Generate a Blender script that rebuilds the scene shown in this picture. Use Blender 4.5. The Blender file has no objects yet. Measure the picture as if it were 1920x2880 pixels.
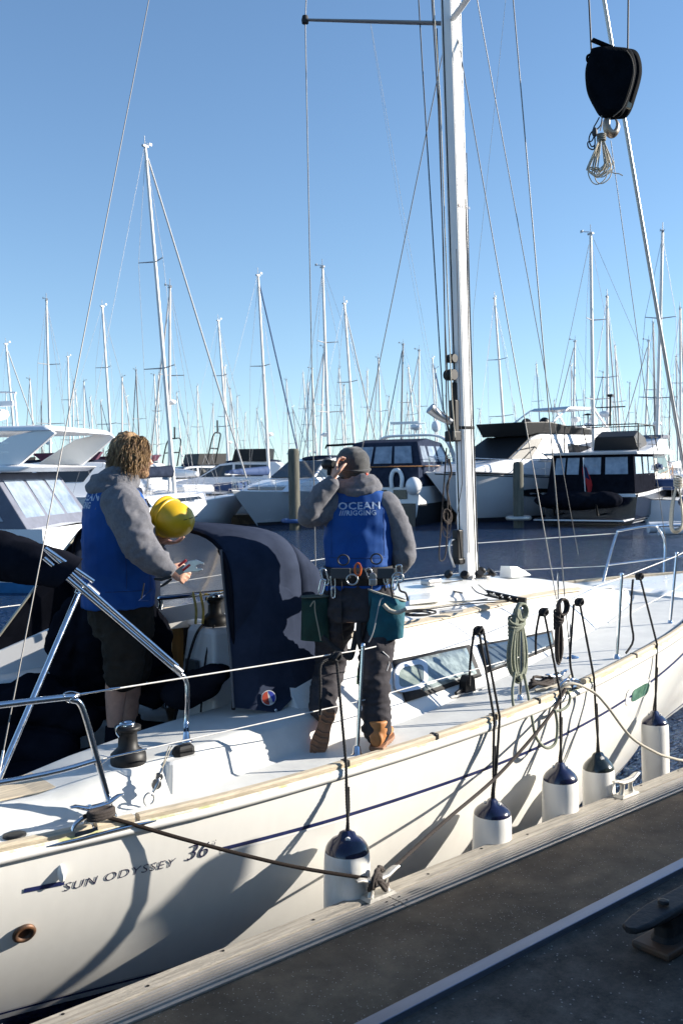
import bpy, bmesh, math, random
from mathutils import Vector, Matrix, noise
V = Vector
R = math.radians
sc = bpy.context.scene
# ------------------------------------------------------------ camera
HEAD = R(49.7); ROLL = R(1.0); EYE = V((0, 0, 2.75)); FPX = 2750.0
PITCH = math.atan((1440 - 1315) / FPX)
_f0 = V((math.cos(HEAD), math.sin(HEAD), 0)); _r0 = V((math.sin(HEAD), -math.cos(HEAD), 0))
FWD = _f0 * math.cos(PITCH) - V((0, 0, 1)) * math.sin(PITCH)
_u0 = _r0.cross(FWD)
RGT = _r0 * math.cos(ROLL) - _u0 * math.sin(ROLL)
UPV = _r0 * math.sin(ROLL) + _u0 * math.cos(ROLL)
cd = bpy.data.cameras.new('camera'); cam = bpy.data.objects.new('camera', cd); sc.collection.objects.link(cam)
cam.matrix_world = Matrix(((RGT.x, UPV.x, -FWD.x, EYE.x), (RGT.y, UPV.y, -FWD.y, EYE.y), (RGT.z, UPV.z, -FWD.z, EYE.z), (0, 0, 0, 1)))
cd.sensor_fit = 'VERTICAL'; cd.sensor_height = 24; cd.lens = FPX / 2880 * 24
cd.clip_start = 0.05; cd.clip_end = 6000
cd.dof.use_dof = True; cd.dof.focus_distance = 5.7; cd.dof.aperture_fstop = 5.6
sc.camera = cam
# ------------------------------------------------------------ sky and sun
SUN_EL = R(19.5); SUN_AZ = math.atan2(-.52, .854)          # direction towards the sun in the xy plane
sd = V((math.cos(SUN_AZ) * math.cos(SUN_EL), math.sin(SUN_AZ) * math.cos(SUN_EL), math.sin(SUN_EL)))
w = bpy.data.worlds.new('World'); sc.world = w; w.use_nodes = True
nt = w.node_tree; bg = nt.nodes['Background']
sky = nt.nodes.new('ShaderNodeTexSky'); sky.sky_type = 'NISHITA'; sky.sun_disc = False
sky.sun_elevation = SUN_EL; sky.sun_rotation = math.pi / 2 - SUN_AZ
sky.altitude = 0; sky.air_density = 1.0; sky.dust_density = 0.0; sky.ozone_density = 2.4
# sample the clear sky a little above the true horizon, where it is blue rather than yellow
_tc = nt.nodes.new('ShaderNodeTexCoord'); _sp = nt.nodes.new('ShaderNodeSeparateXYZ'); _cb = nt.nodes.new('ShaderNodeCombineXYZ'); _ma = nt.nodes.new('ShaderNodeMath'); _ma.operation = 'MULTIPLY_ADD'
_ab = nt.nodes.new('ShaderNodeMath'); _ab.operation = 'ABSOLUTE'; _ma.inputs[1].default_value = .95; _ma.inputs[2].default_value = .06
_nm = nt.nodes.new('ShaderNodeVectorMath'); _nm.operation = 'NORMALIZE'
nt.links.new(_tc.outputs['Generated'], _sp.inputs[0]); nt.links.new(_sp.outputs['Z'], _ab.inputs[0]); nt.links.new(_ab.outputs[0], _ma.inputs[0])
nt.links.new(_sp.outputs['X'], _cb.inputs['X']); nt.links.new(_sp.outputs['Y'], _cb.inputs['Y']); nt.links.new(_ma.outputs[0], _cb.inputs['Z'])
nt.links.new(_cb.outputs[0], _nm.inputs[0]); nt.links.new(_nm.outputs[0], sky.inputs['Vector'])
_hs = nt.nodes.new('ShaderNodeHueSaturation'); _hs.inputs['Saturation'].default_value = 1.08; nt.links.new(sky.outputs[0], _hs.inputs['Color'])
_mt = nt.nodes.new('ShaderNodeMix'); _mt.data_type = 'RGBA'; _mt.blend_type = 'MULTIPLY'; _mt.inputs['Factor'].default_value = 1; _mt.inputs['B'].default_value = (1.05, 1.02, 1.02, 1)
nt.links.new(_hs.outputs[0], _mt.inputs['A']); nt.links.new(_mt.outputs['Result'], bg.inputs[0]); bg.inputs[1].default_value = 0.092
sl = bpy.data.lights.new('sun', 'SUN'); sl.energy = 5.0; sl.angle = R(0.53); sl.color = (1.0, .93, .82)
so = bpy.data.objects.new('sun', sl); sc.collection.objects.link(so)
so.rotation_euler = sd.to_track_quat('Z', 'Y').to_euler()
sc.view_settings.view_transform = 'Standard'; sc.view_settings.look = 'None'
sc.view_settings.exposure = 1.18; sc.view_settings.gamma = 1.0
# ------------------------------------------------------------ geometry helpers
COL = sc.collection
def ray(px, py): return (FWD * FPX + RGT * (px - 960) + UPV * (1440 - py)).normalized()
def pz(px, py, z): d = ray(px, py); return EYE + d * ((z - EYE.z) / d.z)
def py_(px, py, Y): d = ray(px, py); return EYE + d * (Y / d.y)
def pd(px, py, D): d = ray(px, py); return EYE + d * (D / d.dot(FWD))
def hit(px, py, fn, lo=2.0, hi=20.0):
    """point on the ray where fn(point) changes sign"""
    d = ray(px, py); n = 300; prev = None
    for i in range(n + 1):
        t = lo + (hi - lo) * i / n; v = fn(EYE + d * t)
        if prev is not None and (v > 0) != (prev > 0):
            a, b = t - (hi - lo) / n, t
            for _ in range(24):
                m = (a + b) / 2
                if (fn(EYE + d * m) > 0) == (prev > 0): a = m
                else: b = m
            return EYE + d * a
        prev = v
    return EYE + d * lo
def lerp(a, b, t): return a + (b - a) * t
def interp(tab, x):
    if x <= tab[0][0]: return tab[0][1]
    for (x0, y0), (x1, y1) in zip(tab, tab[1:]):
        if x <= x1: return y0 + (y1 - y0) * (x - x0) / (x1 - x0)
    return tab[-1][1]
def smooth_interp(tab, x):
    n = len(tab)
    if x <= tab[0][0]: return tab[0][1]
    if x >= tab[-1][0]: return tab[-1][1]
    for i in range(n - 1):
        if x <= tab[i + 1][0]:
            x0, y0 = tab[i]; x1, y1 = tab[i + 1]
            m0 = (y1 - tab[i - 1][1]) / (x1 - tab[i - 1][0]) if i > 0 else (y1 - y0) / (x1 - x0)
            m1 = (tab[i + 2][1] - y0) / (tab[i + 2][0] - x0) if i + 2 < n else (y1 - y0) / (x1 - x0)
            h = x1 - x0; t = (x - x0) / h
            return (2*t**3 - 3*t*t + 1)*y0 + (t**3 - 2*t*t + t)*h*m0 + (-2*t**3 + 3*t*t)*y1 + (t**3 - t*t)*h*m1
def spl(pts, n=6):
    """Catmull-Rom through the points"""
    P = [V(p) for p in pts]; out = []
    if len(P) < 3: return P
    for i in range(len(P) - 1):
        p0 = P[max(i - 1, 0)]; p1 = P[i]; p2 = P[i + 1]; p3 = P[min(i + 2, len(P) - 1)]
        for k in range(n):
            t = k / n
            out.append(.5 * ((2*p1) + (p2 - p0)*t + (2*p0 - 5*p1 + 4*p2 - p3)*t*t + (3*p1 - p0 - 3*p2 + p3)*t**3))
    out.append(P[-1]); return out
def frame(d):
    d = V(d).normalized(); a = V((0, 0, 1)) if abs(d.z) < .9 else V((1, 0, 0))
    x = a.cross(d).normalized(); return x, d.cross(x).normalized()
class MB:
    def __init__(s): s.v = []; s.f = []; s.sm = []
    def add(s, vs, fs, smooth=False):
        o = len(s.v); s.v += [V(p) for p in vs]; s.f += [[i + o for i in f] for f in fs]; s.sm += [smooth] * len(fs); return s
    def box(s, c, sz, ax=None):
        """box at c, size sz, optional axes (three vectors)"""
        c = V(c); X, Y, Z = ax if ax else (V((1,0,0)), V((0,1,0)), V((0,0,1)))
        hx, hy, hz = [k / 2 for k in sz]
        vs = [c + X*(i*hx) + Y*(j*hy) + Z*(k*hz) for k in (-1, 1) for j in (-1, 1) for i in (-1, 1)]
        return s.add(vs, [(0,2,3,1), (4,5,7,6), (0,1,5,4), (2,6,7,3), (0,4,6,2), (1,3,7,5)])
    def bar(s, a, b, w, h, up=(0,0,1)):
        a, b = V(a), V(b); d = (b - a); L = d.length; d.normalize(); side = d.cross(V(up))
        side = side.normalized() if side.length > 1e-5 else V((1,0,0)); u = side.cross(d)
        return s.box((a + b) / 2, (L, w, h), (d, side, u))
    def loft(s, rings, close=True, caps=True, smooth=True):
        n = len(rings[0]); vs = [p for r in rings for p in r]; fs = []
        for i in range(len(rings) - 1):
            for j in range(n if close else n - 1):
                k = (j + 1) % n; fs.append((i*n + j, i*n + k, (i+1)*n + k, (i+1)*n + j))
        s.add(vs, fs, smooth)
        if caps and close:
            s.add(rings[0], [tuple(range(n))[::-1]]); s.add(rings[-1], [tuple(range(n))])
        return s
    def tube(s, pts, r, n=8, caps=True, flat=1.0, up=None):
        P = [V(p) for p in pts]; m = len(P); rings = []
        rr = r if isinstance(r, (list, tuple)) else [r] * m
        if isinstance(r, (list, tuple)) and len(r) != m: rr = [interp([(i / (len(r) - 1), q) for i, q in enumerate(r)], k / (m - 1)) for k in range(m)]
        t0 = (P[1] - P[0]).normalized(); x, y = frame(t0)
        if up is not None:
            y = (V(up) - t0 * V(up).dot(t0)).normalized(); x = y.cross(t0)
        for i in range(m):
            t = (P[min(i+1, m-1)] - P[max(i-1, 0)])
            t = t.normalized() if t.length > 1e-9 else t0
            x = (x - t * x.dot(t)).normalized(); y = t.cross(x)
            rings.append([P[i] + (x * math.cos(a) + y * (math.sin(a) * flat)) * rr[i] for a in [2*math.pi*k/n for k in range(n)]])
        return s.loft(rings, True, caps)
    def rope(s, pts, r, strands=3, pitch=.05, n=5):
        P = [V(p) for p in pts]; 
        L = [0]
        for a, b in zip(P, P[1:]): L.append(L[-1] + (b - a).length)
        step = pitch / 8; N = max(4, min(700, int(L[-1] / step)))
        Q = []; k = 0
        for i in range(N + 1):
            d = L[-1] * i / N
            while k < len(P) - 2 and L[k+1] < d: k += 1
            t = (d - L[k]) / max(1e-6, L[k+1] - L[k]); Q.append(P[k].lerp(P[k+1], min(1, t)))
        for st in range(strands):
            path = []; x = None
            for i in range(N + 1):
                t = (Q[min(i+1, N)] - Q[max(i-1, 0)]).normalized()
                if x is None: x, _ = frame(t)
                x = (x - t * x.dot(t)).normalized(); y = t.cross(x)
                a = 2*math.pi*(L[-1]*i/N/pitch + st/strands)
                path.append(Q[i] + (x*math.cos(a) + y*math.sin(a)) * r * .5)
            s.tube(path, r * .56, n)
        return s
    def lathe(s, prof, o, axis=(0,0,1), n=20, x=None):
        """prof = [(radius, distance along axis)]"""
        o = V(o); ax = V(axis).normalized(); a, b = frame(ax)
        rings = [[o + ax*h + (a*math.cos(t) + b*math.sin(t))*max(r, 1e-4) for t in [2*math.pi*k/n for k in range(n)]] for r, h in prof]
        return s.loft(rings)
    def ell(s, c, rad, ax=None, nu=14, nv=9):
        c = V(c); X, Y, Z = ax if ax else (V((1,0,0)), V((0,1,0)), V((0,0,1))); rx, ry, rz = rad
        rings = []
        for i in range(nv + 1):
            p = math.pi * i / nv; q = max(math.sin(p), .001)
            rings.append([c + X*(rx*q*math.cos(t)) + Y*(ry*q*math.sin(t)) - Z*(rz*math.cos(p)) for t in [2*math.pi*k/nu for k in range(nu)]])
        return s.loft(rings)
    def plate(s, pts, th, nrm=None):
        """flat polygon with thickness th (extruded against nrm)"""
        P = [V(p) for p in pts]; n = len(P)
        if nrm is None:
            nrm = V((0,0,0))
            for i in range(n): nrm += P[i].cross(P[(i+1) % n])
        nrm = V(nrm).normalized(); Q = [p - nrm * th for p in P]
        return s.add(P + Q, [tuple(range(n)), tuple(range(2*n - 1, n - 1, -1))] + [(i, i + n, (i+1) % n + n, (i+1) % n) for i in range(n)])
    def loose(s):
        par = list(range(len(s.v)))
        def find(a):
            while par[a] != a: par[a] = par[par[a]]; a = par[a]
            return a
        for f in s.f:
            for i in f[1:]: par[find(f[0])] = find(i)
        seen = {}
        for p_, i in [((round(v.x, 5), round(v.y, 5), round(v.z, 5)), i) for i, v in enumerate(s.v)]:
            if p_ in seen: par[find(i)] = find(seen[p_])
            else: seen[p_] = i
        groups = {}
        for f, q in zip(s.f, s.sm): groups.setdefault(find(f[0]), []).append((f, q))
        out = []
        for g in groups.values():
            idx = {}; mb = MB()
            for f, q in g:
                for i in f:
                    if i not in idx: idx[i] = len(mb.v); mb.v.append(s.v[i])
                mb.f.append([idx[i] for i in f]); mb.sm.append(q)
            out.append(mb)
        return out
    def each(s, name, m, parent=None, **k):
        """every separate piece becomes an object of its own"""
        return [q.build(name, m, parent, **k) for q in s.loose()][0]
    def build(s, name, m, parent=None, bevel=0, seg=2, subsurf=0, solid=0, shade=None, fix=True):
        me = bpy.data.meshes.new(name); off = parent_loc(parent)
        me.from_pydata([tuple(p - off) for p in s.v], [], s.f); me.update()
        if fix:
            bm = bmesh.new(); bm.from_mesh(me); bmesh.ops.recalc_face_normals(bm, faces=bm.faces); bm.to_mesh(me); bm.free()
        for p, q in zip(me.polygons, s.sm): p.use_smooth = q if shade is None else shade
        o = bpy.data.objects.new(name, me); COL.objects.link(o)
        if m is not None: me.materials.append(m)
        if parent is not None: o.parent = parent
        if solid: q = o.modifiers.new('solid', 'SOLIDIFY'); q.thickness = solid; q.offset = 0
        if bevel:
            q = o.modifiers.new('bevel', 'BEVEL'); q.width = bevel; q.segments = seg; q.limit_method = 'ANGLE'; q.angle_limit = R(40)
            q.harden_normals = False
        if subsurf: q = o.modifiers.new('sub', 'SUBSURF'); q.levels = subsurf; q.render_levels = subsurf
        return o
def parent_loc(p):
    l = V((0, 0, 0))
    while p is not None: l += p.location; p = p.parent
    return l
def tag(o, label=None, cat=None, group=None, kind=None):
    if label: o['label'] = label
    if cat: o['category'] = cat
    if group: o['group'] = group
    if kind: o['kind'] = kind
    return o
def empty(name, loc, label, cat, group=None):
    o = bpy.data.objects.new(name, None); COL.objects.link(o); o.location = V(loc); o.empty_display_size = .1
    return tag(o, label, cat, group)
def part(o, label): o['label'] = label; return o
def copy_tree(o, parent=None):
    c = o.copy(); COL.objects.link(c); c.parent = parent
    for ch in [q for q in COL.objects if q.parent == o]: copy_tree(ch, c)
    return c
def text_mb(txt, size, mapper, thick=0.0, shear=0.0, spacing=1.0, res=3, thin=0.0):
    """lettering as mesh: mapper(u, v, w) -> world point"""
    cu = bpy.data.curves.new('lettering', 'FONT'); cu.body = txt; cu.size = size; cu.shear = shear; cu.space_character = spacing
    cu.resolution_u = res; cu.extrude = thick; cu.offset = thin
    ob = bpy.data.objects.new('lettering', cu); COL.objects.link(ob)
    dg = bpy.context.evaluated_depsgraph_get(); me = bpy.data.meshes.new_from_object(ob.evaluated_get(dg))
    mb = MB(); mb.add([mapper(v.co.x, v.co.y, v.co.z) for v in me.vertices], [tuple(p.vertices) for p in me.polygons])
    bpy.data.objects.remove(ob); bpy.data.curves.remove(cu); bpy.data.meshes.remove(me)
    return mb
def soften(mb, name, m, parent, voxel=.012, smooth=6, wrinkle=0, wscale=.12, seed=0, zs=1.15):
    """voxel-union the shapes into one continuous skin, then relax and wrinkle it"""
    o = mb.build('tmp', None, None)
    q = o.modifiers.new('r', 'REMESH'); q.mode = 'VOXEL'; q.voxel_size = voxel; q.use_smooth_shade = True
    q = o.modifiers.new('s', 'SMOOTH'); q.iterations = smooth; q.factor = .5
    dg = bpy.context.evaluated_depsgraph_get(); me = bpy.data.meshes.new_from_object(o.evaluated_get(dg))
    bpy.data.objects.remove(o)
    off = parent_loc(parent)
    me.update()
    if wrinkle:
        ns = [v.normal.copy() for v in me.vertices]
        for v, nn in zip(me.vertices, ns):
            p = v.co / wscale + V((seed, seed*2.3, 0)); p.z *= zs
            d = noise.noise(p + V((noise.noise(p*.7), noise.noise(p*.7 + V((9,9,9))), 0))*1.2)
            d = (1 - abs(d) * 2.4) * .45 + noise.noise(p * 2.3) * .25 + (1 - abs(noise.noise(p * 1.1 + V((5, 5, 5)))) * 3) * .25
            v.co += nn * d * wrinkle
    for v in me.vertices: v.co -= off
    for p in me.polygons: p.use_smooth = True
    ob = bpy.data.objects.new(name, me); COL.objects.link(ob); ob.parent = parent
    me.materials.append(m); return ob
# ------------------------------------------------------------ materials
def mat(name, col, rough=.5, metal=0, var=0.0, vscale=4, bump=0, bscale=60, coat=0, spec=.5, stretch=(1,1,1), col2=None, detail=6, sheen=0, alpha=1, trans=0, thresh=None):
    m = bpy.data.materials.new(name); m.use_nodes = True; t = m.node_tree; b = t.nodes['Principled BSDF']
    b.inputs['Roughness'].default_value = rough; b.inputs['Metallic'].default_value = metal
    b.inputs['Specular IOR Level'].default_value = spec; b.inputs['Coat Weight'].default_value = coat; b.inputs['Coat Roughness'].default_value = .08
    b.inputs['Base Color'].default_value = (*col, 1); b.inputs['Sheen Weight'].default_value = sheen
    b.inputs['Alpha'].default_value = alpha; b.inputs['Transmission Weight'].default_value = trans
    tc = t.nodes.new('ShaderNodeTexCoord'); mp = t.nodes.new('ShaderNodeMapping'); mp.inputs['Scale'].default_value = stretch
    t.links.new(tc.outputs['Object'], mp.inputs['Vector'])
    if var or col2:
        n = t.nodes.new('ShaderNodeTexNoise'); n.inputs['Scale'].default_value = vscale; n.inputs['Detail'].default_value = detail; n.inputs['Roughness'].default_value = .6
        t.links.new(mp.outputs[0], n.inputs['Vector'])
        r = t.nodes.new('ShaderNodeValToRGB'); lo, hi = thresh or (.32, .68)
        r.color_ramp.elements[0].position = lo; r.color_ramp.elements[1].position = hi
        c2 = col2 or tuple(min(1, c * (1 + var)) for c in col); c1 = col if col2 else tuple(c * (1 - var) for c in col)
        r.color_ramp.elements[0].color = (*c1, 1); r.color_ramp.elements[1].color = (*c2, 1)
        t.links.new(n.outputs['Fac'], r.inputs[0]); t.links.new(r.outputs[0], b.inputs['Base Color'])
        rr = t.nodes.new('ShaderNodeMapRange'); rr.inputs['To Min'].default_value = max(0, rough - .08); rr.inputs['To Max'].default_value = min(1, rough + .08)
        t.links.new(n.outputs['Fac'], rr.inputs[0]); t.links.new(rr.outputs[0], b.inputs['Roughness'])
    if bump:
        n2 = t.nodes.new('ShaderNodeTexNoise'); n2.inputs['Scale'].default_value = bscale; n2.inputs['Detail'].default_value = 4
        t.links.new(mp.outputs[0], n2.inputs['Vector'])
        bp = t.nodes.new('ShaderNodeBump'); bp.inputs['Strength'].default_value = bump; bp.inputs['Distance'].default_value = .01
        t.links.new(n2.outputs['Fac'], bp.inputs['Height']); t.links.new(bp.outputs[0], b.inputs['Normal'])
    return m
M = {}
M['gel'] = mat('gelcoat', (.84, .83, .79), .28, var=.025, vscale=2.2, coat=.3)
M['deck'] = mat('nonskid_deck', (.66, .66, .63), .55, var=.07, vscale=7, bump=.25, bscale=400)
M['gelb'] = mat('boat_white', (.80, .80, .80), .3, var=.03, vscale=1.5)
M['cream'] = mat('boat_cream', (.72, .69, .62), .35, var=.05, vscale=1.5)
M['navy'] = mat('navy_paint', (.012, .02, .07), .25, coat=.4)
M['navyhull'] = mat('navy_hull', (.007, .009, .02), .22, var=.2, vscale=2, coat=.3)
M['stripe'] = mat('cove_stripe', (.014, .022, .095), .4, var=.25, vscale=20)
M['teak'] = mat('weathered_teak', (.56, .47, .34), .7, var=.22, vscale=9, bump=.35, bscale=60, stretch=(.6, 8, 8))
M['teakdark'] = mat('oiled_teak', (.33, .15, .05), .45, var=.3, vscale=8, stretch=(5, 5, .5))
M['steel'] = mat('polished_steel', (.74, .75, .77), .1, 1, var=.04, vscale=30)
M['steelr'] = mat('brushed_steel', (.55, .55, .55), .32, 1, var=.12, vscale=40)
M['alu'] = mat('mast_aluminium', (.80, .80, .79), .35, .0, var=.03, vscale=3)
M['alud'] = mat('grey_aluminium', (.42, .42, .42), .38, .7, var=.08, vscale=8)
M['black'] = mat('black_plastic', (.010, .010, .011), .5, spec=.3, var=.3, vscale=20)
M['rubber'] = mat('black_rubber', (.015, .015, .016), .75, var=.3, vscale=30, bump=.2, bscale=200)
M['canvas'] = mat('navy_canvas', (.030, .038, .062), .95, spec=0, var=.22, vscale=5, bump=.5, bscale=9)
M['canvasb'] = mat('black_canvas', (.010, .011, .016), .95, spec=0, var=.3, vscale=4, bump=.35, bscale=14)
M['glass'] = mat('dark_glass', (.02, .025, .03), .06, spec=.7, coat=.2)
M['wins'] = mat('curtained_window', (.16, .20, .21), .1, col2=(.30, .36, .36), vscale=7, stretch=(3, 3, .4), coat=.6, thresh=(.42, .62))
M['wina'] = mat('tinted_window', (.045, .06, .075), .07, col2=(.10, .13, .16), vscale=2.5, coat=.6)
M['vinyl'] = mat('clear_vinyl', (.15, .18, .23), .08, spec=.8, coat=.5, alpha=.62)
M['ropeb'] = mat('black_rope', (.012, .012, .014), .8, var=.4, vscale=200, bump=.4, bscale=500)
M['ropeg'] = mat('greygreen_rope', (.30, .31, .23), .85, col2=(.13, .16, .13), vscale=120, bump=.5, bscale=500)
M['ropew'] = mat('white_rope', (.47, .43, .35), .85, var=.2, vscale=150, bump=.5, bscale=400)
M['ropebr'] = mat('brown_rope', (.042, .032, .028), .85, var=.45, vscale=160, bump=.5, bscale=500)
M['wire'] = mat('wire_rope', (.20, .19, .18), .45, .3)
M['wired'] = mat('dark_line', (.03, .03, .035), .6)
M['fend'] = mat('fender_white', (.60, .59, .54), .4, col2=(.76, .75, .72), vscale=5, stretch=(1.5, 1.5, .5), thresh=(.3, .5), coat=.15, bump=.06, bscale=40)
M['fendn'] = mat('fender_navy', (.006, .008, .036), .18, var=.2, vscale=8, coat=.5)
M['fendk'] = mat('fender_black', (.012, .018, .017), .2, var=.2, vscale=8, coat=.5)
# ------------------------------------------------------------ water
def water_mat():
    m = bpy.data.materials.new('harbour_water'); m.use_nodes = True; t = m.node_tree; b = t.nodes['Principled BSDF']
    b.inputs['Base Color'].default_value = (.013, .036, .095, 1); b.inputs['Roughness'].default_value = .07; b.inputs['IOR'].default_value = 1.33
    tc = t.nodes.new('ShaderNodeTexCoord'); prev = None
    for scl, st, dist, rot in ((1.1, 1.0, .24, .4), (4.0, 1.0, .20, 1.0), (12, 1.0, .07, .1)):
        mp = t.nodes.new('ShaderNodeMapping'); mp.inputs['Scale'].default_value = (1, 1.9, 1); mp.inputs['Rotation'].default_value = (0, 0, HEAD + rot)
        n = t.nodes.new('ShaderNodeTexNoise'); n.inputs['Scale'].default_value = scl; n.inputs['Detail'].default_value = 3; n.inputs['Distortion'].default_value = .6
        bp = t.nodes.new('ShaderNodeBump'); bp.inputs['Strength'].default_value = st; bp.inputs['Distance'].default_value = dist
        t.links.new(tc.outputs['Object'], mp.inputs[0]); t.links.new(mp.outputs[0], n.inputs['Vector']); t.links.new(n.outputs['Fac'], bp.inputs['Height'])
        if prev: t.links.new(prev.outputs[0], bp.inputs['Normal'])
        prev = bp
    t.links.new(prev.outputs[0], b.inputs['Normal']); return m
wm = MB(); wm.add([(-2500, -2500, 0), (2500, -2500, 0), (2500, 2500, 0), (-2500, 2500, 0)], [(0, 1, 2, 3)])
tag(wm.build('water', water_mat()), kind='structure')
bm_ = MB(); bm_.add([(-2500, -2500, -3.5), (2500, -2500, -3.5), (2500, 2500, -3.5), (-2500, 2500, -3.5)], [(0, 1, 2, 3)])
tag(bm_.build('seabed', mat('silt', (.05, .05, .04), .9, var=.2)), kind='structure')
# ------------------------------------------------------------ floating pontoon: timber rubbing edge, grooved metal strip, gritted deck
DZ = .49
def grit_mat(name, a, bcol, speck, sscale, thr=.012):
    m = bpy.data.materials.new(name); m.use_nodes = True; t = m.node_tree; b = t.nodes['Principled BSDF']; b.inputs['Roughness'].default_value = .85
    tc = t.nodes.new('ShaderNodeTexCoord'); n = t.nodes.new('ShaderNodeTexNoise'); n.inputs['Scale'].default_value = 6; n.inputs['Detail'].default_value = 12; n.inputs['Roughness'].default_value = .86
    r = t.nodes.new('ShaderNodeValToRGB'); r.color_ramp.elements[0].color = (*a, 1); r.color_ramp.elements[1].color = (*bcol, 1)
    r.color_ramp.elements[0].position = .36; r.color_ramp.elements[1].position = .66
    t.links.new(tc.outputs['Object'], n.inputs['Vector']); t.links.new(n.outputs['Fac'], r.inputs[0])
    v = t.nodes.new('ShaderNodeTexVoronoi'); v.inputs['Scale'].default_value = sscale; t.links.new(tc.outputs['Object'], v.inputs['Vector'])
    cmp_ = t.nodes.new('ShaderNodeSeparateColor'); t.links.new(v.outputs['Color'], cmp_.inputs[0])
    g1 = t.nodes.new('ShaderNodeMath'); g1.operation = 'GREATER_THAN'; g1.inputs[1].default_value = 1 - thr; t.links.new(cmp_.outputs[0], g1.inputs[0])
    g2 = t.nodes.new('ShaderNodeMath'); g2.operation = 'LESS_THAN'; g2.inputs[1].default_value = .34; t.links.new(v.outputs['Distance'], g2.inputs[0])
    g3 = t.nodes.new('ShaderNodeMath'); g3.operation = 'MULTIPLY'; t.links.new(g1.outputs[0], g3.inputs[0]); t.links.new(g2.outputs[0], g3.inputs[1])
    mx = t.nodes.new('ShaderNodeMix'); mx.data_type = 'RGBA'; mx.inputs['B'].default_value = (*speck, 1)
    st = t.nodes.new('ShaderNodeTexNoise'); st.inputs['Scale'].default_value = 1.7; st.inputs['Detail'].default_value = 8; st.inputs['Distortion'].default_value = .8; t.links.new(tc.outputs['Object'], st.inputs['Vector'])
    sm_ = t.nodes.new('ShaderNodeMapRange'); sm_.inputs['From Min'].default_value = .38; sm_.inputs['From Max'].default_value = .62; sm_.inputs['To Min'].default_value = .62; sm_.inputs['To Max'].default_value = 1.12; t.links.new(st.outputs['Fac'], sm_.inputs[0])
    sx_ = t.nodes.new('ShaderNodeMix'); sx_.data_type = 'RGBA'; sx_.blend_type = 'MULTIPLY'; sx_.inputs['Factor'].default_value = 1; t.links.new(r.outputs[0], sx_.inputs['A']); t.links.new(sm_.outputs[0], sx_.inputs['B'])
    t.links.new(g3.outputs[0], mx.inputs['Factor']); t.links.new(sx_.outputs['Result'], mx.inputs['A']); t.links.new(mx.outputs['Result'], b.inputs['Base Color'])
    bp = t.nodes.new('ShaderNodeBump'); bp.inputs['Strength'].default_value = .8; bp.inputs['Distance'].default_value = .004
    n3 = t.nodes.new('ShaderNodeTexNoise'); n3.inputs['Scale'].default_value = 260; n3.inputs['Detail'].default_value = 5
    t.links.new(tc.outputs['Object'], n3.inputs['Vector']); t.links.new(n3.outputs['Fac'], bp.inputs['Height']); t.links.new(bp.outputs[0], b.inputs['Normal'])
    return m
dock = empty('pontoon', (4, 3.4, 0), 'long floating pontoon with gritted deck, grooved metal strip and timber edge beside the yacht', 'pontoon')
X0, X1 = -14.0, 46.0
M['grit'] = grit_mat('gritted_deck', (.125, .082, .048), (.235, .165, .10), (.50, .42, .34), 130, .06)
M['grit2'] = grit_mat('tarred_grit', (.018, .015, .013), (.15, .125, .10), (.30, .28, .26), 75, .05)
mb = MB(); mb.box(((X0+X1)/2, 3.245, DZ/2 - .1), (X1-X0, .62, DZ + .2)); mb.build('gritted_deck', M['grit'], dock)
mb = MB()   # grooved metal strip
y0, y1 = 3.575, 3.710; prof = [(y0 - .018, 0), (y0 - .018, .008), (y0, .008)]
n = 5
for i in range(n):
    a = y0 + .012 + (y1 - y0 - .02) * i / n; b_ = a + (y1 - y0 - .02) / n
    prof += [(a, .003), (a + .0015, .012), (b_ - .0065, .012), (b_ - .005, .003)]
prof += [(y1, .008), (y1, 0)]
for xa, xb in ((X0, -2.6), (-2.59, .4), (.41, 3.405), (3.412, 6.41), (6.418, 9.4), (9.41, 14), (14.01, X1)):
    mb.loft([[V((xa, p[0], DZ + .001 + p[1])) for p in prof], [V((xb, p[0], DZ + .001 + p[1])) for p in prof]], close=False, smooth=False)
mb.build('grooved_strip', mat('ridged_alloy', (.44, .40, .35), .5, .35, var=.15, vscale=4, bump=.2, bscale=90), dock)
mb = MB()
for xa, xb in ((X0, -2.6), (-2.597, .4), (.404, 3.405), (3.409, 6.41), (6.414, 9.4), (9.404, 14), (14.004, X1)):
    mb.box(((xa+xb)/2, 3.768, DZ - .08), (xb-xa, .096, .19))
mb.build('timber_edge', mat('grey_timber', (.40, .36, .30), .85, var=.3, vscale=10, bump=.9, bscale=45, stretch=(.35, 7, 7)), dock, bevel=.006)
mb = MB(); mb.box(((X0+X1)/2, 3.565, DZ/2 - .12), (X1-X0, .02, DZ + .1)); mb.box(((X0+X1)/2, 3.66, DZ/2 - .12), (X1-X0, .16, DZ + .1)); mb.each('frame', M['alud'], dock)
mb = MB(); rnd = random.Random(4)
for x in (3.36, 3.45, 6.37, 6.46, .36, .45, 9.36, 9.45):
    for y in (3.60, 3.655): mb.lathe([(.007, 0), (.007, .003), (.004, .005)], (x, y, DZ + .010), n=8)
for i in range(22):
    x = 1.2 + i * .43; mb.lathe([(.008, 0), (.008, .002)], (x + rnd.uniform(-.05, .05), 3.768 + rnd.choice((-.02, .02)), DZ + .0155), n=7)
mb.each('bolt', M['black'], dock)
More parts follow.
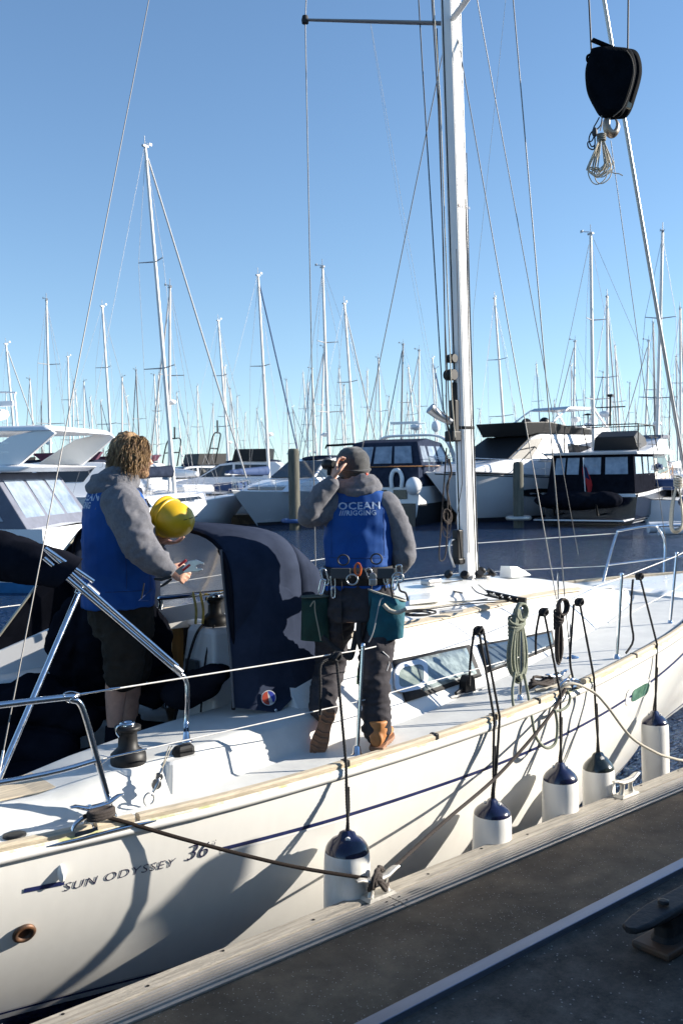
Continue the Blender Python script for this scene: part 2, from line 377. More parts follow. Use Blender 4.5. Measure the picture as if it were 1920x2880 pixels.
# walkway the photographer stands on
walk = empty('walkway', (3, 1.5, 0), 'dark shaded walkway with a metal edge strip in the foreground', 'walkway')
mb = MB(); mb.box(((X0+X1)/2, 1.70, DZ/2 - .1), (X1-X0, 2.32, DZ + .17)); mb.build('tarred_deck', M['grit2'], walk)
mb = MB(); mb.box(((X0+X1)/2, 2.895, DZ/2 - .08), (X1-X0, .072, DZ + .19)); mb.build('edge_strip', mat('edge_alloy', (.24, .28, .36), .42, .8, var=.12, vscale=3, stretch=(.6, 6, 6)), walk, bevel=.004)
# unseen block added behind the photographer: keeps the pontoon in shade
hut = empty('unseen_shade_block', (6, -2, 0), 'long grey boarded harbour hut standing on the walkway side of the pontoon', 'hut')
mb = MB(); mb.box((12.5, -2.9, 2.13), (31, 2.6, 3.36)); mb.build('shade_wall', mat('grey_boards', (.25, .24, .22), .8, var=.2, stretch=(8, 8, .5)), hut)
mb = MB(); mb.box((12.5, -2.9, 3.90), (31.5, 3.0, .12)); mb.build('shade_roof', mat('roof_felt', (.08, .08, .085), .9, var=.2), hut)
mb = MB(); mb.box((12.5, -2.9, .2), (33, 4.2, .5)); tag(mb.build('quay', mat('quay_concrete', (.3, .29, .27), .9, var=.15)), kind='structure')
# cleats
def cleat_mb(c, L=.30, H=.11, w=.034, ax=V((1,0,0)), horn=.018):
    c = V(c); side = V((0,0,1)).cross(ax); b = MB()
    b.add(*(lambda P: (P, [(0,1,2,3), (7,6,5,4), (0,4,5,1), (1,5,6,2), (2,6,7,3), (3,7,4,0)]))([c + ax*x + side*y + V((0,0,z)) for z, kx, ky in ((0, .32, .9), (.018, .28, .8)) for x, y in ((-L*kx, -w*ky*1.3), (L*kx, -w*ky*1.3), (L*kx, w*ky*1.3), (-L*kx, w*ky*1.3))]))
    for s in (-1, 1):
        b.tube([c + ax*(s*L*.20) + V((0,0,.01)), c + ax*(s*L*.15) + V((0,0,H*.5)), c + ax*(s*L*.17) + V((0,0,H*.9))], [w*.62, w*.42, w*.62], 10)
    P = [c + ax*(L*.5*k) + V((0,0,H - .02*(abs(k) < .6) + .006*abs(k))) for k in (-1, -.8, -.4, 0, .4, .8, 1)]
    b.tube(P, [w*.35, w*.62, w*.8, w*.85, w*.8, w*.62, w*.35], 10, flat=.55, up=(0,0,1))
    return b
M['galv'] = mat('galvanised', (.50, .48, .44), .45, .6, var=.2, vscale=25)
c1 = empty('dock_cleat', (3.37, 3.73, DZ), 'galvanised dock cleat wrapped with brown rope in front of the nearest fender', 'cleat', 'galvanised cleats along the pontoon edge')
cleat_mb((3.37, 3.73, DZ + .014), .30, .115).build('horn_casting', M['galv'], c1, bevel=0)
c2 = empty('dock_cleat', (5.66, 3.75, DZ), 'bare galvanised dock cleat under the black topped fender', 'cleat', 'galvanised cleats along the pontoon edge')
cleat_mb((5.66, 3.75, DZ + .014), .30, .115).build('horn_casting', M['galv'], c2)
# big dark cleat on the walkway
bc = empty('mooring_cleat', (4.2, 2.45, DZ), 'heavy black iron cleat, out of focus, at the right edge of the walkway', 'cleat')
C = V((4.10, 2.47, .475)); AX = V((1,0,0)); SD = V((0,1,0))
mb = MB(); mb.box(C + V((0,0,.02)), (.46, .19, .035)); mb.build('base_plate', mat('rusty_plate', (.05, .045, .04), .6, .3, col2=(.12, .06, .03), vscale=8), bc, bevel=.01)
mb = MB()
rings = []
for z, a, b_ in ((.03, .17, .062), (.06, .150, .05), (.11, .150, .048), (.15, .19, .055)):
    rings.append([C + V((x*a, y*b_, z)) for x, y in ((-1,-.6), (-.8,-1), (.8,-1), (1,-.6), (1,.6), (.8,1), (-.8,1), (-1,.6))])
mb.loft(rings, smooth=False)
mb.build('pedestal', mat('black_iron', (.008, .008, .009), .7, .1, var=.3, vscale=12, bump=.3, bscale=50), bc, bevel=.008)
mb = MB()
P = [(-.40, .012), (-.385, .04), (-.30, .058), (-.15, .066), (.15, .066), (.30, .058), (.385, .04), (.40, .012)]
rings = []
for x, hw in P:
    zt = .205 - .02*abs(x)/.4; zb = .148 + .01*(abs(x)/.4)
    rings.append([C + V((x, y*hw, z)) for y, z in ((-1, zb + .012), (-.8, zb), (.8, zb), (1, zb + .012), (1, zt - .014), (.82, zt), (-.82, zt), (-1, zt - .014))])
mb.loft(rings, smooth=False); mb.build('horn', mat('black_iron_top', (.016, .016, .018), .6, .2, var=.3, vscale=9, bump=.3, bscale=40), bc, bevel=.006)
mb = MB()
for x in (-.12, .10): mb.lathe([(.028, 0), (.028, .012), (.016, .014)], C + V((x, 0, .204)), n=6)
mb.each('bolt_head', M['black'], bc)
for q in [o for o in COL.objects if o.parent == bc]:
    q.scale = (1.04, 1.04, 1.04); q.location = (C - bc.location) * -.04 + V((.05, .0, 0))

# unseen board added off to the side to cast a shadow on the hull
bd = empty('shadow_board', (5.5, 2.2, DZ), 'grey painted notice board standing on the walkway beside the pontoon', 'notice board')
def sun_to(p, Y):
    k = (Y - p.y) / sd.y; return p + sd * k
# ------------------------------------------------------------ the sailing yacht alongside
CY = 5.75
GHB = [(0.0, 1.36), (.8, 1.49), (1.55, 1.584), (2.1, 1.655), (2.56, 1.728), (3.2, 1.785), (3.95, 1.815), (4.7, 1.83), (5.38, 1.79), (6.38, 1.64), (7.3, 1.42), (8.2, 1.12), (9.0, .77), (9.7, .39), (10.25, .03)]
GZ = [(0, 1.10), (2.1, 1.105), (2.56, 1.115), (3.2, 1.135), (3.95, 1.16), (4.7, 1.20), (5.38, 1.24), (6.38, 1.30), (7.3, 1.34), (8.2, 1.39), (9.2, 1.44), (10.3, 1.49)]
GD = [(0, .80), (1.7, .63), (2.6, .53), (4.5, .42), (6, .52), (7.3, .66), (8.2, .75), (9, .62), (9.7, .36), (10.25, .03)]
def hbf(x): return smooth_interp(GHB, x)
def zgf(x): return smooth_interp(GZ, x)
def yst(x, z):
    """starboard hull side, Y at height z"""
    zg = zgf(x); t = max(0, (zg - z) / zg); h = hbf(x) - smooth_interp(GD, x) * (t ** 1.6) * .90
    return CY - max(h, .004)
yacht = empty('sailing_yacht', (5, CY, 0), 'white cruising yacht with blue cove stripe moored alongside the pontoon, two men aboard', 'sailing yacht')
# hull shell
xs = [0, .25, .5] + [.5 + .25*i for i in range(1, 38)] + [10.05, 10.15, 10.25]
def hull_ring(x, off=0.0):
    zg = zgf(x); r = []
    zz = [zg - .012, zg - .06, zg - .15] + [zg * (1 - k) for k in (.25, .4, .55, .7, .8, .9, 1.0)] + [-.12, -.3, -.42]
    for z in zz: r.append(V((x + (.18*max(0, x - 9.4)*(zg and (z/zg - 1))), yst(x, z) if z > -.35 else CY - .6*max(.01, CY - yst(x, -.3)), z)))
    return r
mb = MB(); rings = []
for x in xs:
    s = hull_ring(x); rings.append(s + [V((p.x, 2*CY - p.y, p.z)) for p in reversed(s)])
mb.loft(rings, close=False, caps=False)
mb.add(rings[0], [tuple(range(len(rings[0])))])          # transom
hull = mb.build('hull', None, yacht)
def hull_mat():
    m = mat('hull_gelcoat', (.84, .82, .77), .25, coat=.35); t = m.node_tree; b = t.nodes['Principled BSDF']
    tc = t.nodes.new('ShaderNodeTexCoord'); sp = t.nodes.new('ShaderNodeSeparateXYZ'); t.links.new(tc.outputs['Object'], sp.inputs[0])
    r = t.nodes.new('ShaderNodeValToRGB'); r.color_ramp.interpolation = 'CONSTANT'
    E = r.color_ramp.elements; E[0].position = 0; E[0].color = (.01, .012, .03, 1); E[1].position = .10; E[1].color = (.62, .61, .58, 1)
    for p, c in ((.135, (.015, .02, .09)), (.150, (.62, .61, .58)), (.162, (.84, .82, .77))):
        e = E.new(p); e.color = (*c, 1)
    t.links.new(sp.outputs['Z'], r.inputs[0])
    n = t.nodes.new('ShaderNodeTexNoise'); n.inputs['Scale'].default_value = 3; n.inputs['Detail'].default_value = 7
    mp = t.nodes.new('ShaderNodeMapping'); mp.inputs['Scale'].default_value = (5, 5, .35); t.links.new(tc.outputs['Object'], mp.inputs[0]); t.links.new(mp.outputs[0], n.inputs[0])
    mr = t.nodes.new('ShaderNodeMapRange'); mr.inputs['From Min'].default_value = .35; mr.inputs['From Max'].default_value = .8; mr.inputs['To Min'].default_value = 1; mr.inputs['To Max'].default_value = .95; t.links.new(n.outputs[0], mr.inputs[0])
    mx = t.nodes.new('ShaderNodeMix'); mx.data_type = 'RGBA'; mx.blend_type = 'MULTIPLY'; mx.inputs['Factor'].default_value = 1
    t.links.new(r.outputs[0], mx.inputs['A']); t.links.new(mr.outputs[0], mx.inputs['B']); t.links.new(mx.outputs['Result'], b.inputs['Base Color']); return m
hull.data.materials.append(hull_mat())
# moulded flange under the toe rail
mb = MB(); rings = []
for x in xs[:-1]:
    z = zgf(x); y = yst(x, z); rings.append([V((x, y - .018, z - .048)), V((x, y - .022, z - .03)), V((x, y - .020, z - .004)), V((x, y + .05, z + .002)), V((x, y + .05, z - .05))])
mb.loft(rings); mb.loft([[V((p.x, 2*CY - p.y, p.z)) for p in r] for r in rings]); mb.each('gunwale', M['gel'], yacht)
# toe rails (timber lengths with black joints)
joints = [.0, 1.97, 2.17, 3.36, 4.02, 4.52, 4.95, 5.33, 5.50, 6.30, 7.55, 8.9, 10.1]
for a, b_ in zip(joints, joints[1:]):
    if b_ - a < .19 or abs(a - 5.33) < .01: continue
    n = max(3, int((b_ - a) / .15)); rings = []; rp = []
    for i in range(n + 1):
        x = lerp(a + .012, b_ - .012, i / n); z = zgf(x) + .003; y = yst(x, z)
        sec = [(-.012, 0), (-.014, .022), (-.004, .032), (.022, .034), (.034, .024), (.036, 0)]
        rings.append([V((x, y + p, z + q)) for p, q in sec]); rp.append([V((x, 2*CY - y - p, z + q)) for p, q in sec])
    mb = MB().loft(rings, smooth=False); mb.build('toe_rail', M['teak'], yacht)
    MB().loft(rp, smooth=False).build('toe_rail', M['teak'], yacht)
mb = MB()
for x in (3.36, 4.02, 4.52, 4.95, 6.30, 7.55, 8.9):
    z = zgf(x) + .003; y = yst(x, z); mb.box((x, y + .011, z + .016), (.026, .052, .040))
mb.each('rail_joint', M['black'], yacht, bevel=.003)
# algae line under the rail
mb = MB()
for i in range(60):
    x = .5 + i * .12; z = zgf(x) ; y = yst(x, z)
    x2 = x + .12; z2 = zgf(x2); yb = yst(x2, z2)
    mb.add([(x, y - .0215, z - .004), (x2, yb - .0215, z2 - .004), (x2, yb - .014, z2 + .006), (x, y - .014, z + .006)], [(0, 1, 2, 3)])
mb.build('algae_line', mat('algae_film', (.68, .66, .58), .8, col2=(.46, .46, .22), vscale=9, thresh=(.45, .6)), yacht)
# cove stripe
stripe_pts = [(2.57, .89), (3.34, .885), (4.21, .905), (5.19, .955), (6.05, 1.0), (7.23, 1.09), (8.2, 1.16), (9.2, 1.22), (10.0, 1.27)]
def band(x0, x1, fz, wdt, name, m, off=.002, n=60):
    mb = MB(); rings = []
    for i in range(n + 1):
        x = lerp(x0, x1, i / n); z = fz(x)
        rings.append([V((x, yst(x, z + s*wdt/2) - off, z + s*wdt/2)) for s in (-1, 1)])
    mb.loft(rings, close=False, caps=False); return mb.build(name, m, yacht)
fz = lambda x: smooth_interp(stripe_pts, x) - .028*min(1, max(0, (8 - x)/3))
band(2.62, 10.0, fz, .021, 'cove_stripe', M['stripe']); band(2.62, 10.0, lambda x: fz(x) - .021, .010, 'groove', mat('bright_gel', (.86, .86, .86), .2), .001)
fl = lambda x: lerp(.893, .882, (x - 1.66) / .2)
band(1.665, 1.845, fl, .022, 'cove_stripe', M['stripe'], n=6)
# boat name lettering laid onto the hull
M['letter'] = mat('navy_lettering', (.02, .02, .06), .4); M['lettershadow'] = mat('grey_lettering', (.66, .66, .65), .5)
def hull_text(txt, size, x0, z0, slope, sx, off, m, name, shear=0.0, spacing=1.0):
    def mp(u, v, w_):
        x = x0 + u * sx; z = z0 + v + slope * (u * sx); return V((x, yst(x, z) - off, z))
    return text_mb(txt, size, mp, shear=shear, spacing=spacing, thin=-.012*size).build(name, m, yacht, fix=False)
def name_line(dx, dz, off, m, name):
    hull_text('SUN ODYSSEY', .062, 1.842 + dx, .838 + dz, -.008, 1.22, off, m, name, 0.18, 1.12)
    hull_text('36', .118, 2.425 + dx, .846 + dz, -.02, 1.02, off, m, name, 0.25, 1.0)
    hull_text('i', .062, 2.565 + dx, .885 + dz, 0, 1.1, off, m, name, 0.2)
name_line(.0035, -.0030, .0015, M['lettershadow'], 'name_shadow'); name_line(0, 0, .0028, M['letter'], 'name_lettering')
# exhaust fitting, vent, rub strake, fairlead
def hp(px, py, off=0): return hit(px, py, lambda p: p.y - (yst(p.x, p.z) - off), 3.0, 9)
def hnrm(x, z):
    a = V((x, yst(x, z), z)); u = V((x + .02, yst(x + .02, z), z)) - a; v = V((x, yst(x, z + .02), z + .02)) - a; n_ = u.cross(v).normalized(); return n_ if n_.y < 0 else -n_
p = hp(68, 2622); mb = MB(); mb.lathe([(.052, 0), (.054, .008), (.046, .016), (.030, .014), (.028, -.02), (.001, -.025)], p + hnrm(p.x, p.z)*.002, hnrm(p.x, p.z), 24); mb.build('exhaust_outlet', mat('tarnished_bronze', (.03, .028, .025), .5, .2, col2=(.16, .07, .03), vscale=18), yacht)
p = hp(172, 2452); mb = MB(); rings = []
for k, (w_, h_) in enumerate(((.034, .045), (.03, .04), (.016, .026), (.002, .004))): rings.append([p + V((math.cos(a)*w_*.55, -.028*(k/3)**.6, math.sin(a)*h_ - .006*k)) for a in [2*math.pi*i/12 for i in range(12)]])
mb.loft(rings); mb.build('breather_vent', M['gel'], yacht)
a = [hp(x, y, .020) for x, y in [(132, 2381), (215, 2362), (300, 2340), (375, 2322), (440, 2308)]]
a = [V((q.x, q.y - .0, q.z)) for q in a]
MB().tube(spl(a, 5), [.004, .011, .0125, .0125, .0125, .011, .004], 8, flat=.8).build('chafe_strake', M['steel'], yacht)
# ------------------------------------------------------------ decks
COAM_O = [(0, 1.24), (1.6, 1.38), (2.2, 1.48), (2.7, 1.48), (2.95, 1.44), (3.45, 1.43)]
def section_cockpit(x):
    hb = hbf(x); z = zgf(x); zc = interp([(0, 1.20), (1.9, 1.215), (2.08, 1.275), (2.5, 1.30), (3.45, 1.345)], x); ci = interp([(0, .93), (1.9, .95), (2.1, .98), (2.7, .86), (3.45, .80)], x)
    co = smooth_interp(COAM_O, x); d = .05
    return [(hb - .01, z + .001), (hb - .12, z + .004), (co + .035, z + .006), (co + .012, z + .02), (co - .035, zc - .035), (co - .075, zc - .004), (co - .12, zc), (ci + .05, zc + .008), (ci + .01, zc - .006), (ci - .015, zc - .05), (ci - .04, 1.07), (ci - .07, 1.05), (.36, 1.045), (.33, 1.0), (.31, .62), (0, .60)]
mb = MB(); rings = []
for i in range(24):
    x = .06 + (3.50 - .06) * i / 23; s = section_cockpit(x)
    rings.append([V((x, CY - h, z)) for h, z in s] + [V((x, CY + h, z)) for h, z in reversed(s[:-1])])
mb.loft(rings, close=False, caps=False)
dk = mb.build('cockpit_moulding', M['deck'], yacht)
CB = [(3.3, 1.41), (4.04, 1.42), (4.35, 1.39), (4.98, 1.27), (5.76, 1.14), (6.69, .90), (7.6, .60), (8.2, .36), (8.6, .12)]
CZ = [(3.3, 1.70), (4.0, 1.70), (5.0, 1.69), (6.2, 1.70), (7.0, 1.66), (7.8, 1.56), (8.3, 1.46), (8.6, 1.42)]
def cab(x):
    """coachroof: base half-width, base z, edge half-width, edge z, crown z"""
    b = smooth_interp(CB, x); zb = zgf(x) + .012; zt = smooth_interp(CZ, x)
    k = max(0, min(1, (8.6 - x) / 2.2)); e = b - .34 * min(1, k + .1) * (zt - zb) / .5; ze = zt - .09 * min(1, k + .1)
    ze = max(ze, zb + .008); return b, zb, max(.04, e), ze, zt + .085 * min(1, k)
def cab_y(x, z):
    b, zb, e, ze, zt = cab(x); t = max(0, min(1, (z - zb - .03) / (ze - zb - .03 + 1e-6))); return CY - lerp(b, e, t)
def section_cabin(x):
    hb = hbf(x); z = zgf(x); b, zb, e, ze, zt = cab(min(x, 8.599))
    if x >= 8.6: return [(hb - .01, z + .001)] + [((hb - .02) * (1 - k / 11), z + .008 + .03 * math.sin(k / 11 * math.pi / 2)) for k in range(12)]
    s = [(hb - .01, z + .001), (lerp(hb, b, .5), z + .008), (b + .02, zb), (b - .004, zb + .03)]
    s += [(lerp(b - .004, e, t), lerp(zb + .03, ze, t)) for t in (.33, .66, 1)]
    s += [(e - .035, ze + .03), (e - .12, ze + .048)] + [(e * k, lerp(ze + .05, zt, 1 - (k / .8) ** 2)) for k in (.66, .4, .15, 0)]
    return s
xr = [3.46, 3.6, 3.9, 4.2, 4.5, 4.8, 5.2, 5.6, 6.0, 6.4, 6.8, 7.2, 7.6, 7.9, 8.1, 8.3, 8.45, 8.58, 8.61, 8.9, 9.2, 9.5, 9.8, 10.05, 10.2]
mb = MB(); rings = []
for x in xr:
    s = section_cabin(x); rings.append([V((x, CY - h, z)) for h, z in s] + [V((x, CY + h, z)) for h, z in reversed(s[:-1])])
mb.loft(rings, close=False, caps=False); mb.build('coachroof', M['gel'], yacht)
# non-skid side deck sheet
for sgn in (1, -1):
    mb = MB(); rings = []
    for i in range(40):
        x = 2.1 + i * .165; hb = hbf(x); b = cab(x)[0] if x > 3.46 else smooth_interp(COAM_O, x) + .03; z = zgf(x)
        b = min(b, hb - .1)
        rings.append([V((x, CY - sgn*(hb - .075), z + .0105)), V((x, CY - sgn*lerp(hb, b, .5), z + .0135)), V((x, CY - sgn*(b + .035), z + .017))])
    mb.loft(rings, close=False, caps=False); mb.build('side_deck', M['deck'], yacht)
# aft bulkhead with companionway
b, zb, e, ze, zt = cab(3.5)
bp = [(-1.38, 1.16), (-1.08, 1.60), (-1.0, 1.64), (-.5, 1.72), (-.5, .62), (-1.0, .62)]
mb = MB()
for sgn in (-1, 1): mb.plate([V((3.455, CY + sgn*y, z)) for y, z in bp], .05, V((-1, 0, 0)))
mb.each('bulkhead', M['gelb'], yacht)
mb = MB(); mb.box((3.47, CY, 1.74), (.12, 1.02, .05)); mb.build('hatch_garage', M['gelb'], yacht, bevel=.01)
mb = MB()
for s in (-1, 1): mb.box((3.43, CY + s*.40, 1.2), (.05, .03, 1.0))
mb.each('companionway_frame', M['steel'], yacht, bevel=.004)
mb = MB(); mb.box((3.6, CY - .30, 1.15), (.05, .2, 1.0)); mb.build('companionway_panel', M['teakdark'], yacht)
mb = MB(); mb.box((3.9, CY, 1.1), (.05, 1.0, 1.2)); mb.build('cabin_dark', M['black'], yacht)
# coachroof grab strip of teak along both edges
for sgn in (1, -1):
    mb = MB(); rings = []
    for i in range(26):
        x = 3.75 + 3.5 * i / 25; b, zb, e, ze, zt = cab(x); z = ze + .043
        rings.append([V((x, CY - sgn*(e - .055), z + .004)), V((x, CY - sgn*(e - .06), z + .014)), V((x, CY - sgn*(e - .125), z + .030)), V((x, CY - sgn*(e - .13), z + .01))])
    mb.loft(rings, smooth=False); mb.build('teak_strip', M['teak'], yacht)
# ------------------------------------------------------------ coachroof windows, laid on the sloping side
def cabside(px, py, off=0): return hit(px, py, lambda p: p.y - (cab_y(p.x, p.z) - off), 4.2, 12)
def side_patch(quad, name, m, parent, off=.008, nx=12, nz=4, corner=0):
    """quad of pixels tl, tr, br, bl pinned to the coachroof side"""
    tl, tr, br, bl = [cabside(*q) for q in quad]; mb = MB(); rings = []
    for i in range(nx + 1):
        u = i / nx; col = []
        for j in range(nz + 1):
            v = j / nz; p = tl.lerp(tr, u).lerp(bl.lerp(br, u), v); col.append(V((p.x, cab_y(p.x, p.z) - off, p.z)))
        rings.append(col)
    mb.loft(rings, close=False, caps=False); o = mb.build(name, m, parent); q = o.modifiers.new('s', 'SOLIDIFY'); q.thickness = .006; q.offset = 0; return o
w1 = side_patch([(1100, 1857), (1318, 1813), (1352, 1902), (1138, 1974)], 'saloon_window', M['rubber'], yacht, .006)
side_patch([(1160, 1853), (1306, 1822), (1336, 1894), (1186, 1944)], 'pane', M['wins'], w1, .013)
w2 = side_patch([(1340, 1812), (1550, 1772), (1558, 1818), (1368, 1892)], 'saloon_window', M['rubber'], yacht, .006)
side_patch([(1347, 1816), (1544, 1779), (1550, 1813), (1372, 1882)], 'pane', M['wina'], w2, .013)
# opening portlight with rounded white frame
def rrect_px(cx, cy, w_, h_, sk, r, n=5, rot=0):
    out = []
    for sx, sy, a0 in ((1, -1, -90), (1, 1, 0), (-1, 1, 90), (-1, -1, 180)):
        for k in range(n + 1):
            a = R(a0 + 90 * k / n); x = sx*(w_/2 - r) + r*math.cos(a); y = sy*(h_/2 - r) + r*math.sin(a)
            out.append((cx + x, cy + y + sk * x))
    return out
def ring_patch(outer, inner, name, m, parent, off, th=.012):
    mb = MB(); rings = []
    for pts, d in ((outer, off - th), (outer, off), (inner, off), (inner, off - th)):
        col = []
        for q in pts: p = cabside(*q); col.append(V((p.x, cab_y(p.x, p.z) - d, p.z)))
        rings.append(col)
    mb.loft(rings, caps=False, smooth=False); return mb.build(name, m, parent)
o1 = rrect_px(1150, 1899, 92, 84, -.20, 26); i1 = rrect_px(1150, 1899, 70, 56, -.20, 17)
fr = ring_patch(o1, i1, 'portlight', mat('frame_alloy', (.62, .63, .66), .35, .3), yacht, .022)
mb = MB(); mb.add([(lambda p: V((p.x, cab_y(p.x, p.z) - .016, p.z)))(cabside(*q)) for q in i1], [tuple(range(len(i1)))]); mb.build('pane', mat('port_glass', (.10, .13, .11), .1, col2=(.30, .34, .30), vscale=12, coat=.6), fr)
# hull window near the bow
def hull_patch(quad, name, m, parent, off):
    P = [hp(*q) for q in quad]; return MB().add([V((p.x, yst(p.x, p.z) - off, p.z)) for p in P], [tuple(range(len(P)))]).build(name, m, parent, fix=False)
hq = [(1776, 1949), (1782, 1939), (1812, 1922), (1821, 1920), (1824, 1927), (1820, 1944), (1814, 1953), (1783, 1971), (1775, 1973), (1773, 1966)]
hw = hull_patch([(1790 + (x - 1797)*1.38, 1946 + (y - 1946)*1.38) for x, y in hq], 'hull_window', mat('window_rim', (.85, .85, .85), .3), yacht, .003)
hull_patch(hq, 'pane', mat('green_glass', (.03, .10, .07), .1, col2=(.16, .30, .22), vscale=14), hw, .006)
# ------------------------------------------------------------ deck fittings
def winch(c, k, parent, m=M['black'], handle=True):
    c = V(c); mb = MB(); mb.lathe([(.088*k, 0), (.09*k, .012*k), (.088*k, .05*k), (.070*k, .066*k), (.05*k, .085*k), (.046*k, .15*k), (.053*k, .165*k), (.066*k, .170*k), (.066*k, .188*k), (.05*k, .192*k)], c, n=28)
    o = mb.build('winch', m, parent)
    MB().lathe([(.038*k, .19*k), (.04*k, .205*k), (.028*k, .212*k), (.018*k, .206*k), (.016*k, .20*k)], c, n=20).build('cap', M['steel'], o)
    if handle: MB().tube(spl([c + V((-.02, -.03, .205))*k, c + V((-.055, -.01, .20))*k, c + V((-.062, .0, .17))*k, c + V((-.055, -.02, .145))*k], 4), .009*k, 8, flat=.6).build('feeder_arm', M['steel'], o)
    return o
wb = pz(362, 2146, 1.285)
mb = MB(); mb.lathe([(.125, -.08), (.115, -.03), (.104, -.006), (.098, 0), (.001, .001)], wb, n=28); mb.build('winch_plinth', M['gel'], yacht)
winch(wb, 1.0, yacht)
bl = pz(515, 2185, 1.17)
mb = MB()   # moulded plinth with black lead block
mb.loft([[bl + V((x*a, y*b_, z)) for x, y in ((-1,-.8), (-.8,-1), (.8,-1), (1,-.8), (1,1), (-1,1))] for z, a, b_ in ((-.05, .15, .10), (.10, .125, .075), (.115, .115, .065))], smooth=False)
mb.build('block_plinth', M['gel'], yacht, bevel=.012, seg=3)
mb = MB(); q = bl + V((.005, .0, .116)); mb.loft([[q + V((x*a*.06, y*b_*.03, z)) for x, y in ((-1,-.4), (-.6,-1), (.6,-1), (1,-.4), (1,.4), (.6,1), (-.6,1), (-1,.4))] for z, a, b_ in ((0, 1.05, 1.1), (.035, 1, 1), (.048, .8, .7))], smooth=False); mb.build('lead_block', M['black'], yacht, bevel=.004)
# genoa car on the side deck by the window
g = pz(1315, 1955, zgf(4.6) + .02); mb = MB()
mb.box(g + V((0, .01, .012)), (.34, .035, .022)); mb.build('genoa_track', M['steelr'], yacht)
mb = MB(); mb.loft([[g + V((x, y, z)) for x, z in ((-.05, .025), (-.045, .10), (-.02, .135), (.02, .135), (.045, .10), (.05, .025))] for y in (-.025, .035)], smooth=False); mb.lathe([(.028, 0), (.028, .03)], g + V((0, -.035, .085)), (0, 1, 0), 16); mb.bar(g + V((-.14, -.02, .035)), g + V((-.06, 0, .05)), .02, .022); mb.build('genoa_car', M['black'], yacht, bevel=.005)
# deck cleats with fairleads
def yc(px, py, L=.24, nm='deck_cleat', rot=0):
    p = pz(px, py, 1.135); cleat_mb(p, L, .075, .026, V((math.cos(rot), math.sin(rot), 0))).build(nm, M['steel'], yacht)
yc(275, 2300, .27); 
p = pz(1565, 1930, 1.235); cleat_mb(p + V((0,0,.015)), .24, .075, .024).build('deck_cleat', M['steel'], yacht)
def fairlead(px, py, z):
    p = pz(px, py, z); x = p.x; y = yst(x, z) ; o = V((x, y + .012, zgf(x)))
    MB().tube(spl([o + V((-.11, 0, .02)), o + V((-.09, 0, .055)), o + V((-.03, 0, .075)), o + V((-.012, 0, .062))], 4), .0115, 8).tube(spl([o + V((.11, 0, .02)), o + V((.09, 0, .05)), o + V((.03, 0, .068)), o + V((.016, 0, .06))], 4), .0115, 8).box(o + V((0, 0, .012)), (.22, .05, .02)).build('fairlead', M['steel'], yacht)
fairlead(275, 2330, 1.12); fairlead(1600, 1940, 1.24)
p = pz(42, 2352, 1.108); MB().lathe([(.052, 0), (.052, .006), (.03, .009), (.001, .009)], p + V((0, .0, .002)), n=24).build('filler_cap', M['black'], yacht)
p = pz(1608, 1858, 1.27); MB().lathe([(.075, 0), (.07, .012), (.055, .014), (.05, .03), (.001, .045)], p, n=24).build('dorade_vent', M['steel'], yacht)
# teak step and grey seat slats at the stern quarter
mb = MB()
P = [pz(50, 2250, 1.232), pz(72, 2257, 1.232), pz(306, 2195, 1.232), pz(232, 2187, 1.232)]
rings = []
for i in range(9):
    x = 1.18 + i*.095; zc = interp([(0, 1.20), (1.9, 1.215), (2.08, 1.27)], x); ci = interp([(0, .93), (1.9, .95), (2.1, .98)], x); co = smooth_interp(COAM_O, x)
    rings.append([V((x, CY - h, zc + dz)) for h, dz in ((co - .135, .003), (co - .14, .010), (ci + .06, .016), (ci + .055, .006))])
mb.loft(rings, smooth=False); mb.build('coaming_teak', M['teak'], yacht)
seat = MB(); seat.box((1.62, 5.10, 1.0), (.30, .50, .26)); st = seat.build('helm_step', M['gelb'], yacht, bevel=.03, seg=4)
mb = MB()
for i in range(9): mb.box((1.49 + i*.033, 5.10, 1.134), (.026, .46, .012))
mb.build('slats', mat('grey_slats', (.07, .085, .075), .6, var=.2), st)
# cockpit contents kept dark: navy cushions, covered wheel, clothing
mb = MB()
mb.box((2.3, 5.10, 1.085), (2.0, .56, .07)); mb.build('seat_cushion', M['canvasb'], yacht, bevel=.02, seg=3); mb = MB(); mb.box((2.3, 6.4, 1.085), (2.0, .56, .07)); mb.build('seat_cushion', M['canvasb'], yacht, bevel=.02, seg=3)
mb = MB(); mb.lathe([(.01, -.06), (.40, -.05), (.44, 0), (.40, .05), (.01, .06)], (1.35, 5.75, 1.32), (1, 0, .15), 26); mb.tube([(1.40, 5.75, .6), (1.42, 5.75, 1.45)], [.14, .11], 12); mb.build('covered_wheel', M['canvas'], yacht)
mb = MB(); mb.loft([[V((x, CY + y, z)) for y, z in ((-.95, .62), (-.93, .90), (-.5, .99), (.5, .99), (.93, .9), (.95, .62))] for x in (.2, 1.2)], smooth=False); mb.build('stern_locker', M['canvasb'], yacht, bevel=.03)
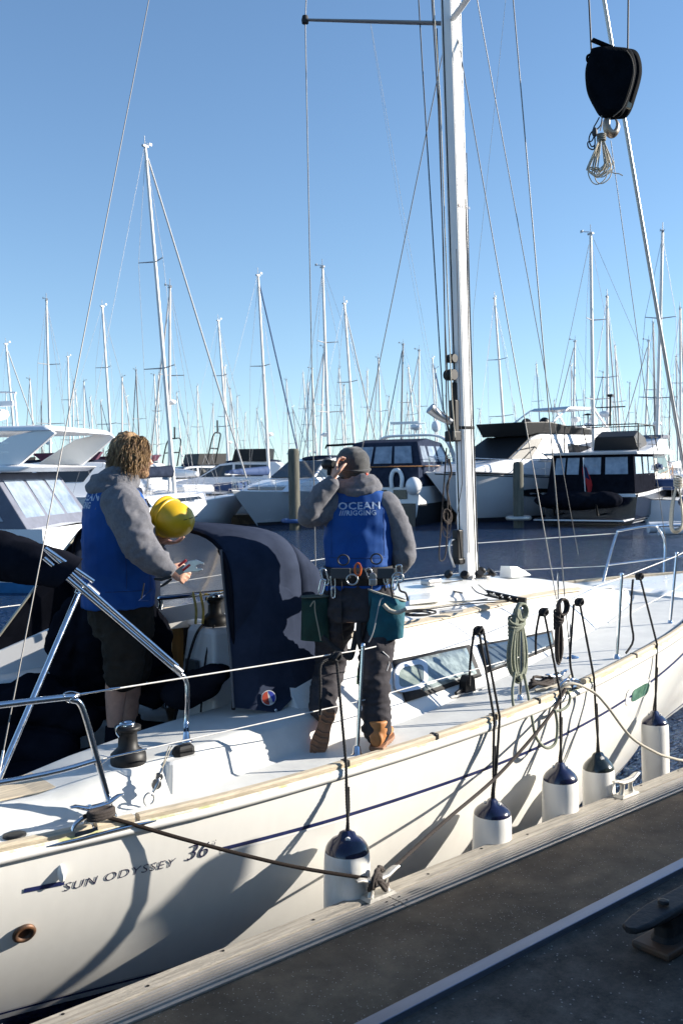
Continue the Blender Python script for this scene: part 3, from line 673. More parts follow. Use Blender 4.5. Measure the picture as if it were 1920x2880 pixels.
# ------------------------------------------------------------ pushpit, stanchions, lifelines, pulpit
ST = M['steel']
def foot(p, r=.024):
    return MB().lathe([(r*1.5, 0), (r*1.5, .006), (r, .01), (r*.8, .05), (r*.55, .055)], p, n=14)
pp = MB()
l0 = pz(319, 2292, 1.12); bend = py_(232, 1992, l0.y + .02); top1 = py_(190, 1961, l0.y + .03); top0 = V((.42, 4.42, 1.735)); 
pp.tube(spl([l0, lerp(l0, bend, .5), bend, lerp(bend, top1, .55) + V((-.012, 0, .014)), top1, lerp(top1, top0, .3) + V((0, 0, .004)), top0, V((.12, 4.7, 1.73)), V((.05, 5.2, 1.73))], 8), .0155, 12)
m1 = l0.lerp(bend, .52); pp.tube(spl([m1, m1 + V((-.35, .02, -.015)), V((.75, 4.37, 1.40)), V((.40, 4.46, 1.40)), V((.10, 4.75, 1.40))], 6), .0125, 10)
pp.tube([V((.42, 4.42, 1.73)), V((.42, 4.47, 1.11))], .0125, 10)
for s in (.0,):
    pp.tube(spl([V((.05, 6.3, 1.73)), V((.12, 6.8, 1.73)), V((.45, 7.05, 1.735)), V((1.6, 7.3, 1.74)), V((2.0, 7.38, 1.66)), V((2.1, 7.36, 1.12))], 6), .0155, 10)
pp.each('pushpit', ST, yacht)
stan = [pz(1004, 2124, 1.150), pz(1454, 1980, 1.20), pz(1733, 1860, 1.28), pz(1883, 1762, 1.335)]
stan[1] = V((4.93, 4.06, 1.205))
tops = [py_(1020, 1821, stan[0].y + .02), None, py_(1747, 1620, stan[2].y), py_(1901, 1560, stan[3].y)]
tops[1] = stan[1] + V((.015, -.005, .60))
for p, t in zip(stan, tops):
    mb = foot(p); mb.tube([p + V((0, 0, .02)), t], .0115, 12); mb.lathe([(.0135, 0), (.0135, .02), (.006, .026)], t, n=10); mb.build('stanchion', ST, yacht)
for p, t in zip(stan, tops):
    q = V((p.x, 2*CY - p.y, p.z)); mb = foot(q); mb.tube([q, q + V((0, 0, .62))], .0115, 10); mb.build('stanchion', ST, yacht)
q = pz(1686, 1668, 1.33); q2 = pz(1865, 1655, 1.38)
pul = MB(); D1 = q.dot(FWD) * 0
d1 = (q - EYE).dot(FWD); d2 = (q2 - EYE).dot(FWD)
pl = [q, pd(1712, 1570, d1 + .1), pd(1733, 1502, d1 + .2), pd(1748, 1492, d1 + .2), pd(1830, 1480, d1 + .35), pd(1852, 1492, d1 + .4), pd(1868, 1530, d1 + .4), pd(1866, 1600, d1 + .35), pd(1864, 1655, d1 + .3)]
pul.tube(spl(pl, 6), .0145, 12)
ml = [pd(1702, 1590, d1 + .08), pd(1780, 1580, d1 + .2), pd(1868, 1570, d1 + .38), pd(1960, 1562, d1 + .5)]
pul.tube(spl(ml, 5), .0105, 10)
# starboard half of the pulpit round the bow (outside the frame)
pul.tube(spl([pd(1830, 1480, d1 + .35), V((10.15, 6.05, 2.02)), V((10.42, 5.75, 2.02)), V((10.15, 5.45, 2.02)), V((9.3, 5.05, 2.0)), V((8.75, 4.95, 1.96)), V((8.7, 4.98, 1.42))], 6), .0145, 12)
pul.build('pulpit', ST, yacht)
rig = M['wire']
def line(name, pts, r, m=rig, n=6): return MB().tube(pts, r, n).build(name, m, yacht)
S2 = lambda t, dz: V((t.x, t.y, t.z - dz))
pend = py_(212, 1955, l0.y + .02)
bow_a = V((8.74, 4.95, 1.96)); bow_b = V((8.72, 4.96, 1.68))
M['lifeline'] = mat('white_lifeline', (.72, .70, .66), .4, var=.1, vscale=40)
ll = [pend] + [S2(t, .012) for t in tops]
line('lifeline', ll + [bow_a], .0040, M['lifeline'])
lo = [m1 + V((.03, 0, 0)), ] + [lerp(p, t, .5) for p, t in zip(stan, tops)]
line('lifeline', lo + [bow_b], .0034, M['lifeline'])
for a, b_ in ((pend, tops[0]), (lo[0], lo[1])):   # turnbuckles and wire loops at the aft ends
    d = (b_ - a).normalized(); mb = MB(); mb.tube([a + d*.02, a + d*.05, a + d*.06, a + d*.16, a + d*.17, a + d*.22], [.004, .006, .0045, .0045, .007, .004], 8)
    mb.tube(spl([a + d*.03, a + V((-.02, 0, .02)), a + V((-.055, 0, .012)), a + V((-.03, 0, -.03)), a + d*.03], 5), .0028, 6); mb.build('turnbuckle', ST, yacht)
# port lifelines seen over the deck
pt = [V((.9, 7.3, 1.70)), V((3.6, 7.45, 1.73)), V((4.95, 7.46, 1.80)), V((6.2, 7.32, 1.88)), V((7.5, 6.95, 1.93)), pd(1733, 1500, d1 + .2)]
line('lifeline', pt, .0042, M['lifeline']); line('lifeline', [p - V((0, 0, .3)) for p in pt[:-1]] + [pd(1700, 1592, d1 + .08)], .0035, M['lifeline'])
# ------------------------------------------------------------ mast
RAKE = .0385; MB0 = V((6.32, CY, 1.775)); MTOP = 15.6
def mastp(z, dx=0, dy=0): return V((MB0.x - (z - MB0.z) * RAKE * .62 + dx, MB0.y + (z - MB0.z) * 0.0055 + dy, z))
mb = MB(); sec = [(-.105, -.018), (-.105, .018), (-.075, .052), (0, .068), (.07, .050), (.10, 0), (.07, -.050), (0, -.068), (-.075, -.052)]
mb.loft([[mastp(z) + V((a, b_, 0)) for a, b_ in sec] for z in (1.80, 4, 7, 10, MTOP)], smooth=False)
mast = mb.build('mast', M['alu'], yacht, bevel=.012, seg=3)
mb = MB(); mb.loft([[mastp(z) + V((a, b_, 0)) for a, b_ in ((-.1085, -.006), (-.1085, .006), (-.1, .006), (-.1, -.006))] for z in (2.05, 3.0)], smooth=False)
mb.loft([[mastp(z) + V((a, b_, 0)) for a, b_ in ((-.1085, -.006), (-.1085, .006), (-.1, .006), (-.1, -.006))] for z in (3.2, 14.5)], smooth=False); mb.build('sail_track', M['black'], mast)
mb = MB()
for a, b_ in ((-.06, -.0615), (.045, -.0605)):
    mb.tube([mastp(2.0) + V((a, b_, 0)), mastp(14) + V((a, b_, 0))], .0035, 5)
mb.each('seam', M['alud'], mast)
mb = MB(); mb.box(MB0 + V((0, 0, .012)), (.30, .22, .03)); mb.build('mast_step', M['alud'], yacht, bevel=.01)
mb = MB(); rr = [[mastp(z) + V((a*1.03, b_*1.03, 0)) for a, b_ in sec] for z in (3.06, 3.085)]; mb.loft(rr, smooth=False); mb.build('strap', M['black'], mast)
# maker's mark on the mast
def mmap(u, v, w_): q = mastp(4.68 + v); return V((q.x + .005 + u*1.0, q.y - .0705 - w_, q.z)) + V((0, 0, 0))
text_mb('SELDEN', .032, lambda u, v, w_: mastp(4.93 + v) + V((-.028 + u*.95, -.0695 + max(0, u - .03)*.10, 0)), spacing=1.15).build('mast_lettering', mat('faded_grey_print', (.30, .27, .25), .6), mast, fix=False)
MB().tube([mastp(4.941) + V((-.05 + .011*math.cos(a), -.0665, .011*math.sin(a))) for a in [R(50 + 26*k) for k in range(11)]], .0022, 5).build('mast_emblem', mat('faded_orange', (.45, .22, .12), .6), mast)
# gooseneck and vang fittings on the aft face
def aft(z, d=0): return mastp(z) + V((-.105 - d, 0, 0))
mb = MB(); mb.box(aft(3.16, .02), (.06, .07, .30)); mb.box(aft(3.32, .012), (.04, .05, .28)); mb.lathe([(.045, -.045), (.05, 0), (.045, .045)], aft(3.52, .05), (0, 1, 0), 14); mb.lathe([(.035, -.04), (.04, 0), (.035, .04)], aft(3.66, .03), (0, 1, 0), 14)
mb.box(aft(3.00, .045), (.11, .10, .09)); mb.each('gooseneck', M['black'], mast, bevel=.012)
mb = MB(); a = aft(3.12, .06); mb.tube(spl([a, a + V((-.10, .05, .06)), a + V((-.17, .08, .12))], 4), [.03, .04, .05], 10); mb.build('halyard_block', M['alud'], mast)
mb = MB(); mb.box(aft(2.05, .03), (.07, .07, .30)); mb.box(aft(1.93, .03), (.09, .09, .05)); mb.build('vang_bracket', M['black'], mast, bevel=.01)
mb = MB(); a = aft(2.0, .075); mb.tube(spl([a + V((0, 0, .12)), a + V((-.05, 0, .10)), a + V((-.055, 0, 0)), a + V((.0, 0, -.12))], 4), .014, 8, flat=.5); mb.build('cam_arm', M['steelr'], mast)
mb = MB()
for dx, dy in ((-.17, -.10), (-.22, .04), (.14, -.12), (.18, .02), (-.05, -.16), (.10, -.17)):
    c = MB0 + V((dx, dy, .045)); mb.lathe([(.032, -.02), (.04, -.006), (.04, .006), (.032, .02)], c, (dx, dy, .2), 14)
mb.each('turning_block', M['black'], yacht)
# spreaders
M['spread'] = mat('spreader_alloy', (.25, .25, .26), .4, .5)
zs = 6.48; c = mastp(zs); tipP = py_(858, 56, 6.86); tipS = c + V((-.52, -1.05, .06))
for tp in (tipP, tipS):
    a = c + V((-.04, .05 if tp.y > CY else -.05, 0)); MB().tube([a, lerp(a, tp, .5), tp], [.034, .03, .022], 10, flat=.45, up=(0, 0, 1)).build('spreader', M['spread'] if tp is tipP else M['alu'], mast)
    MB().lathe([(.03, -.03), (.034, 0), (.024, .035)], tp, (0, 0, 1), 10).build('spreader_tip', M['rubber'], mast)
zs2 = 10.9; c2_ = mastp(zs2)
for s in (1, -1): MB().tube([c2_, c2_ + V((-.4, s*.85, .05))], [.03, .02], 8, flat=.45).build('spreader', M['spread'], mast)
# standing rigging
top = mastp(MTOP - .1)
chS = pz(1603, 1862, 1.30); capP = py_(888, 1640, 7.35)
line('shroud', [c2_ + V((-.4, -.85, .05)), tipS, chS], .0048); line('shroud', [c2_ + V((-.4, .85, .05)), tipP, capP], .0048)
lowS = pz(1568, 1712, 1.62); line('shroud', [mastp(6.35, 0, -.06), lowS], .0045)
lowS2 = py_(1625, 1560, 7.2); line('shroud', [mastp(7.9, .1, .0) + V((0, .04, 0)), lowS2], .0045)
line('shroud', [mastp(6.35, -.02, .06), py_(1018, 1260, 7.3), py_(1008, 1300, 7.3)], .0045)
for p in (chS, lowS):
    d = V((0, 0, 1)); mb = MB(); mb.tube([p, p + d*.02, p + d*.03, p + d*.16, p + d*.17, p + d*.28], [.006, .009, .007, .007, .010, .005], 8); mb.build('turnbuckle', ST, yacht)
fs0 = py_(1924, 1330, CY); fs1 = py_(1692, -30, CY + .02); d = (fs1 - fs0); line('furling_foil', [fs0 - d*.17, fs1 + d*1.0], .020, M['alud'], 8)
line('forestay_halyard', [py_(1873, 1545, CY + .1), py_(1716, 395, CY)], .0042)
bs = V((1.49, 4.19, 1.10)); tp_ = py_(419, 0, 5.75); dd = (tp_ - bs); line('backstay', [bs, bs + dd*.08, bs + dd*1.0, bs + dd*1.9], .0036)
mb = MB(); mb.tube([bs, bs + dd*.03, bs + dd*.035, bs + dd*.085], [.006, .012, .008, .006], 8); mb.tube([bs - dd.normalized()*.06, bs], [.03, .022], 10); mb.build('backstay_tensioner', M['steelr'], yacht)
line('flag_halyard', [py_(1040, 64, 6.5), py_(1117, 555, 6.7), py_(1245, 1260, 7.0)], .0012, M['ropew'], 4); line('flag_halyard', [py_(1042, 64, 6.5), py_(1124, 540, 6.8), py_(1215, 1050, 7.1)], .0012, M['ropew'], 4)
line('flag_halyard', [py_(1421, 0, 5.0), py_(1330, 880, 5.3), py_(1322, 1560, 5.6)], .0016, M['ropew'], 4)
line('topping_lift', [py_(1176, -10, 6.0), py_(1188, 200, 6.0), py_(1246, 1150, 5.8), aft(2.95, .05)], .0055, M['wired'])
# halyards running down beside the mast
def hal(pts, r, m): line('halyard', [py_(x, y, Y) for x, y, Y in pts], r, m)
hal([(1213, -10, 5.75), (1232, 300, 5.75), (1246, 700, 5.75), (1256, 1190, 5.75), (1268, 1260, 5.7)], .0055, M['ropebr'])
hal([(1217, -10, 5.7), (1238, 300, 5.7), (1250, 640, 5.7), (1270, 1120, 5.66), (1279, 1230, 5.66)], .0055, M['ropew'])
hal([(1228, 80, 5.8), (1240, 500, 5.8), (1250, 900, 5.78), (1264, 1180, 5.74)], .005, M['ropeb'])
hal([(1308, 560, 5.60), (1309, 620, 5.6), (1317, 950, 5.6), (1330, 1400, 5.6), (1340, 1660, 5.65)], .005, M['ropebr'])
hal([(1311, 430, 5.62), (1319, 800, 5.62), (1334, 1300, 5.62), (1345, 1650, 5.65)], .0045, M['wired'])
hal([(1283, 700, 5.6), (1290, 1000, 5.6), (1299, 1360, 5.6), (1280, 1475, 5.64)], .0035, M['wired'])
# slack rope loops hanging at the mast
mb = MB()
P = [(1255, 1260), (1248, 1360), (1240, 1480), (1234, 1560), (1240, 1578), (1252, 1560), (1257, 1480), (1258, 1360)]
mb.tube(spl([py_(x, y, 5.64) for x, y in P], 5), .0062, 7)
for k in range(4):
    cxy = 1255 + 1.5*k, 1448 + 2*k; mb.tube([py_(cxy[0] + 11*math.cos(a), cxy[1] + (17 + k)*math.sin(a), 5.62 + .008*k) for a in [R(24*i) for i in range(16)]], .0045, 6)
mb.tube(spl([py_(x, y, 5.6) for x, y in [(1258, 1280), (1262, 1350), (1258, 1400), (1268, 1440), (1262, 1500), (1244, 1480), (1247, 1505), (1260, 1512), (1268, 1500)]], 5), .003, 6)
mb.tube(spl([py_(x, y, 5.61) for x, y in [(1262, 1290), (1268, 1330), (1256, 1370), (1264, 1420)]], 5), .009, 6)
mb.build('rope_tail', M['ropebr'], yacht)
# ------------------------------------------------------------ deck gear in front of the mast: organiser, lines, vents
mb = MB()
o0 = pz(1378, 1675, 1.74); o1 = pz(1445, 1690, 1.715)
d = (o1 - o0).normalized()
for k in range(4):
    q = o0.lerp(o1, k/3); mb.lathe([(.030, 0), (.034, .008), (.022, .012), (.022, .02), (.034, .024), (.03, .032), (.008, .034)], q, n=14)
mb.bar(o0 - d*.04 + V((0,0,-.004)), o1 + d*.06 + V((0,0,-.004)), .05, .008); mb.bar(o0 - d*.04 + V((0,0,.034)), o1 + d*.06 + V((0,0,.034)), .03, .005)
mb.box(o1 + d*.07 + V((0, 0, .015)), (.02, .07, .05)); mb.build('deck_organiser', M['black'], yacht)
def dl(name, pts, r, m, z0): line(name, spl([pz(x, y, z0 + dz) for x, y, dz in pts], 5), r, m)
dl('control_line', [(1140, 1718, 0), (1250, 1702, .0), (1370, 1684, .02)], .0055, M['ropew'], 1.70)
dl('control_line', [(1140, 1712, 0), (1250, 1694, .0), (1420, 1687, .02)], .0055, M['ropew'], 1.70)
dl('control_line', [(1140, 1724, 0), (1300, 1700, .0), (1430, 1692, .02)], .0045, M['ropebr'], 1.70)
dl('control_line', [(1200, 1646, 0), (1260, 1660, .0), (1300, 1668, .01)], .0055, M['ropeb'], 1.74)
dl('control_line', [(1345, 1645, .03), (1375, 1668, .0), (1400, 1680, .02)], .0055, M['ropew'], 1.76)
dl('control_line', [(1325, 1650, .03), (1345, 1668, .0), (1400, 1680, .02)], .0045, M['ropeb'], 1.76)
dl('control_line', [(1160, 1642, .0), (1240, 1640, .0), (1300, 1632, .02)], .0055, M['ropew'], 1.78)
mb = MB()
for k, (cx, cy, a, b_) in enumerate(((1190, 1664, 34, 11), (1196, 1668, 36, 10), (1185, 1667, 30, 8), (1180, 1722, 46, 7), (1172, 1726, 40, 6))):
    mb.tube([pz(cx + a*math.cos(t), cy + b_*math.sin(t), 1.73 - (.03 if cy > 1700 else 0) + .006*k) for t in [R(18*i) for i in range(21)]], .0065, 7)
mb.each('coiled_tail', M['ropeb'], yacht)
q0 = pz(1236, 1722, 1.70); q1 = pz(1298, 1716, 1.70)
MB().tube([q0, q1], [.012, .016], 8).build('winch_handle', M['alud'], yacht)
# sliding hatch and deck hatch frames
mb = MB(); P = [pz(1150, 1690, 1.752), pz(1248, 1680, 1.752), pz(1240, 1650, 1.752), pz(1150, 1655, 1.752)]; mb.plate(P, .03, V((0, 0, 1))); mb.build('sliding_hatch', M['gel'], yacht, bevel=.006)
p0 = pz(1212, 1640, 1.80); mb = MB(); mb.box(p0 + V((0, 0, .01)), (.16, .10, .05)); mb.build('hatch_handle', M['alud'], yacht, bevel=.015)
c_ = V((6.66, CY - .12, 1.755)); mb = MB(); mb.loft([[c_ + V((x, y*w_, z)) for y, z in ((-1, 0), (-.8, h_), (.8, h_), (1, 0))] for x, w_, h_ in ((0, .07, .10), (.10, .07, .09), (.20, .07, .05), (.28, .06, .01))], smooth=False); mb.build('mast_boot', M['gel'], yacht, bevel=.015, seg=3)
mb = MB(); c_ = pz(1600, 1662, 1.50); mb.box(c_, (.55, .5, .03)); mb.build('deck_hatch', M['gel'], yacht, bevel=.01)
MB().box(c_ + V((0, 0, .017)), (.47, .42, .012)).build('hatch_glass', M['glass'], yacht, bevel=.004)
# small block and shackle hanging from the lower lifeline
sh = pz(418, 2262, 1.13); tp2 = py_(480, 2098, sh.y + .02)
mb = MB(); dv = tp2 - sh
mb.tube([sh + dv*.02 + V((.028*math.cos(a), 0, .03*math.sin(a) + .02)) for a in [R(24*i) for i in range(16)]], .005, 7)
mb.lathe([(.024, -.012), (.027, 0), (.024, .012)], sh + dv*.34, (.3, 1, 0), 14); mb.tube([sh + dv*.2, sh + dv*.3, sh + dv*.4, sh + dv*.5], [.006, .018, .02, .006], 8, flat=.6); mb.lathe([(.018, -.012), (.02, 0), (.018, .012)], sh + dv*.47, (.3, 1, 0), 12)
mb.tube([sh + dv*.14, sh + dv*.24], .006, 6); mb.tube([sh + dv*.5, sh + dv*.62], .007, 6); mb.build('snatch_block', M['steelr'], yacht)
mb = MB()
for k in (-1, 1): mb.tube([sh + dv*.6, sh + dv*.8 + V((.006*k, 0, 0)), tp2 + V((.008*k, 0, 0))], .0028, 5)
mb.each('block_lashing', M['ropew'], yacht)
# ------------------------------------------------------------ bimini hoops folded aft and their diagonal strut
b0 = pz(525, 2085, 1.315); y1_ = b0.y + .06
mb = foot(b0, .02); mb.build('hoop_socket', ST, yacht)
k1 = py_(527, 1950, y1_); k2 = py_(498, 1888, y1_ + .02); far_ = py_(128, 1572, y1_ + .28); join = py_(258, 1668, y1_ + .22)
MB().tube(spl([b0 + V((0, 0, .04)), py_(524, 2030, y1_), k1, lerp(k1, k2, .5) + V((.02, 0, .012)), k2, lerp(k2, far_, .2)], 6), .0145, 12).tube([lerp(k2, far_, .2), far_, far_ + (far_ - k2)*.01], .0145, 12).build('bimini_hoop', ST, yacht)
o_ = V((0, -.006, .036)); MB().tube([k2 + o_*.8, lerp(k2, far_, .5) + o_*.9, far_ + o_*1.3, far_ + (far_ - k2)*.01 + o_*1.3], .0125, 12).build('bimini_hoop', ST, yacht)
MB().tube([join + o_*1.2 + V((0, -.02, .02)), far_ + V((0, -.02, .05)), far_ + (far_ - k2)*.01 + V((0, -.02, .05))], .012, 12).build('bimini_hoop', ST, yacht)
mb = MB(); mb.lathe([(.02, -.03), (.021, 0), (.02, .03)], k2 + o_*.3, (k2 - far_), 10); mb.lathe([(.022, -.04), (.023, 0), (.022, .04)], join + o_*.3, (k2 - far_), 10); mb.each('hoop_clamp', M['steelr'], yacht)
sb = V((1.52, 4.30, 1.21)); st_ = py_(220, 1672, join.y)
mb = MB(); mb.tube([sb, st_], .0155, 12); mb.tube([st_, st_ + (st_ - sb).normalized()*.05], .02, 10); mb.build('bimini_strut', ST, yacht)
# folded canvas on the hoops (port half mirrored behind)
d = (far_ - k2).normalized(); up = V((0, 0, 1)); side = d.cross(up).normalized(); up2 = side.cross(d)
mb = MB(); rings = []; rnd = random.Random(3)
for i in range(16):
    t = i / 15; c = (far_ + up2*.02 - d*.14).lerp(pd(-150, 1520, (far_ - EYE).dot(FWD) + .35), t)
    ra = lerp(.10, .135, min(1, t*2.6)); rb = lerp(.09, .13, min(1, t*2.5))
    rings.append([c + up2*(math.cos(a)*ra*(1 + .1*math.sin(5*a + i*.8))) + side*(math.sin(a)*rb*(1 + .08*math.sin(3*a + i))) for a in [2*math.pi*k/18 for k in range(18)]])
mb.loft(rings); mb.build('bimini_canvas', M['canvasb'], yacht)
# ------------------------------------------------------------ sprayhood
SX = 3.12
def hoop(x0, hw, zt, zb, xt=None, n=22, corner=.42, skew=0.0):
    """arched hoop starboard->port"""
    P = []
    for i in range(n + 1):
        a = math.pi * i / n; c = math.cos(a); s = math.sin(a)
        y = CY - hw * math.copysign(abs(c) ** corner, c); z = zb + (zt - zb) * (abs(s) ** .24)
        xx = lerp(x0, xt if xt is not None else x0, abs(s) ** .6); P.append(V((xx, y, z)))
    return P
h0 = hoop(SX + .03, 1.05, 2.39, 1.42, SX + .02); h1 = hoop(3.32, 1.06, 2.41, 1.46, 3.32); h2 = hoop(3.66, 1.05, 2.38, 1.54, 3.64); h3 = hoop(3.86, 1.02, 2.20, 1.62, 3.86); h4 = hoop(4.06, .98, 1.79, 1.70, 4.10)
def resamp(a, b, n):
    return [[p.lerp(q, t) + V((0, 0, .008*math.sin(math.pi*t))) for p, q in zip(a, b)] for t in [k/n for k in range(n)]]
mb = MB()
mb.loft([h0] + resamp(h0, h1, 3)[1:] + resamp(h1, h2, 3) + [h2], close=False, caps=False); mb.loft([r[:6] for r in [h2] + resamp(h2, h3, 3)[1:] + [h3]], close=False, caps=False); mb.loft([r[-6:] for r in [h2] + resamp(h2, h3, 3)[1:] + [h3]], close=False, caps=False)
spray = mb.build('sprayhood', M['canvas'], yacht, solid=.006)
# front window: lower front between h3 and h4
mb = MB(); mb.loft([h2[5:-5], h3[5:-5], h4[5:-5]], close=False, caps=False); mb.build('front_window', M['vinyl'], spray)
mb = MB(); mb.loft([h3[:6], h4[:6]], close=False, caps=False); mb.loft([h3[-6:], h4[-6:]], close=False, caps=False); mb.each('front_corner', M['vinyl'], spray)
mb = MB(); mb.tube(h0, .012, 8); mb.tube([V((3.14, 4.70, 1.36)), V((3.13, 4.68, 1.5))], .012, 8); mb.each('hood_hoop', M['canvasb'], spray)
mb = MB(); mb.tube([h0[5] + V((.02, .02, -.02)), V((3.55, 4.98, 1.78))], .017, 8); mb.tube([h0[-6] + V((.02, -.02, -.02)), V((3.55, 6.5, 1.78))], .017, 8); mb.each('hood_brace', M['canvasb'], spray)
# side panels reaching down to the coaming
P = [py_(622, 1545, 4.78), py_(636, 1700, 4.74), py_(650, 1860, 4.68), py_(658, 1990, 4.63), py_(720, 1997, 4.58), py_(783, 2005, 4.53), py_(835, 1952, 4.56), py_(900, 1892, 4.60), V((3.78, 4.66, 1.75)), V((3.62, 4.70, 1.98)), V((3.4, 4.72, 2.2))]
mb = MB(); mb.plate(P, .006); mb.build('side_panel', M['canvas'], spray)
e_ = [p + V((-.006, -.006, 0)) for p in P[:4]]; MB().tube(e_, .008, 6).build('panel_binding', mat('grey_binding', (.10, .10, .11), .7), spray)
Q = [py_(226, 1494, 6.85), py_(110, 1640, 6.88), py_(0, 1788, 6.9), py_(-60, 1850, 6.9), py_(0, 1828, 6.9), py_(70, 1798, 6.9), py_(170, 1752, 6.88), V((3.4, 6.85, 1.75)), V((3.9, 6.8, 1.9)), V((3.5, 6.8, 2.3))]
mb = MB(); mb.plate(Q, .006); pn = mb.build('side_panel', M['canvasb'], spray)
MB().tube([p + V((-.01, -.01, 0)) for p in Q[:3]], .010, 6).build('panel_binding', mat('pale_binding', (.42, .40, .33), .6), spray)
mb = MB(); mb.plate([py_(x, y, 6.93) for x, y in ((-40, 1840), (0, 1826), (70, 1796), (185, 1745), (420, 1700), (430, 1930), (95, 1935), (-40, 1940))], .04); mb.build('port_backrest', M['gelb'], yacht, bevel=.01)
mb = MB(); mb.plate([py_(x, y, 5.72) for x, y in ((480, 1768), (512, 1762), (512, 1990), (478, 1990))], .02); mb.build('companionway_board', mat('varnished_board', (.42, .22, .07), .45, var=.3, vscale=7, stretch=(5, 5, .6)), yacht)
mb = MB(); mb.plate([py_(x, y, 5.68) for x, y in ((425, 1742), (600, 1722), (600, 1754), (425, 1772))], .05); mb.build('washboard_slide', M['gel'], yacht, bevel=.004)
mb = MB(); mb.tube([py_(470, 1770, 5.66), py_(468, 1990, 5.66)], .02, 8); mb.build('companionway_pillar', M['steel'], yacht)
# round maker's patch on the panel
c_ = py_(757, 1963, 4.55); nrm = (P[3] - P[0]).cross(P[5] - P[0]).normalized(); nrm = nrm if nrm.y < 0 else -nrm
ux = V((0, 0, 1)).cross(nrm).normalized() * -1; ux = ux if ux.x > 0 else -ux; uz = ux.cross(nrm); uz = uz if uz.z > 0 else -uz
pl_d = (P[3] - P[0]).cross(P[5] - P[0]).normalized(); c_ = c_ - pl_d * (c_ - P[0]).dot(pl_d) + nrm * .004
def disc(c, r, n=28, k0=0, k1=360): return [c + ux*(r*math.cos(R(a))) + uz*(r*math.sin(R(a))) for a in [lerp(k0, k1, i/n) for i in range(n)]]
dp = MB().add(disc(c_, .044), [tuple(range(28))]).build('round_patch', mat('patch_white', (.6, .6, .6), .5), spray)
MB().add(disc(c_ + nrm*.001, .039, 28, 100, 280) , [tuple(range(28))]).build('patch_red', mat('patch_red', (.45, .06, .03), .5), dp)
MB().add(disc(c_ + nrm*.001, .039, 28, -50, 98) , [tuple(range(28))]).build('patch_blue', mat('patch_blue', (.03, .05, .35), .5), dp)
text_mb('TECSEW', .015, lambda u, v, w_: c_ + nrm*.002 + ux*(u - .016) + uz*(v - .028)).build('patch_lettering', M['letter'], dp, fix=False)
mb = MB(); mb.lathe([(.009, 0), (.009, .004), (.004, .006)], P[5] + V((-.02, -.002, .02)), nrm, 10); mb.build('stud', ST, spray)
# companionway furniture visible through the hood: port cabintop winch, grab bar, instrument panel, straps
wp = pz(606, 1757, 1.775); 
mb = MB(); mb.loft([[V((wp.x + x, wp.y + y, z)) for x, y in ((-.12*k, -.16*k), (.3, -.16*k), (.3, .16*k), (-.12*k, .16*k))] for z, k in ((1.05, 1.55), (1.74, .98), (1.772, .86))], smooth=False); mb.build('winch_pod', M['gelb'], yacht, bevel=.03, seg=4)
winch(wp, .92, yacht)
mb = MB(); mb.box(V((wp.x - .165, wp.y + .02, 1.50)), (.03, .13, .15)); mb.box(V((wp.x - .155, wp.y + .05, 1.36)), (.03, .06, .07)); mb.each('instrument', mat('grey_plastic', (.05, .06, .07), .4), yacht, bevel=.006)
mb = MB(); mb.box(V((wp.x - .185, wp.y + .04, 1.29)), (.015, .04, .05)); mb.build('power_socket', M['gelb'], yacht, bevel=.004)
mb = MB(); a = V((wp.x - .02, wp.y, 1.79)); mb.tube(spl([a + V((-.08, -.02, 0)), a + V((-.13, -.01, -.06)), V((wp.x - .18, wp.y + .05, 1.55)), V((wp.x - .22, wp.y + .12, 1.25)), V((wp.x - .26, wp.y + .16, 1.05))], 6), .009, 8); mb.tube(spl([a + V((-.04, -.08, 0)), V((wp.x - .14, wp.y - .10, 1.6)), V((wp.x - .20, wp.y - .12, 1.25))], 6), .006, 6); mb.build('sheet_tail', M['ropeb'], yacht)
mb = MB(); a, b_ = py_(450, 1683, 5.5), py_(632, 1664, 5.2); mb.tube(spl([a + V((0, 0, -.07)), a + V((.01, 0, -.02)), a, lerp(a, b_, .15), b_], 5), .016, 10); mb.build('grab_bar', M['steel'], yacht)
mb = MB(); a, b_ = py_(440, 1738, 5.6), py_(640, 1700, 5.3); mb.bar(a, b_, .03, .10); mb.build('hood_coaming', M['gelb'], yacht)
mb = MB()
for x in (548, 568):
    mb.tube(spl([py_(x - 6, 1668, 5.25), py_(x, 1690, 5.2), py_(x + 4, 1720, 5.19), py_(x + 2, 1755, 5.19)], 4), .017, 6, flat=.15, up=(1, 0, 0))
mb.build('webbing_strap', mat('yellow_webbing', (.36, .27, .06), .8, var=.3, vscale=30), yacht)
# ------------------------------------------------------------ people
from mathutils.bvhtree import BVHTree
UZ = V((0, 0, 1))
def jp(p): return pd(*p)
M['skin'] = mat('skin', (.56, .31, .22), .5, var=.12, vscale=22, bump=.15, bscale=180)
M['hood'] = mat('grey_fleece', (.15, .15, .165), .95, spec=.1, var=.14, vscale=60, bump=.5, bscale=300, sheen=.1)
M['vest'] = mat('blue_softshell', (.008, .062, .25), .7, spec=.2, var=.12, vscale=6, bump=.12, bscale=300)
M['trous'] = mat('charcoal_work_cloth', (.045, .042, .047), .9, spec=.12, var=.2, vscale=8, bump=.3, bscale=300)
M['shorts'] = mat('brown_black_cloth', (.026, .022, .018), .9, spec=.12, var=.25, vscale=8, bump=.3, bscale=300)
M['logo'] = mat('silver_print', (.34, .42, .55), .5, var=.25, vscale=40)
M['boot'] = mat('tan_leather', (.42, .17, .05), .6, var=.2, vscale=20)
M['sole'] = mat('gum_sole', (.22, .11, .06), .7, var=.25, vscale=25)
M['web'] = mat('black_webbing', (.015, .015, .017), .75, var=.3, vscale=50, bump=.4, bscale=400)
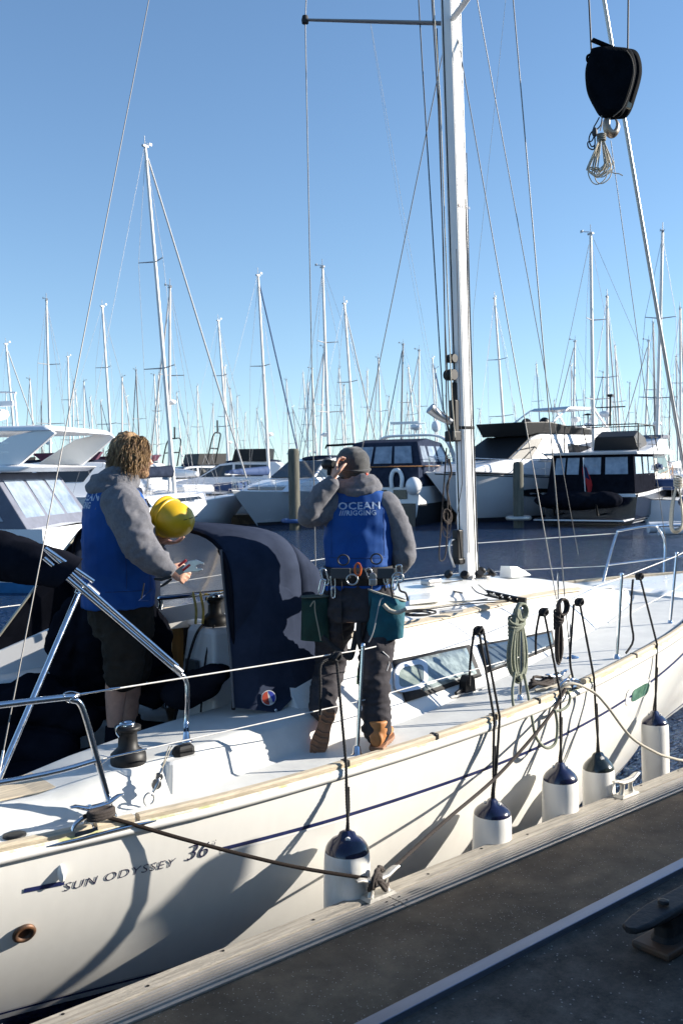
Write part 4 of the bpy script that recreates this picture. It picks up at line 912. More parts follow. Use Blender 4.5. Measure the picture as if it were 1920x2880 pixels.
def sring(c, a, b, ha, hb, n=22, p=2.3):
    out = []
    for k in range(n):
        t = 2*math.pi*k/n; cx, sx_ = math.cos(t), math.sin(t)
        out.append(c + a*(ha*math.copysign(abs(cx)**(2/p), cx)) + b*(hb*math.copysign(abs(sx_)**(2/p), sx_)))
    return out
def torso(mb, rings, a, b, grow=0.0):
    """rings = [(px, py, D, half along a, half along b)]"""
    mb.loft([sring(jp(r[:3]), a, b, r[3] + grow, r[4] + grow) for r in rings]); return mb
def limb(mb, pts, rad, n=14, k=5):
    P = spl([jp(p) if len(p) == 3 and not isinstance(p, Vector) else p for p in pts], k); mb.tube(P, [interp([(i/(len(rad) - 1), q) for i, q in enumerate(rad)], j/(len(P) - 1)) for j in range(len(P))], n)
    mb.ell(P[0], (rad[0],)*3); mb.ell(P[-1], (rad[-1],)*3); return mb
def hand(mb, wrist, d, n, thumb, curl=45, size=1.0, spread=.0):
    d = d.normalized(); n = (n - d*n.dot(d)).normalized(); s = d.cross(n) * thumb; k = size
    mb.loft([sring(wrist + d*(x*k), s, n, w_*k, t*k, 14, 2.6) for x, w_, t in ((-.02, .026, .020), (.0, .028, .019), (.03, .037, .017), (.07, .043, .015), (.092, .042, .013), (.098, .036, .008))])
    for i, (L, r) in enumerate(((.074, .0095), (.084, .0095), (.077, .009), (.060, .0082))):
        p = wrist + d*(.090*k) + s*((1.5 - i)*.0215*k); cur = R(curl*.6 + i*3); pts = [p - d*.012*k, p]; rr = [r*k, r*k]; dirv = d + s*spread*(1.5 - i)
        for seg in (.46, .31, .23):
            v = dirv*math.cos(cur) + n*math.sin(cur); p = p + v*(L*seg*k); pts.append(p); rr.append(r*k*(1 - .12*len(pts)/5)); cur += R(curl)
        mb.tube(pts, rr, 8); mb.ell(pts[-1], (rr[-1],)*3, nu=8, nv=6)
    a = wrist + d*.022*k + s*.026*k; b_ = a + (d*.55 + s*.62 + n*.35).normalized()*.043*k; c = b_ + (d*.85 + s*.05 + n*.55).normalized()*.034*k; e = c + (d*.75 - s*.2 + n*.65).normalized()*.026*k
    mb.tube([a, b_, c, e], [.014*k, .0125*k, .011*k, .0085*k], 9); mb.ell(e, (.0085*k,)*3, nu=8, nv=6)
def head(mb, c, fd, up, neck, k=1.0):
    up = (up - fd*up.dot(fd)).normalized(); s = fd.cross(up)
    mb.ell(c + up*.025*k - fd*.012*k, (.098*k, .076*k, .098*k), (fd, s, up), 20, 14)
    mb.ell(c - up*.045*k + fd*.028*k, (.066*k, .058*k, .070*k), (fd, s, up), 16, 10)
    mb.ell(c - up*.092*k + fd*.058*k, (.026*k, .028*k, .020*k), (fd, s, up))
    mb.tube([c + fd*.082*k + up*.018*k, c + fd*.108*k - up*.022*k, c + fd*.088*k - up*.034*k], [.010*k, .016*k, .014*k], 8)
    mb.tube([c + fd*.080*k + up*.030*k - s*.045*k, c + fd*.096*k + up*.028*k, c + fd*.080*k + up*.030*k + s*.045*k], .010*k, 8)
    mb.tube([c + fd*.078*k - up*.060*k - s*.024*k, c + fd*.092*k - up*.062*k, c + fd*.078*k - up*.060*k + s*.024*k], .009*k, 8)
    for q in (-1, 1): mb.ell(c + s*(q*.078*k) - up*.005*k - fd*.008*k, (.019*k, .009*k, .032*k), (fd*.95 - s*.3*q, s, up), 10, 8)
    mb.tube([c - up*.05*k - fd*.01*k, neck], [.058*k, .062*k], 14)
def drape_text(obj, par, txt, size, c, ux, uz, dirn, m, name, shear=0, off=.0025, spacing=1.0, sx=1.0):
    o_ = parent_loc(par); bvh = BVHTree.FromPolygons([v.co + o_ for v in obj.data.vertices], [tuple(p.vertices) for p in obj.data.polygons])
    def mp(u, v, w_):
        p = c + ux*(u*sx) + uz*v; h = bvh.ray_cast(p - dirn*.5, dirn)
        return (h[0] - dirn*off) if h[0] is not None else p
    mb = text_mb(txt, size, mp, shear=shear, spacing=spacing, res=2, thin=.022*size); return mb
def on_surf(obj, par, p, dirn, off=.002):
    o_ = parent_loc(par); bvh = BVHTree.FromPolygons([v.co + o_ for v in obj.data.vertices], [tuple(q.vertices) for q in obj.data.polygons]); h = bvh.ray_cast(p - dirn*.6, dirn)
    return h[0] - dirn*off if h[0] is not None else p
def boot(par, heel, fd, up, name='boot', k=1.0, m=None, ms=None):
    """ankle boot: heel point on the sole, fd towards the toe, up away from the sole"""
    m = m or M['boot']; ms = ms or M['sole']; s = fd.cross(up); mb = MB()
    secs = ((-.01, .030, .075), (.03, .040, .10), (.08, .042, .098), (.13, .045, .078), (.19, .052, .062), (.25, .047, .052), (.285, .028, .038))
    mb.loft([[heel + fd*(x*k) + s*(w_*k*math.cos(t)) + up*(.022*k + (h*k)*(.5 + .5*math.sin(t))) for t in [2*math.pi*i/16 for i in range(16)]] for x, w_, h in secs])
    mb.tube([heel + fd*.045*k + up*.07*k, heel + fd*.045*k + up*.15*k], [.05*k, .052*k], 14)
    o = soften(mb, name, m, par, .008, 3)
    mb = MB(); out = [(-.018, .022), (-.012, .036), (.05, .041), (.10, .039), (.17, .053), (.22, .054), (.27, .042), (.295, .018)]
    poly = [(x, w_) for x, w_ in out] + [(x, -w_) for x, w_ in reversed(out)]
    mb.plate([heel + fd*(x*k) + s*(w_*k) + up*.026*k for x, w_ in poly], .018*k, up)
    q = mb.build('sole', ms, o, bevel=.004)
    mb = MB()
    for i in range(9):
        x = .0 + i*.032
        if i in (3,): continue
        w_ = interp(out, x) - .006; mb.tube([heel + fd*(x*k) + s*(-w_*k) + up*.006*k, heel + fd*((x + .012)*k) + up*.003*k, heel + fd*(x*k) + s*(w_*k) + up*.006*k], .0065*k, 5)
    mb.build('tread', ms, o)
    return o
Ax, Bx = _r0, _f0
# ============ man on the side deck, back to us
mR = empty('person', pz(1040, 2095, 1.16), 'man in dark beanie and blue vest on the side deck, back turned, one arm raised', 'person')
TR = [(1006, 1745, 5.70, .150, .10), (1008, 1700, 5.72, .185, .135), (1008, 1640, 5.75, .195, .14), (1008, 1585, 5.77, .175, .125), (1008, 1510, 5.80, .185, .125), (1006, 1440, 5.82, .200, .125), (1004, 1400, 5.83, .185, .105), (1000, 1378, 5.83, .115, .08), (996, 1362, 5.83, .07, .065)]
mb = torso(MB(), TR, Ax, Bx, -.012)
Rh, Rn = jp((990, 1318, 5.86)), jp((998, 1372, 5.84))
fdR = (_f0*.93 - _r0*.30 + UZ*.12).normalized(); head(mb, Rh, fdR, UZ, Rn)
limb(mb, [(922, 1418, 5.80), (880, 1447, 5.74), (862, 1432, 5.70)], [.05, .045, .04]); limb(mb, [(864, 1440, 5.70), (895, 1395, 5.68), (934, 1356, 5.68)], [.04, .038, .028])
limb(mb, [(1096, 1418, 5.80), (1130, 1490, 5.78), (1146, 1562, 5.78)], [.05, .045, .04]); limb(mb, [(1146, 1562, 5.78), (1125, 1590, 5.92), (1085, 1600, 6.05)], [.04, .035, .028])
limb(mb, [(1060, 1720, 5.72), (1052, 1890, 5.58), (1060, 2045, 5.52)], [.08, .055, .04]); limb(mb, [(958, 1720, 5.72), (930, 1870, 5.86), (912, 2005, 5.60)], [.08, .055, .04])
hand(mb, jp((936, 1350, 5.68)), (UZ*.9 + _r0*.1 + _f0*.25), (_f0*.35 + _r0*.95), -1, 35)
hand(mb, jp((1085, 1600, 6.05)), (-_r0*.8 + _f0*.3), -UZ*.5 - _r0*.5, 1, 45)
bodyR = soften(mb, 'body', M['skin'], mR, .0065, 3)
# trousers
mb = torso(MB(), [(1008, 1610, 5.76, .178, .13), (1008, 1650, 5.75, .200, .145), (1008, 1700, 5.72, .198, .145), (1006, 1742, 5.70, .165, .12)], Ax, Bx)
limb(mb, [(1058, 1715, 5.72), (1060, 1800, 5.66), (1052, 1890, 5.58), (1056, 1970, 5.54), (1059, 2050, 5.52)], [.108, .098, .090, .082, .080], 18)
limb(mb, [(955, 1715, 5.72), (934, 1800, 5.80), (930, 1868, 5.88), (915, 1930, 5.76), (908, 1992, 5.66)], [.108, .098, .088, .082, .078], 18)
trR = soften(mb, 'trousers', M['trous'], mR, .009, 3, .016, .10, 2, 2.1)
mb = MB()
for xs_, ys_ in (((1078, 1096, 1098, 1090), (1845, 1862, 1880, 1900)),):
    mb.tube([on_surf(trR, mR, pd(x, y, 5.4), _f0, .001) for x, y in zip(xs_, ys_)], .003, 5)
mb.build('piping', mat('pale_piping', (.55, .55, .56), .6), trR)
# hoodie: sleeves, torso below the vest, hood roll
mb = torso(MB(), [(1008, 1600, 5.77, .176, .125), (1008, 1510, 5.80, .188, .13), (1006, 1440, 5.82, .200, .13), (1004, 1400, 5.83, .190, .110), (1000, 1380, 5.83, .13, .09)], Ax, Bx)
limb(mb, [(935, 1420, 5.80), (900, 1436, 5.76), (872, 1448, 5.72)], [.090, .084, .070], 16)
limb(mb, [(868, 1448, 5.71), (885, 1415, 5.69), (908, 1385, 5.68), (934, 1360, 5.68)], [.070, .062, .055, .042], 16)
limb(mb, [(1084, 1425, 5.80), (1112, 1470, 5.79), (1130, 1520, 5.78), (1134, 1562, 5.78)], [.086, .077, .070, .067], 16)
limb(mb, [(1134, 1562, 5.78), (1118, 1588, 5.86), (1090, 1600, 6.0)], [.072, .062, .045], 16)
hoR = soften(mb, 'hoodie', M['hood'], mR, .010, 4, .014, .10, 5)
mb = MB(); hc = jp((1004, 1366, 5.80))
for j, (dz, ra, rb, rr) in enumerate(((-.026, .118, .095, .030), (.010, .110, .090, .026), (.038, .095, .082, .018))):
    pts = [hc + UZ*(dz + .016*math.cos(t*2 + j)) + Ax*(ra*math.cos(t)) + Bx*(rb*math.sin(t) + .02) for t in [2*math.pi*i/28 for i in range(29)]]; mb.tube(pts, rr, 10)
hoodR = soften(mb, 'hood', M['hood'], hoR, .009, 4, .010, .07, 8)
# vest
mb = torso(MB(), [(1008, 1594, 5.765, .190, .142), (1008, 1560, 5.78, .198, .145), (1008, 1500, 5.80, .204, .145), (1008, 1440, 5.82, .208, .145), (1006, 1405, 5.83, .205, .125), (1004, 1386, 5.83, .175, .11), (1002, 1376, 5.83, .12, .09)], Ax, Bx)
veR = soften(mb, 'vest', M['vest'], mR, .009, 3, .012, .15, 11)
cc = jp((956, 1432, 5.6)); 
for txt, sz, px, py, sx_, sp in (('OCEAN', .058, 950, 1436, 1.18, 1.08), ('///RIGGING', .040, 954, 1453, 1.04, 1.05)):
    drape_text(veR, mR, txt, sz, pd(px, py, 5.55), Ax, UZ, _f0, M['logo'], 'x', .0, spacing=sp, sx=sx_).build('vest_lettering', M['logo'], veR, fix=False)
# seams
mb = MB()
for P_ in ([(930, y) for y in range(1440, 1590, 20)], [(1088, y) for y in range(1440, 1590, 20)], [(x, 1420 + abs(x - 1008)*.05) for x in range(925, 1095, 14)], [(x, 1586) for x in range(925, 1095, 14)]):
    mb.tube([on_surf(veR, mR, pd(x, y, 5.3), _f0, .0005) for x, y in P_], .0016, 4)
mb.build('vest_seam', mat('dark_seam', (.004, .025, .10), .8), veR)
mb = MB(); mb.tube([jp((926, 1368, 5.68)), jp((936, 1356, 5.68))], [.050, .047], 14); mb.build('cuff', M['hood'], hoR)
# beanie
mb = MB(); bc_ = Rh + UZ*.03; upb = (UZ - fdR*.05).normalized(); sb_ = fdR.cross(upb)
prof = [(-.075, .098, .083), (-.045, .113, .097), (.0, .116, .100), (.04, .108, .094), (.075, .085, .074), (.095, .05, .045), (.104, .012, .01)]
mb.loft([sring(bc_ + upb*h - fdR*(.012), fdR, sb_, a, b_, 24, 2.1) for h, a, b_ in prof])
be = soften(mb, 'beanie', mat('charcoal_wool', (.045, .045, .045), .95, var=.15, vscale=60, bump=.4, bscale=400, sheen=.3), mR, .008, 3, .006, .08, 3)
mb = MB(); mb.tube([bc_ - upb*.03 - fdR*.012 + fdR*(.118*math.cos(t)) + sb_*(.102*math.sin(t)) for t in [2*math.pi*i/26 for i in range(27)]], .008, 6); mb.build('turn_up', be.data.materials[0], be)
MB().box(jp((1031, 1337, 5.74)), (.02, .012, .03)).build('ear_defender', mat('red_plastic', (.55, .04, .01), .4), mR, bevel=.004)
# boots
fwdR = (_f0*.97 + _r0*.05).normalized()
boot(mR, V((jp((1058, 2085, 5.44)).x, jp((1058, 2085, 5.44)).y, 1.167)), (_f0*.96 + _r0*.22).normalized(), UZ, 'boot', 1.12)
fd_ = (-UZ*.93 - _r0*.30 - _f0*.16).normalized(); up_ = (_f0*.98 - UZ*.17); up_ = (up_ - fd_*up_.dot(fd_)).normalized()
boot(mR, jp((925, 2000, 5.50)), fd_, up_, 'boot', .92)
# harness: belt, leg loops, hanging straps, rings
hs = MB()
def belt(y0, y1, ha, hb, D=5.755, cx=1008): 
    P0 = sring(jp((cx, y0, D)), Ax, Bx, ha, hb, 30); P1 = sring(jp((cx, y1, D)), Ax, Bx, ha, hb, 30); return P0, P1
hn = MB(); a, b_ = belt(1590, 1636, .203, .152); hn.loft([a, b_], caps=False); a2, b2 = belt(1593, 1633, .190, .14); hn.loft([a2, b2], caps=False)
a, b_ = belt(1604, 1622, .209, .158); hn.loft([a, b_], caps=False)
harn = hn.build('harness', M['web'], mR, solid=.008)
MB().loft(list(belt(1640, 1682, .204, .150))[:2], caps=False).build('vest_hem', M['vest'], mR, solid=.006)
mb = MB()
for x0_, x1_ in ((930, 985), (1060, 1110)):
    P = [on_surf(trR, mR, pd(x, y, 5.3), _f0, .012) for x, y in ((x0_, 1598), (x1_, 1598), (x1_, 1628), (x0_, 1628))]; mb.plate(P, .012, -_f0)
mb.build('belt_pad', mat('grey_pad', (.06, .06, .062), .8), harn, bevel=.006)
def ringv(c, a, b_, ra, rb, r, n=20): return MB().tube([c + a*(ra*math.cos(t)) + b_*(rb*math.sin(t)) for t in [2*math.pi*i/n for i in range(n + 1)]], r, 7)
def on_back(x, y, off=.02): return on_surf(trR, mR, pd(x, y, 5.3), _f0, off)
ringv(on_back(1006, 1602, .03), Ax, UZ, .016, .034, .006).build('orange_clip', mat('orange_plastic', (.65, .12, .02), .4), harn)
for x, y in ((965, 1575), (1058, 1572), (990, 1630), (1118, 1625)): ringv(on_back(x, y, .025), Ax, UZ, .030, .028, .0045).build('ring', M['wired'] if y < 1600 else M['steelr'], harn)
def carabiner(x, y, s=1.0, rot=0):
    c = on_back(x, y, .05); u = Ax*math.cos(rot) + UZ*math.sin(rot); v = UZ*math.cos(rot) - Ax*math.sin(rot)
    mb = MB(); P = [(-.4, 1), (.35, 1.05), (.6, .7), (.45, -.8), (.1, -1.1), (-.35, -1), (-.5, -.5), (-.5, .6), (-.4, 1)]
    mb.tube(spl([c + u*(a*.028*s) + v*(b_*.042*s) for a, b_ in P], 4), .0045, 7); return mb.build('carabiner', M['steel'], harn)
for x, y, s, r_ in ((912, 1622, 1, .3), (905, 1650, .9, -.2), (935, 1655, .8, .1), (936, 1685, .7, 0), (1045, 1635, 1, .4), (1092, 1640, .9, 0), (1102, 1655, .9, .15), (1110, 1640, .8, -.2), (1122, 1612, 1, .1)): carabiner(x, y, s, r_)
mb = MB(); q = on_back(1052, 1652, .07); mb.box(q, (.045, .03, .04), (Ax, Bx, UZ)); mb.lathe([(.02, -.012), (.024, 0), (.02, .012)], q + UZ*.03, _f0, 12); mb.build('rope_grab', M['steelr'], harn, bevel=.006)
def strap(pts, w_=.018, nm='leg_strap'):
    P = spl([on_back(x, y, .010) for x, y in pts], 5); MB().tube(P, w_*.75, 6, flat=.22, up=_r0).build(nm, M['web'], harn)
strap([(960, 1632), (961, 1680), (960, 1740), (963, 1800), (966, 1845)]); strap([(1052, 1640), (1045, 1720), (1030, 1790), (1020, 1830)]); strap([(925, 1650), (918, 1720), (915, 1790)], .014)
mb = MB(); P = [jp((x, y, 5.58)) for x, y in ((905, 1790), (930, 1815), (965, 1838), (985, 1850), (995, 1815), (1002, 1775))]; mb.tube(spl(P, 5), .016, 6, flat=.25, up=_f0); P = [jp((x, y, 5.56)) for x, y in ((1010, 1750), (1008, 1790), (1018, 1828), (1035, 1830), (1085, 1815))]; mb.tube(spl(P, 5), .016, 6, flat=.25, up=_f0); mb.box(jp((985, 1838, 5.55)), (.03, .02, .05), (Ax, Bx, UZ)); mb.build('thigh_loop', M['web'], harn)
mb = MB(); P = [jp((x, y, 5.66)) for x, y in ((1014, 1800), (1020, 1840), (1014, 1885), (1008, 1925))]; mb.tube(spl(P, 4), [.012, .016, .02, .012], 7, flat=.4, up=_f0); mb.build('green_strop', mat('green_webbing', (.02, .22, .03), .7), mR)
# tool bags hanging from the belt
def bag(name, label, pts_top, pts_bot, D, depth, m, rim=None, seed=0):
    root = empty(name, jp((sum(p[0] for p in pts_top)/2, pts_bot[0][1], D)), label, 'tool bag')
    rings = []; n = 7
    for i in range(n):
        t = i/(n - 1); l = lerp(pts_top[0][0], pts_bot[0][0], t); r_ = lerp(pts_top[1][0], pts_bot[1][0], t); y = lerp(lerp(pts_top[0][1], pts_top[1][1], .5), lerp(pts_bot[0][1], pts_bot[1][1], .5), t)
        tilt = lerp(pts_top[1][1] - pts_top[0][1], pts_bot[1][1] - pts_bot[0][1], t); c = jp(((l + r_)/2, y, D)); hw_ = (r_ - l)/2*D/FPX; b_ = depth*(.75 + .35*math.sin(math.pi*min(1, t*1.1)))
        rr = sring(c, Ax, Bx, hw_, b_, 22, 2.8); rr = [p - UZ*((p - c).dot(Ax)/hw_*tilt/2*D/FPX) for p in rr]; rings.append(rr)
    top = rings[0]; cen = sum(top, V((0,0,0)))/len(top); inner = [p.lerp(cen, .10) - UZ*.10 for p in top]
    mb = MB(); mb.loft([inner] + rings); ob = mb.build('pouch', m, root); 
    for v in ob.data.vertices:
        d_ = noise.noise(v.co*14 + V((seed, 0, 0))); v.co += V((d_, d_, 0))*.012
    MB().tube(top + [top[0]], .006, 6).build('rim', rim or M['hood'], root); return root, rings
teal = mat('teal_canvas', (.004, .085, .12), .8, var=.2, vscale=14, bump=.4, bscale=40)
bg1, rg = bag('tool_bag', 'bright teal canvas tool bag hanging from the harness on the right hip', ((1035, 1655), (1140, 1690)), ((1028, 1806), (1134, 1792)), 5.62, .075, teal, mat('sheepskin_trim', (.42, .40, .34), .9), 3)
mb = MB(); P = [jp((x, y, 5.53)) for x, y in ((1078, 1700), (1095, 1716), (1118, 1722), (1142, 1712))]; mb.tube(spl(P, 4), .012, 7); mb.build('fleece_edge', mat('fleece_trim', (.50, .46, .38), .95, bump=.8, bscale=150), bg1)
mb = MB(); P = [jp((x, y, 5.52)) for x, y in ((1078, 1682), (1068, 1690), (1060, 1730), (1048, 1780), (1036, 1806))]; mb.tube(spl(P, 4), .004, 6); mb.build('seam_tape', mat('grey_tape', (.35, .36, .36), .8), bg1)
mb = MB(); mb.tube(spl([jp((x, y, 5.56)) for x, y in ((1100, 1625), (1098, 1655), (1104, 1680), (1100, 1712))], 4), .005, 6); mb.tube(spl([jp((x, y, 5.56)) for x, y in ((1118, 1630), (1124, 1660), (1140, 1668), (1147, 1690))], 4), .006, 6); mb.build('bag_strap', M['web'], bg1)
bg2, rg = bag('tool_bag', 'dark green canvas tool bag hanging from the harness on the left hip', ((848, 1678), (925, 1676)), ((846, 1798), (925, 1806)), 5.66, .05, mat('dark_green_canvas', (.006, .035, .025), .85, var=.25, vscale=14, bump=.4, bscale=40), mat('green_edge', (.10, .12, .10), .8), 9)
mb = MB(); mb.tube(spl([jp((x, y, 5.58)) for x, y in ((872, 1706), (884, 1690), (886, 1720), (896, 1770), (902, 1802))], 4), .004, 6); mb.build('seam_tape', mat('beige_tape', (.30, .27, .20), .8), bg2)
# eyepiece held to the face
g = empty('eyepiece', jp((925, 1303, 5.70)), 'small black eyepiece in the raised hand of the man in the beanie', 'eyepiece')
mb = MB(); c = jp((926, 1306, 5.70)); ax = (_f0*.8 - _r0*.5).normalized(); mb.lathe([(.016, -.05), (.024, -.045), (.024, -.005), (.030, .0), (.032, .04), (.024, .045), (.02, .04)], c, ax, 18); mb.build('barrel', M['black'], g)
MB().lathe([(.019, .041), (.001, .045)], c, ax, 16).build('lens', M['glass'], g); MB().box(c + UZ*-.04, (.03, .04, .05), (Ax, Bx, UZ)).build('grip', M['black'], g, bevel=.006)
# ============ man in the cockpit with the helmet
fL = (_r0*.93 + _f0*.37).normalized(); sL = (fL.cross(UZ)); sL = sL if sL.dot(_f0) < 0 else -sL     # his right side, towards us
mL = empty('person', pz(345, 2085, 1.12), 'bareheaded man with long curly fair hair in blue vest and shorts standing in the cockpit', 'person')
DL = 5.78
TL = [(345, 1760, DL, .15, .15), (338, 1700, DL, .185, .185), (333, 1600, DL, .195, .20), (330, 1500, DL, .190, .205), (326, 1430, DL, .175, .20), (322, 1385, DL, .13, .17), (330, 1355, DL, .07, .075)]
mb = torso(MB(), TL, fL, sL, -.01)
Lh = jp((376, 1288, DL)); fdL = (_r0*.86 + _f0*.50 - UZ*.10).normalized(); head(mb, Lh, fdL, UZ, jp((345, 1362, DL)), 1.02)
limb(mb, [(345, 1405, 5.60), (372, 1480, 5.52), (403, 1552, 5.48)], [.065, .055, .048]); limb(mb, [(403, 1552, 5.48), (440, 1580, 5.48), (472, 1600, 5.48)], [.048, .04, .03])
limb(mb, [(345, 1405, 5.98), (385, 1490, 6.02), (398, 1530, 5.98)], [.06, .05, .045]); limb(mb, [(398, 1530, 5.98), (425, 1528, 5.88), (452, 1512, 5.80)], [.045, .038, .030])
limb(mb, [(340, 1760, 5.70), (330, 1900, 5.70), (326, 1960, 5.72), (322, 2040, 5.72), (322, 2068, 5.72)], [.09, .066, .062, .042, .042]); limb(mb, [(362, 1760, 5.90), (368, 1900, 5.92), (368, 1960, 5.94), (366, 2030, 5.94), (366, 2050, 5.94)], [.09, .064, .06, .042, .04])
toolax = (_r0*.86 + UZ*.42 - _f0*.15).normalized()
hd = (_r0*.62 - UZ*.72 - _f0*.1).normalized(); hand(mb, jp((474, 1598, 5.48)), hd*.6 + _r0*.5, (_f0*.9 - UZ*.4), 1, 62, 1.02)
hand(mb, jp((440, 1520, 5.82)), (_r0*.9 - UZ*.15 + _f0*.1), (UZ*.9 + _r0*.1), 1, 22, 1.0)
bodyL = soften(mb, 'body', M['skin'], mL, .0065, 3)
# shorts, socks, shoes
mb = torso(MB(), [(338, 1690, DL, .180, .185), (342, 1740, DL, .185, .195), (350, 1790, DL, .165, .18)], fL, sL)
limb(mb, [(345, 1770, 5.68), (350, 1840, 5.67), (347, 1892, 5.67)], [.128, .118, .108], 18); limb(mb, [(366, 1770, 5.90), (374, 1840, 5.90), (376, 1888, 5.90)], [.12, .11, .10], 18)
soften(mb, 'shorts', M['shorts'], mL, .010, 3, .016, .11, 4, 1.6)
mb = MB()
for x, y, D in ((322, 2050, 5.72), (366, 2036, 5.94)): mb.tube([jp((x, y - 8, D)), jp((x, y + 34, D))], [.052, .056], 14)
mb.each('sock', M['canvasb'], mL)
for x, y, D in ((322, 2080, 5.72), (368, 2060, 5.94)):
    q = jp((x - 12, y, D)); boot(mL, V((q.x, q.y, 1.125)), (_r0*.80 + _f0*.5 + UZ*0).normalized(), UZ, 'shoe', .95, M['canvasb'], M['rubber'])
# hoodie
mb = torso(MB(), [(333, 1680, DL, .195, .195), (333, 1600, DL, .196, .20), (330, 1500, DL, .190, .205), (326, 1430, DL, .18, .205), (322, 1385, DL, .14, .18), (328, 1362, DL, .09, .10)], fL, sL, -.006)
limb(mb, [(342, 1415, 5.62), (362, 1455, 5.56), (384, 1505, 5.52), (404, 1548, 5.49)], [.112, .115, .105, .092], 18); limb(mb, [(404, 1548, 5.49), (430, 1572, 5.48), (455, 1588, 5.48), (470, 1600, 5.48)], [.090, .080, .066, .050], 18)
limb(mb, [(342, 1415, 5.95), (385, 1490, 6.0), (398, 1530, 5.98)], [.10, .09, .08]); limb(mb, [(398, 1530, 5.98), (420, 1528, 5.90), (440, 1520, 5.84)], [.08, .066, .048])
hoL = soften(mb, 'hoodie', M['hood'], mL, .0105, 4, .020, .115, 14)
mb = MB(); hc = jp((318, 1352, DL - .02))
for j, (dz, ra, rb, rr, tx) in enumerate(((-.035, .115, .125, .040, 0), (.012, .105, .115, .036, .01), (.052, .085, .095, .026, .03))):
    mb.tube([hc + UZ*(dz + .015*math.cos(t) + .012*math.cos(2*t + j)) + fL*(ra*math.cos(t) + tx) + sL*(rb*math.sin(t)) for t in [2*math.pi*i/28 for i in range(29)]], rr, 10)
soften(mb, 'hood', M['hood'], hoL, .009, 4, .012, .08, 18)
mb = torso(MB(), [(335, 1702, DL, .212, .212), (334, 1660, DL, .208, .210), (333, 1600, DL, .206, .210), (330, 1500, DL, .200, .212), (326, 1430, DL, .188, .208), (321, 1388, DL, .15, .185), (322, 1368, DL, .11, .13)], fL, sL)
veL = soften(mb, 'vest', M['vest'], mL, .009, 3, .014, .17, 21)
dirb = (fL*.75 + _f0*.66).normalized()
ux_ = (fL.cross(UZ)); ux_ = ux_ if ux_.dot(_r0) > 0 else -ux_; ux_ = (_r0*.75 - _f0*.66).normalized()
for txt, sz, py, sx_ in (('OCEAN', .072, 1412, 1.0), ('RIGGING', .054, 1434, .85)):
    drape_text(veL, mL, txt, sz, pd(222, py - 6, 5.78) , ux_, (UZ - ux_*.0).normalized(), dirb, M['logo'], 'x', .0, spacing=1.0, sx=sx_).build('vest_lettering', M['logo'], veL, fix=False)
mb = MB()
for P_ in ([(308 + 4*math.sin(y*.02), y) for y in range(1540, 1700, 16)], [(x, 1690) for x in range(250, 425, 14)], [(372, y) for y in range(1600, 1700, 14)]):
    mb.tube([on_surf(veL, mL, pd(x, y, 5.2), _f0, .0005) for x, y in P_], .0018, 4)
mb.build('vest_seam', veR.children[0].data.materials[0] if False else mat('dark_seam_left', (.004, .025, .10), .8), veL)
mb = MB(); mb.tube([jp((458, 1592, 5.48)), jp((472, 1602, 5.48))], [.056, .052], 14); mb.build('cuff', M['hood'], hoL)
mb = MB(); P = [on_surf(veL, mL, pd(x, y, 5.3), _f0, .001) for x, y in ((406, 1640), (402, 1662), (398, 1685))]; mb.tube(P, .004, 6); mb.build('pocket_zip', M['black'], veL)
# hair: scalp mass plus loose curly strands
hair_m = mat('curly_hair', (.11, .058, .024), .6, col2=(.46, .29, .13), vscale=60, stretch=(1, 1, .25), thresh=(.42, .68), bump=.4, bscale=120)
mb = MB(); upL = UZ; sH = fdL.cross(UZ).normalized()
mb.ell(Lh + UZ*.040 - fdL*.022, (.112, .098, .108), (fdL, sH, UZ), 20, 12); mb.ell(Lh - UZ*.05 - fdL*.055, (.080, .095, .10), (fdL, sH, UZ), 16, 10)
hair = soften(mb, 'hair', hair_m, mL, .009, 3, .018, .045, 30)
rnd = random.Random(11); mb = MB()
for i in range(1900):
    th = rnd.uniform(-2.55, 2.55); el = rnd.uniform(.0, 1.5)      # angle from the back of the head
    n_ = (-fdL*math.cos(th) + sH*math.sin(th)); d0 = (n_*math.cos(el) + UZ*math.sin(el)).normalized()
    p = Lh + UZ*.030 - fdL*.018 + V(d0)*.094; L = rnd.uniform(.10, .19)*(1 if abs(th) < 2.2 else .8); ph = rnd.uniform(0, 6.28); amp = rnd.uniform(.003, .010); pts = [p]; nseg = 11; fly = 1 if rnd.random() < .93 else 1.8
    v = (n_*.75 + UZ*(.5 if el > .5 else .1)).normalized()
    for k in range(nseg):
        v = (v*.62 - _r0*.05 - UZ*(.47/fly) + n_*rnd.uniform(-.08, .06)*fly + V((rnd.uniform(-1,1), rnd.uniform(-1,1), rnd.uniform(-.6,.4)))*.20).normalized()
        q = pts[-1] + v*(L/nseg) + (sH*math.sin(ph + k*1.9) + fdL*math.cos(ph + k*1.9) + UZ*math.sin(ph*2 + k*1.3)*.5)*amp
        c0 = Lh - UZ*.01; off = q - c0; off2 = V((off.x, off.y, 0)); 
        if off2.length < .088: q = q + off2.normalized()*(.088 - off2.length)
        pts.append(q)
    mb.tube(pts, [.0013, .0020, .0019, .0014, .0007], 3, caps=False)
mb.build('strands', hair_m, hair)
# beard shadow
mb = MB(); mb.ell(Lh - UZ*.085 + fdL*.045, (.046, .052, .034), (fdL, sH, UZ)); mb.build('beard', mat('fair_beard', (.32, .18, .09), .8, var=.4, vscale=80, bump=.6, bscale=150), mL)
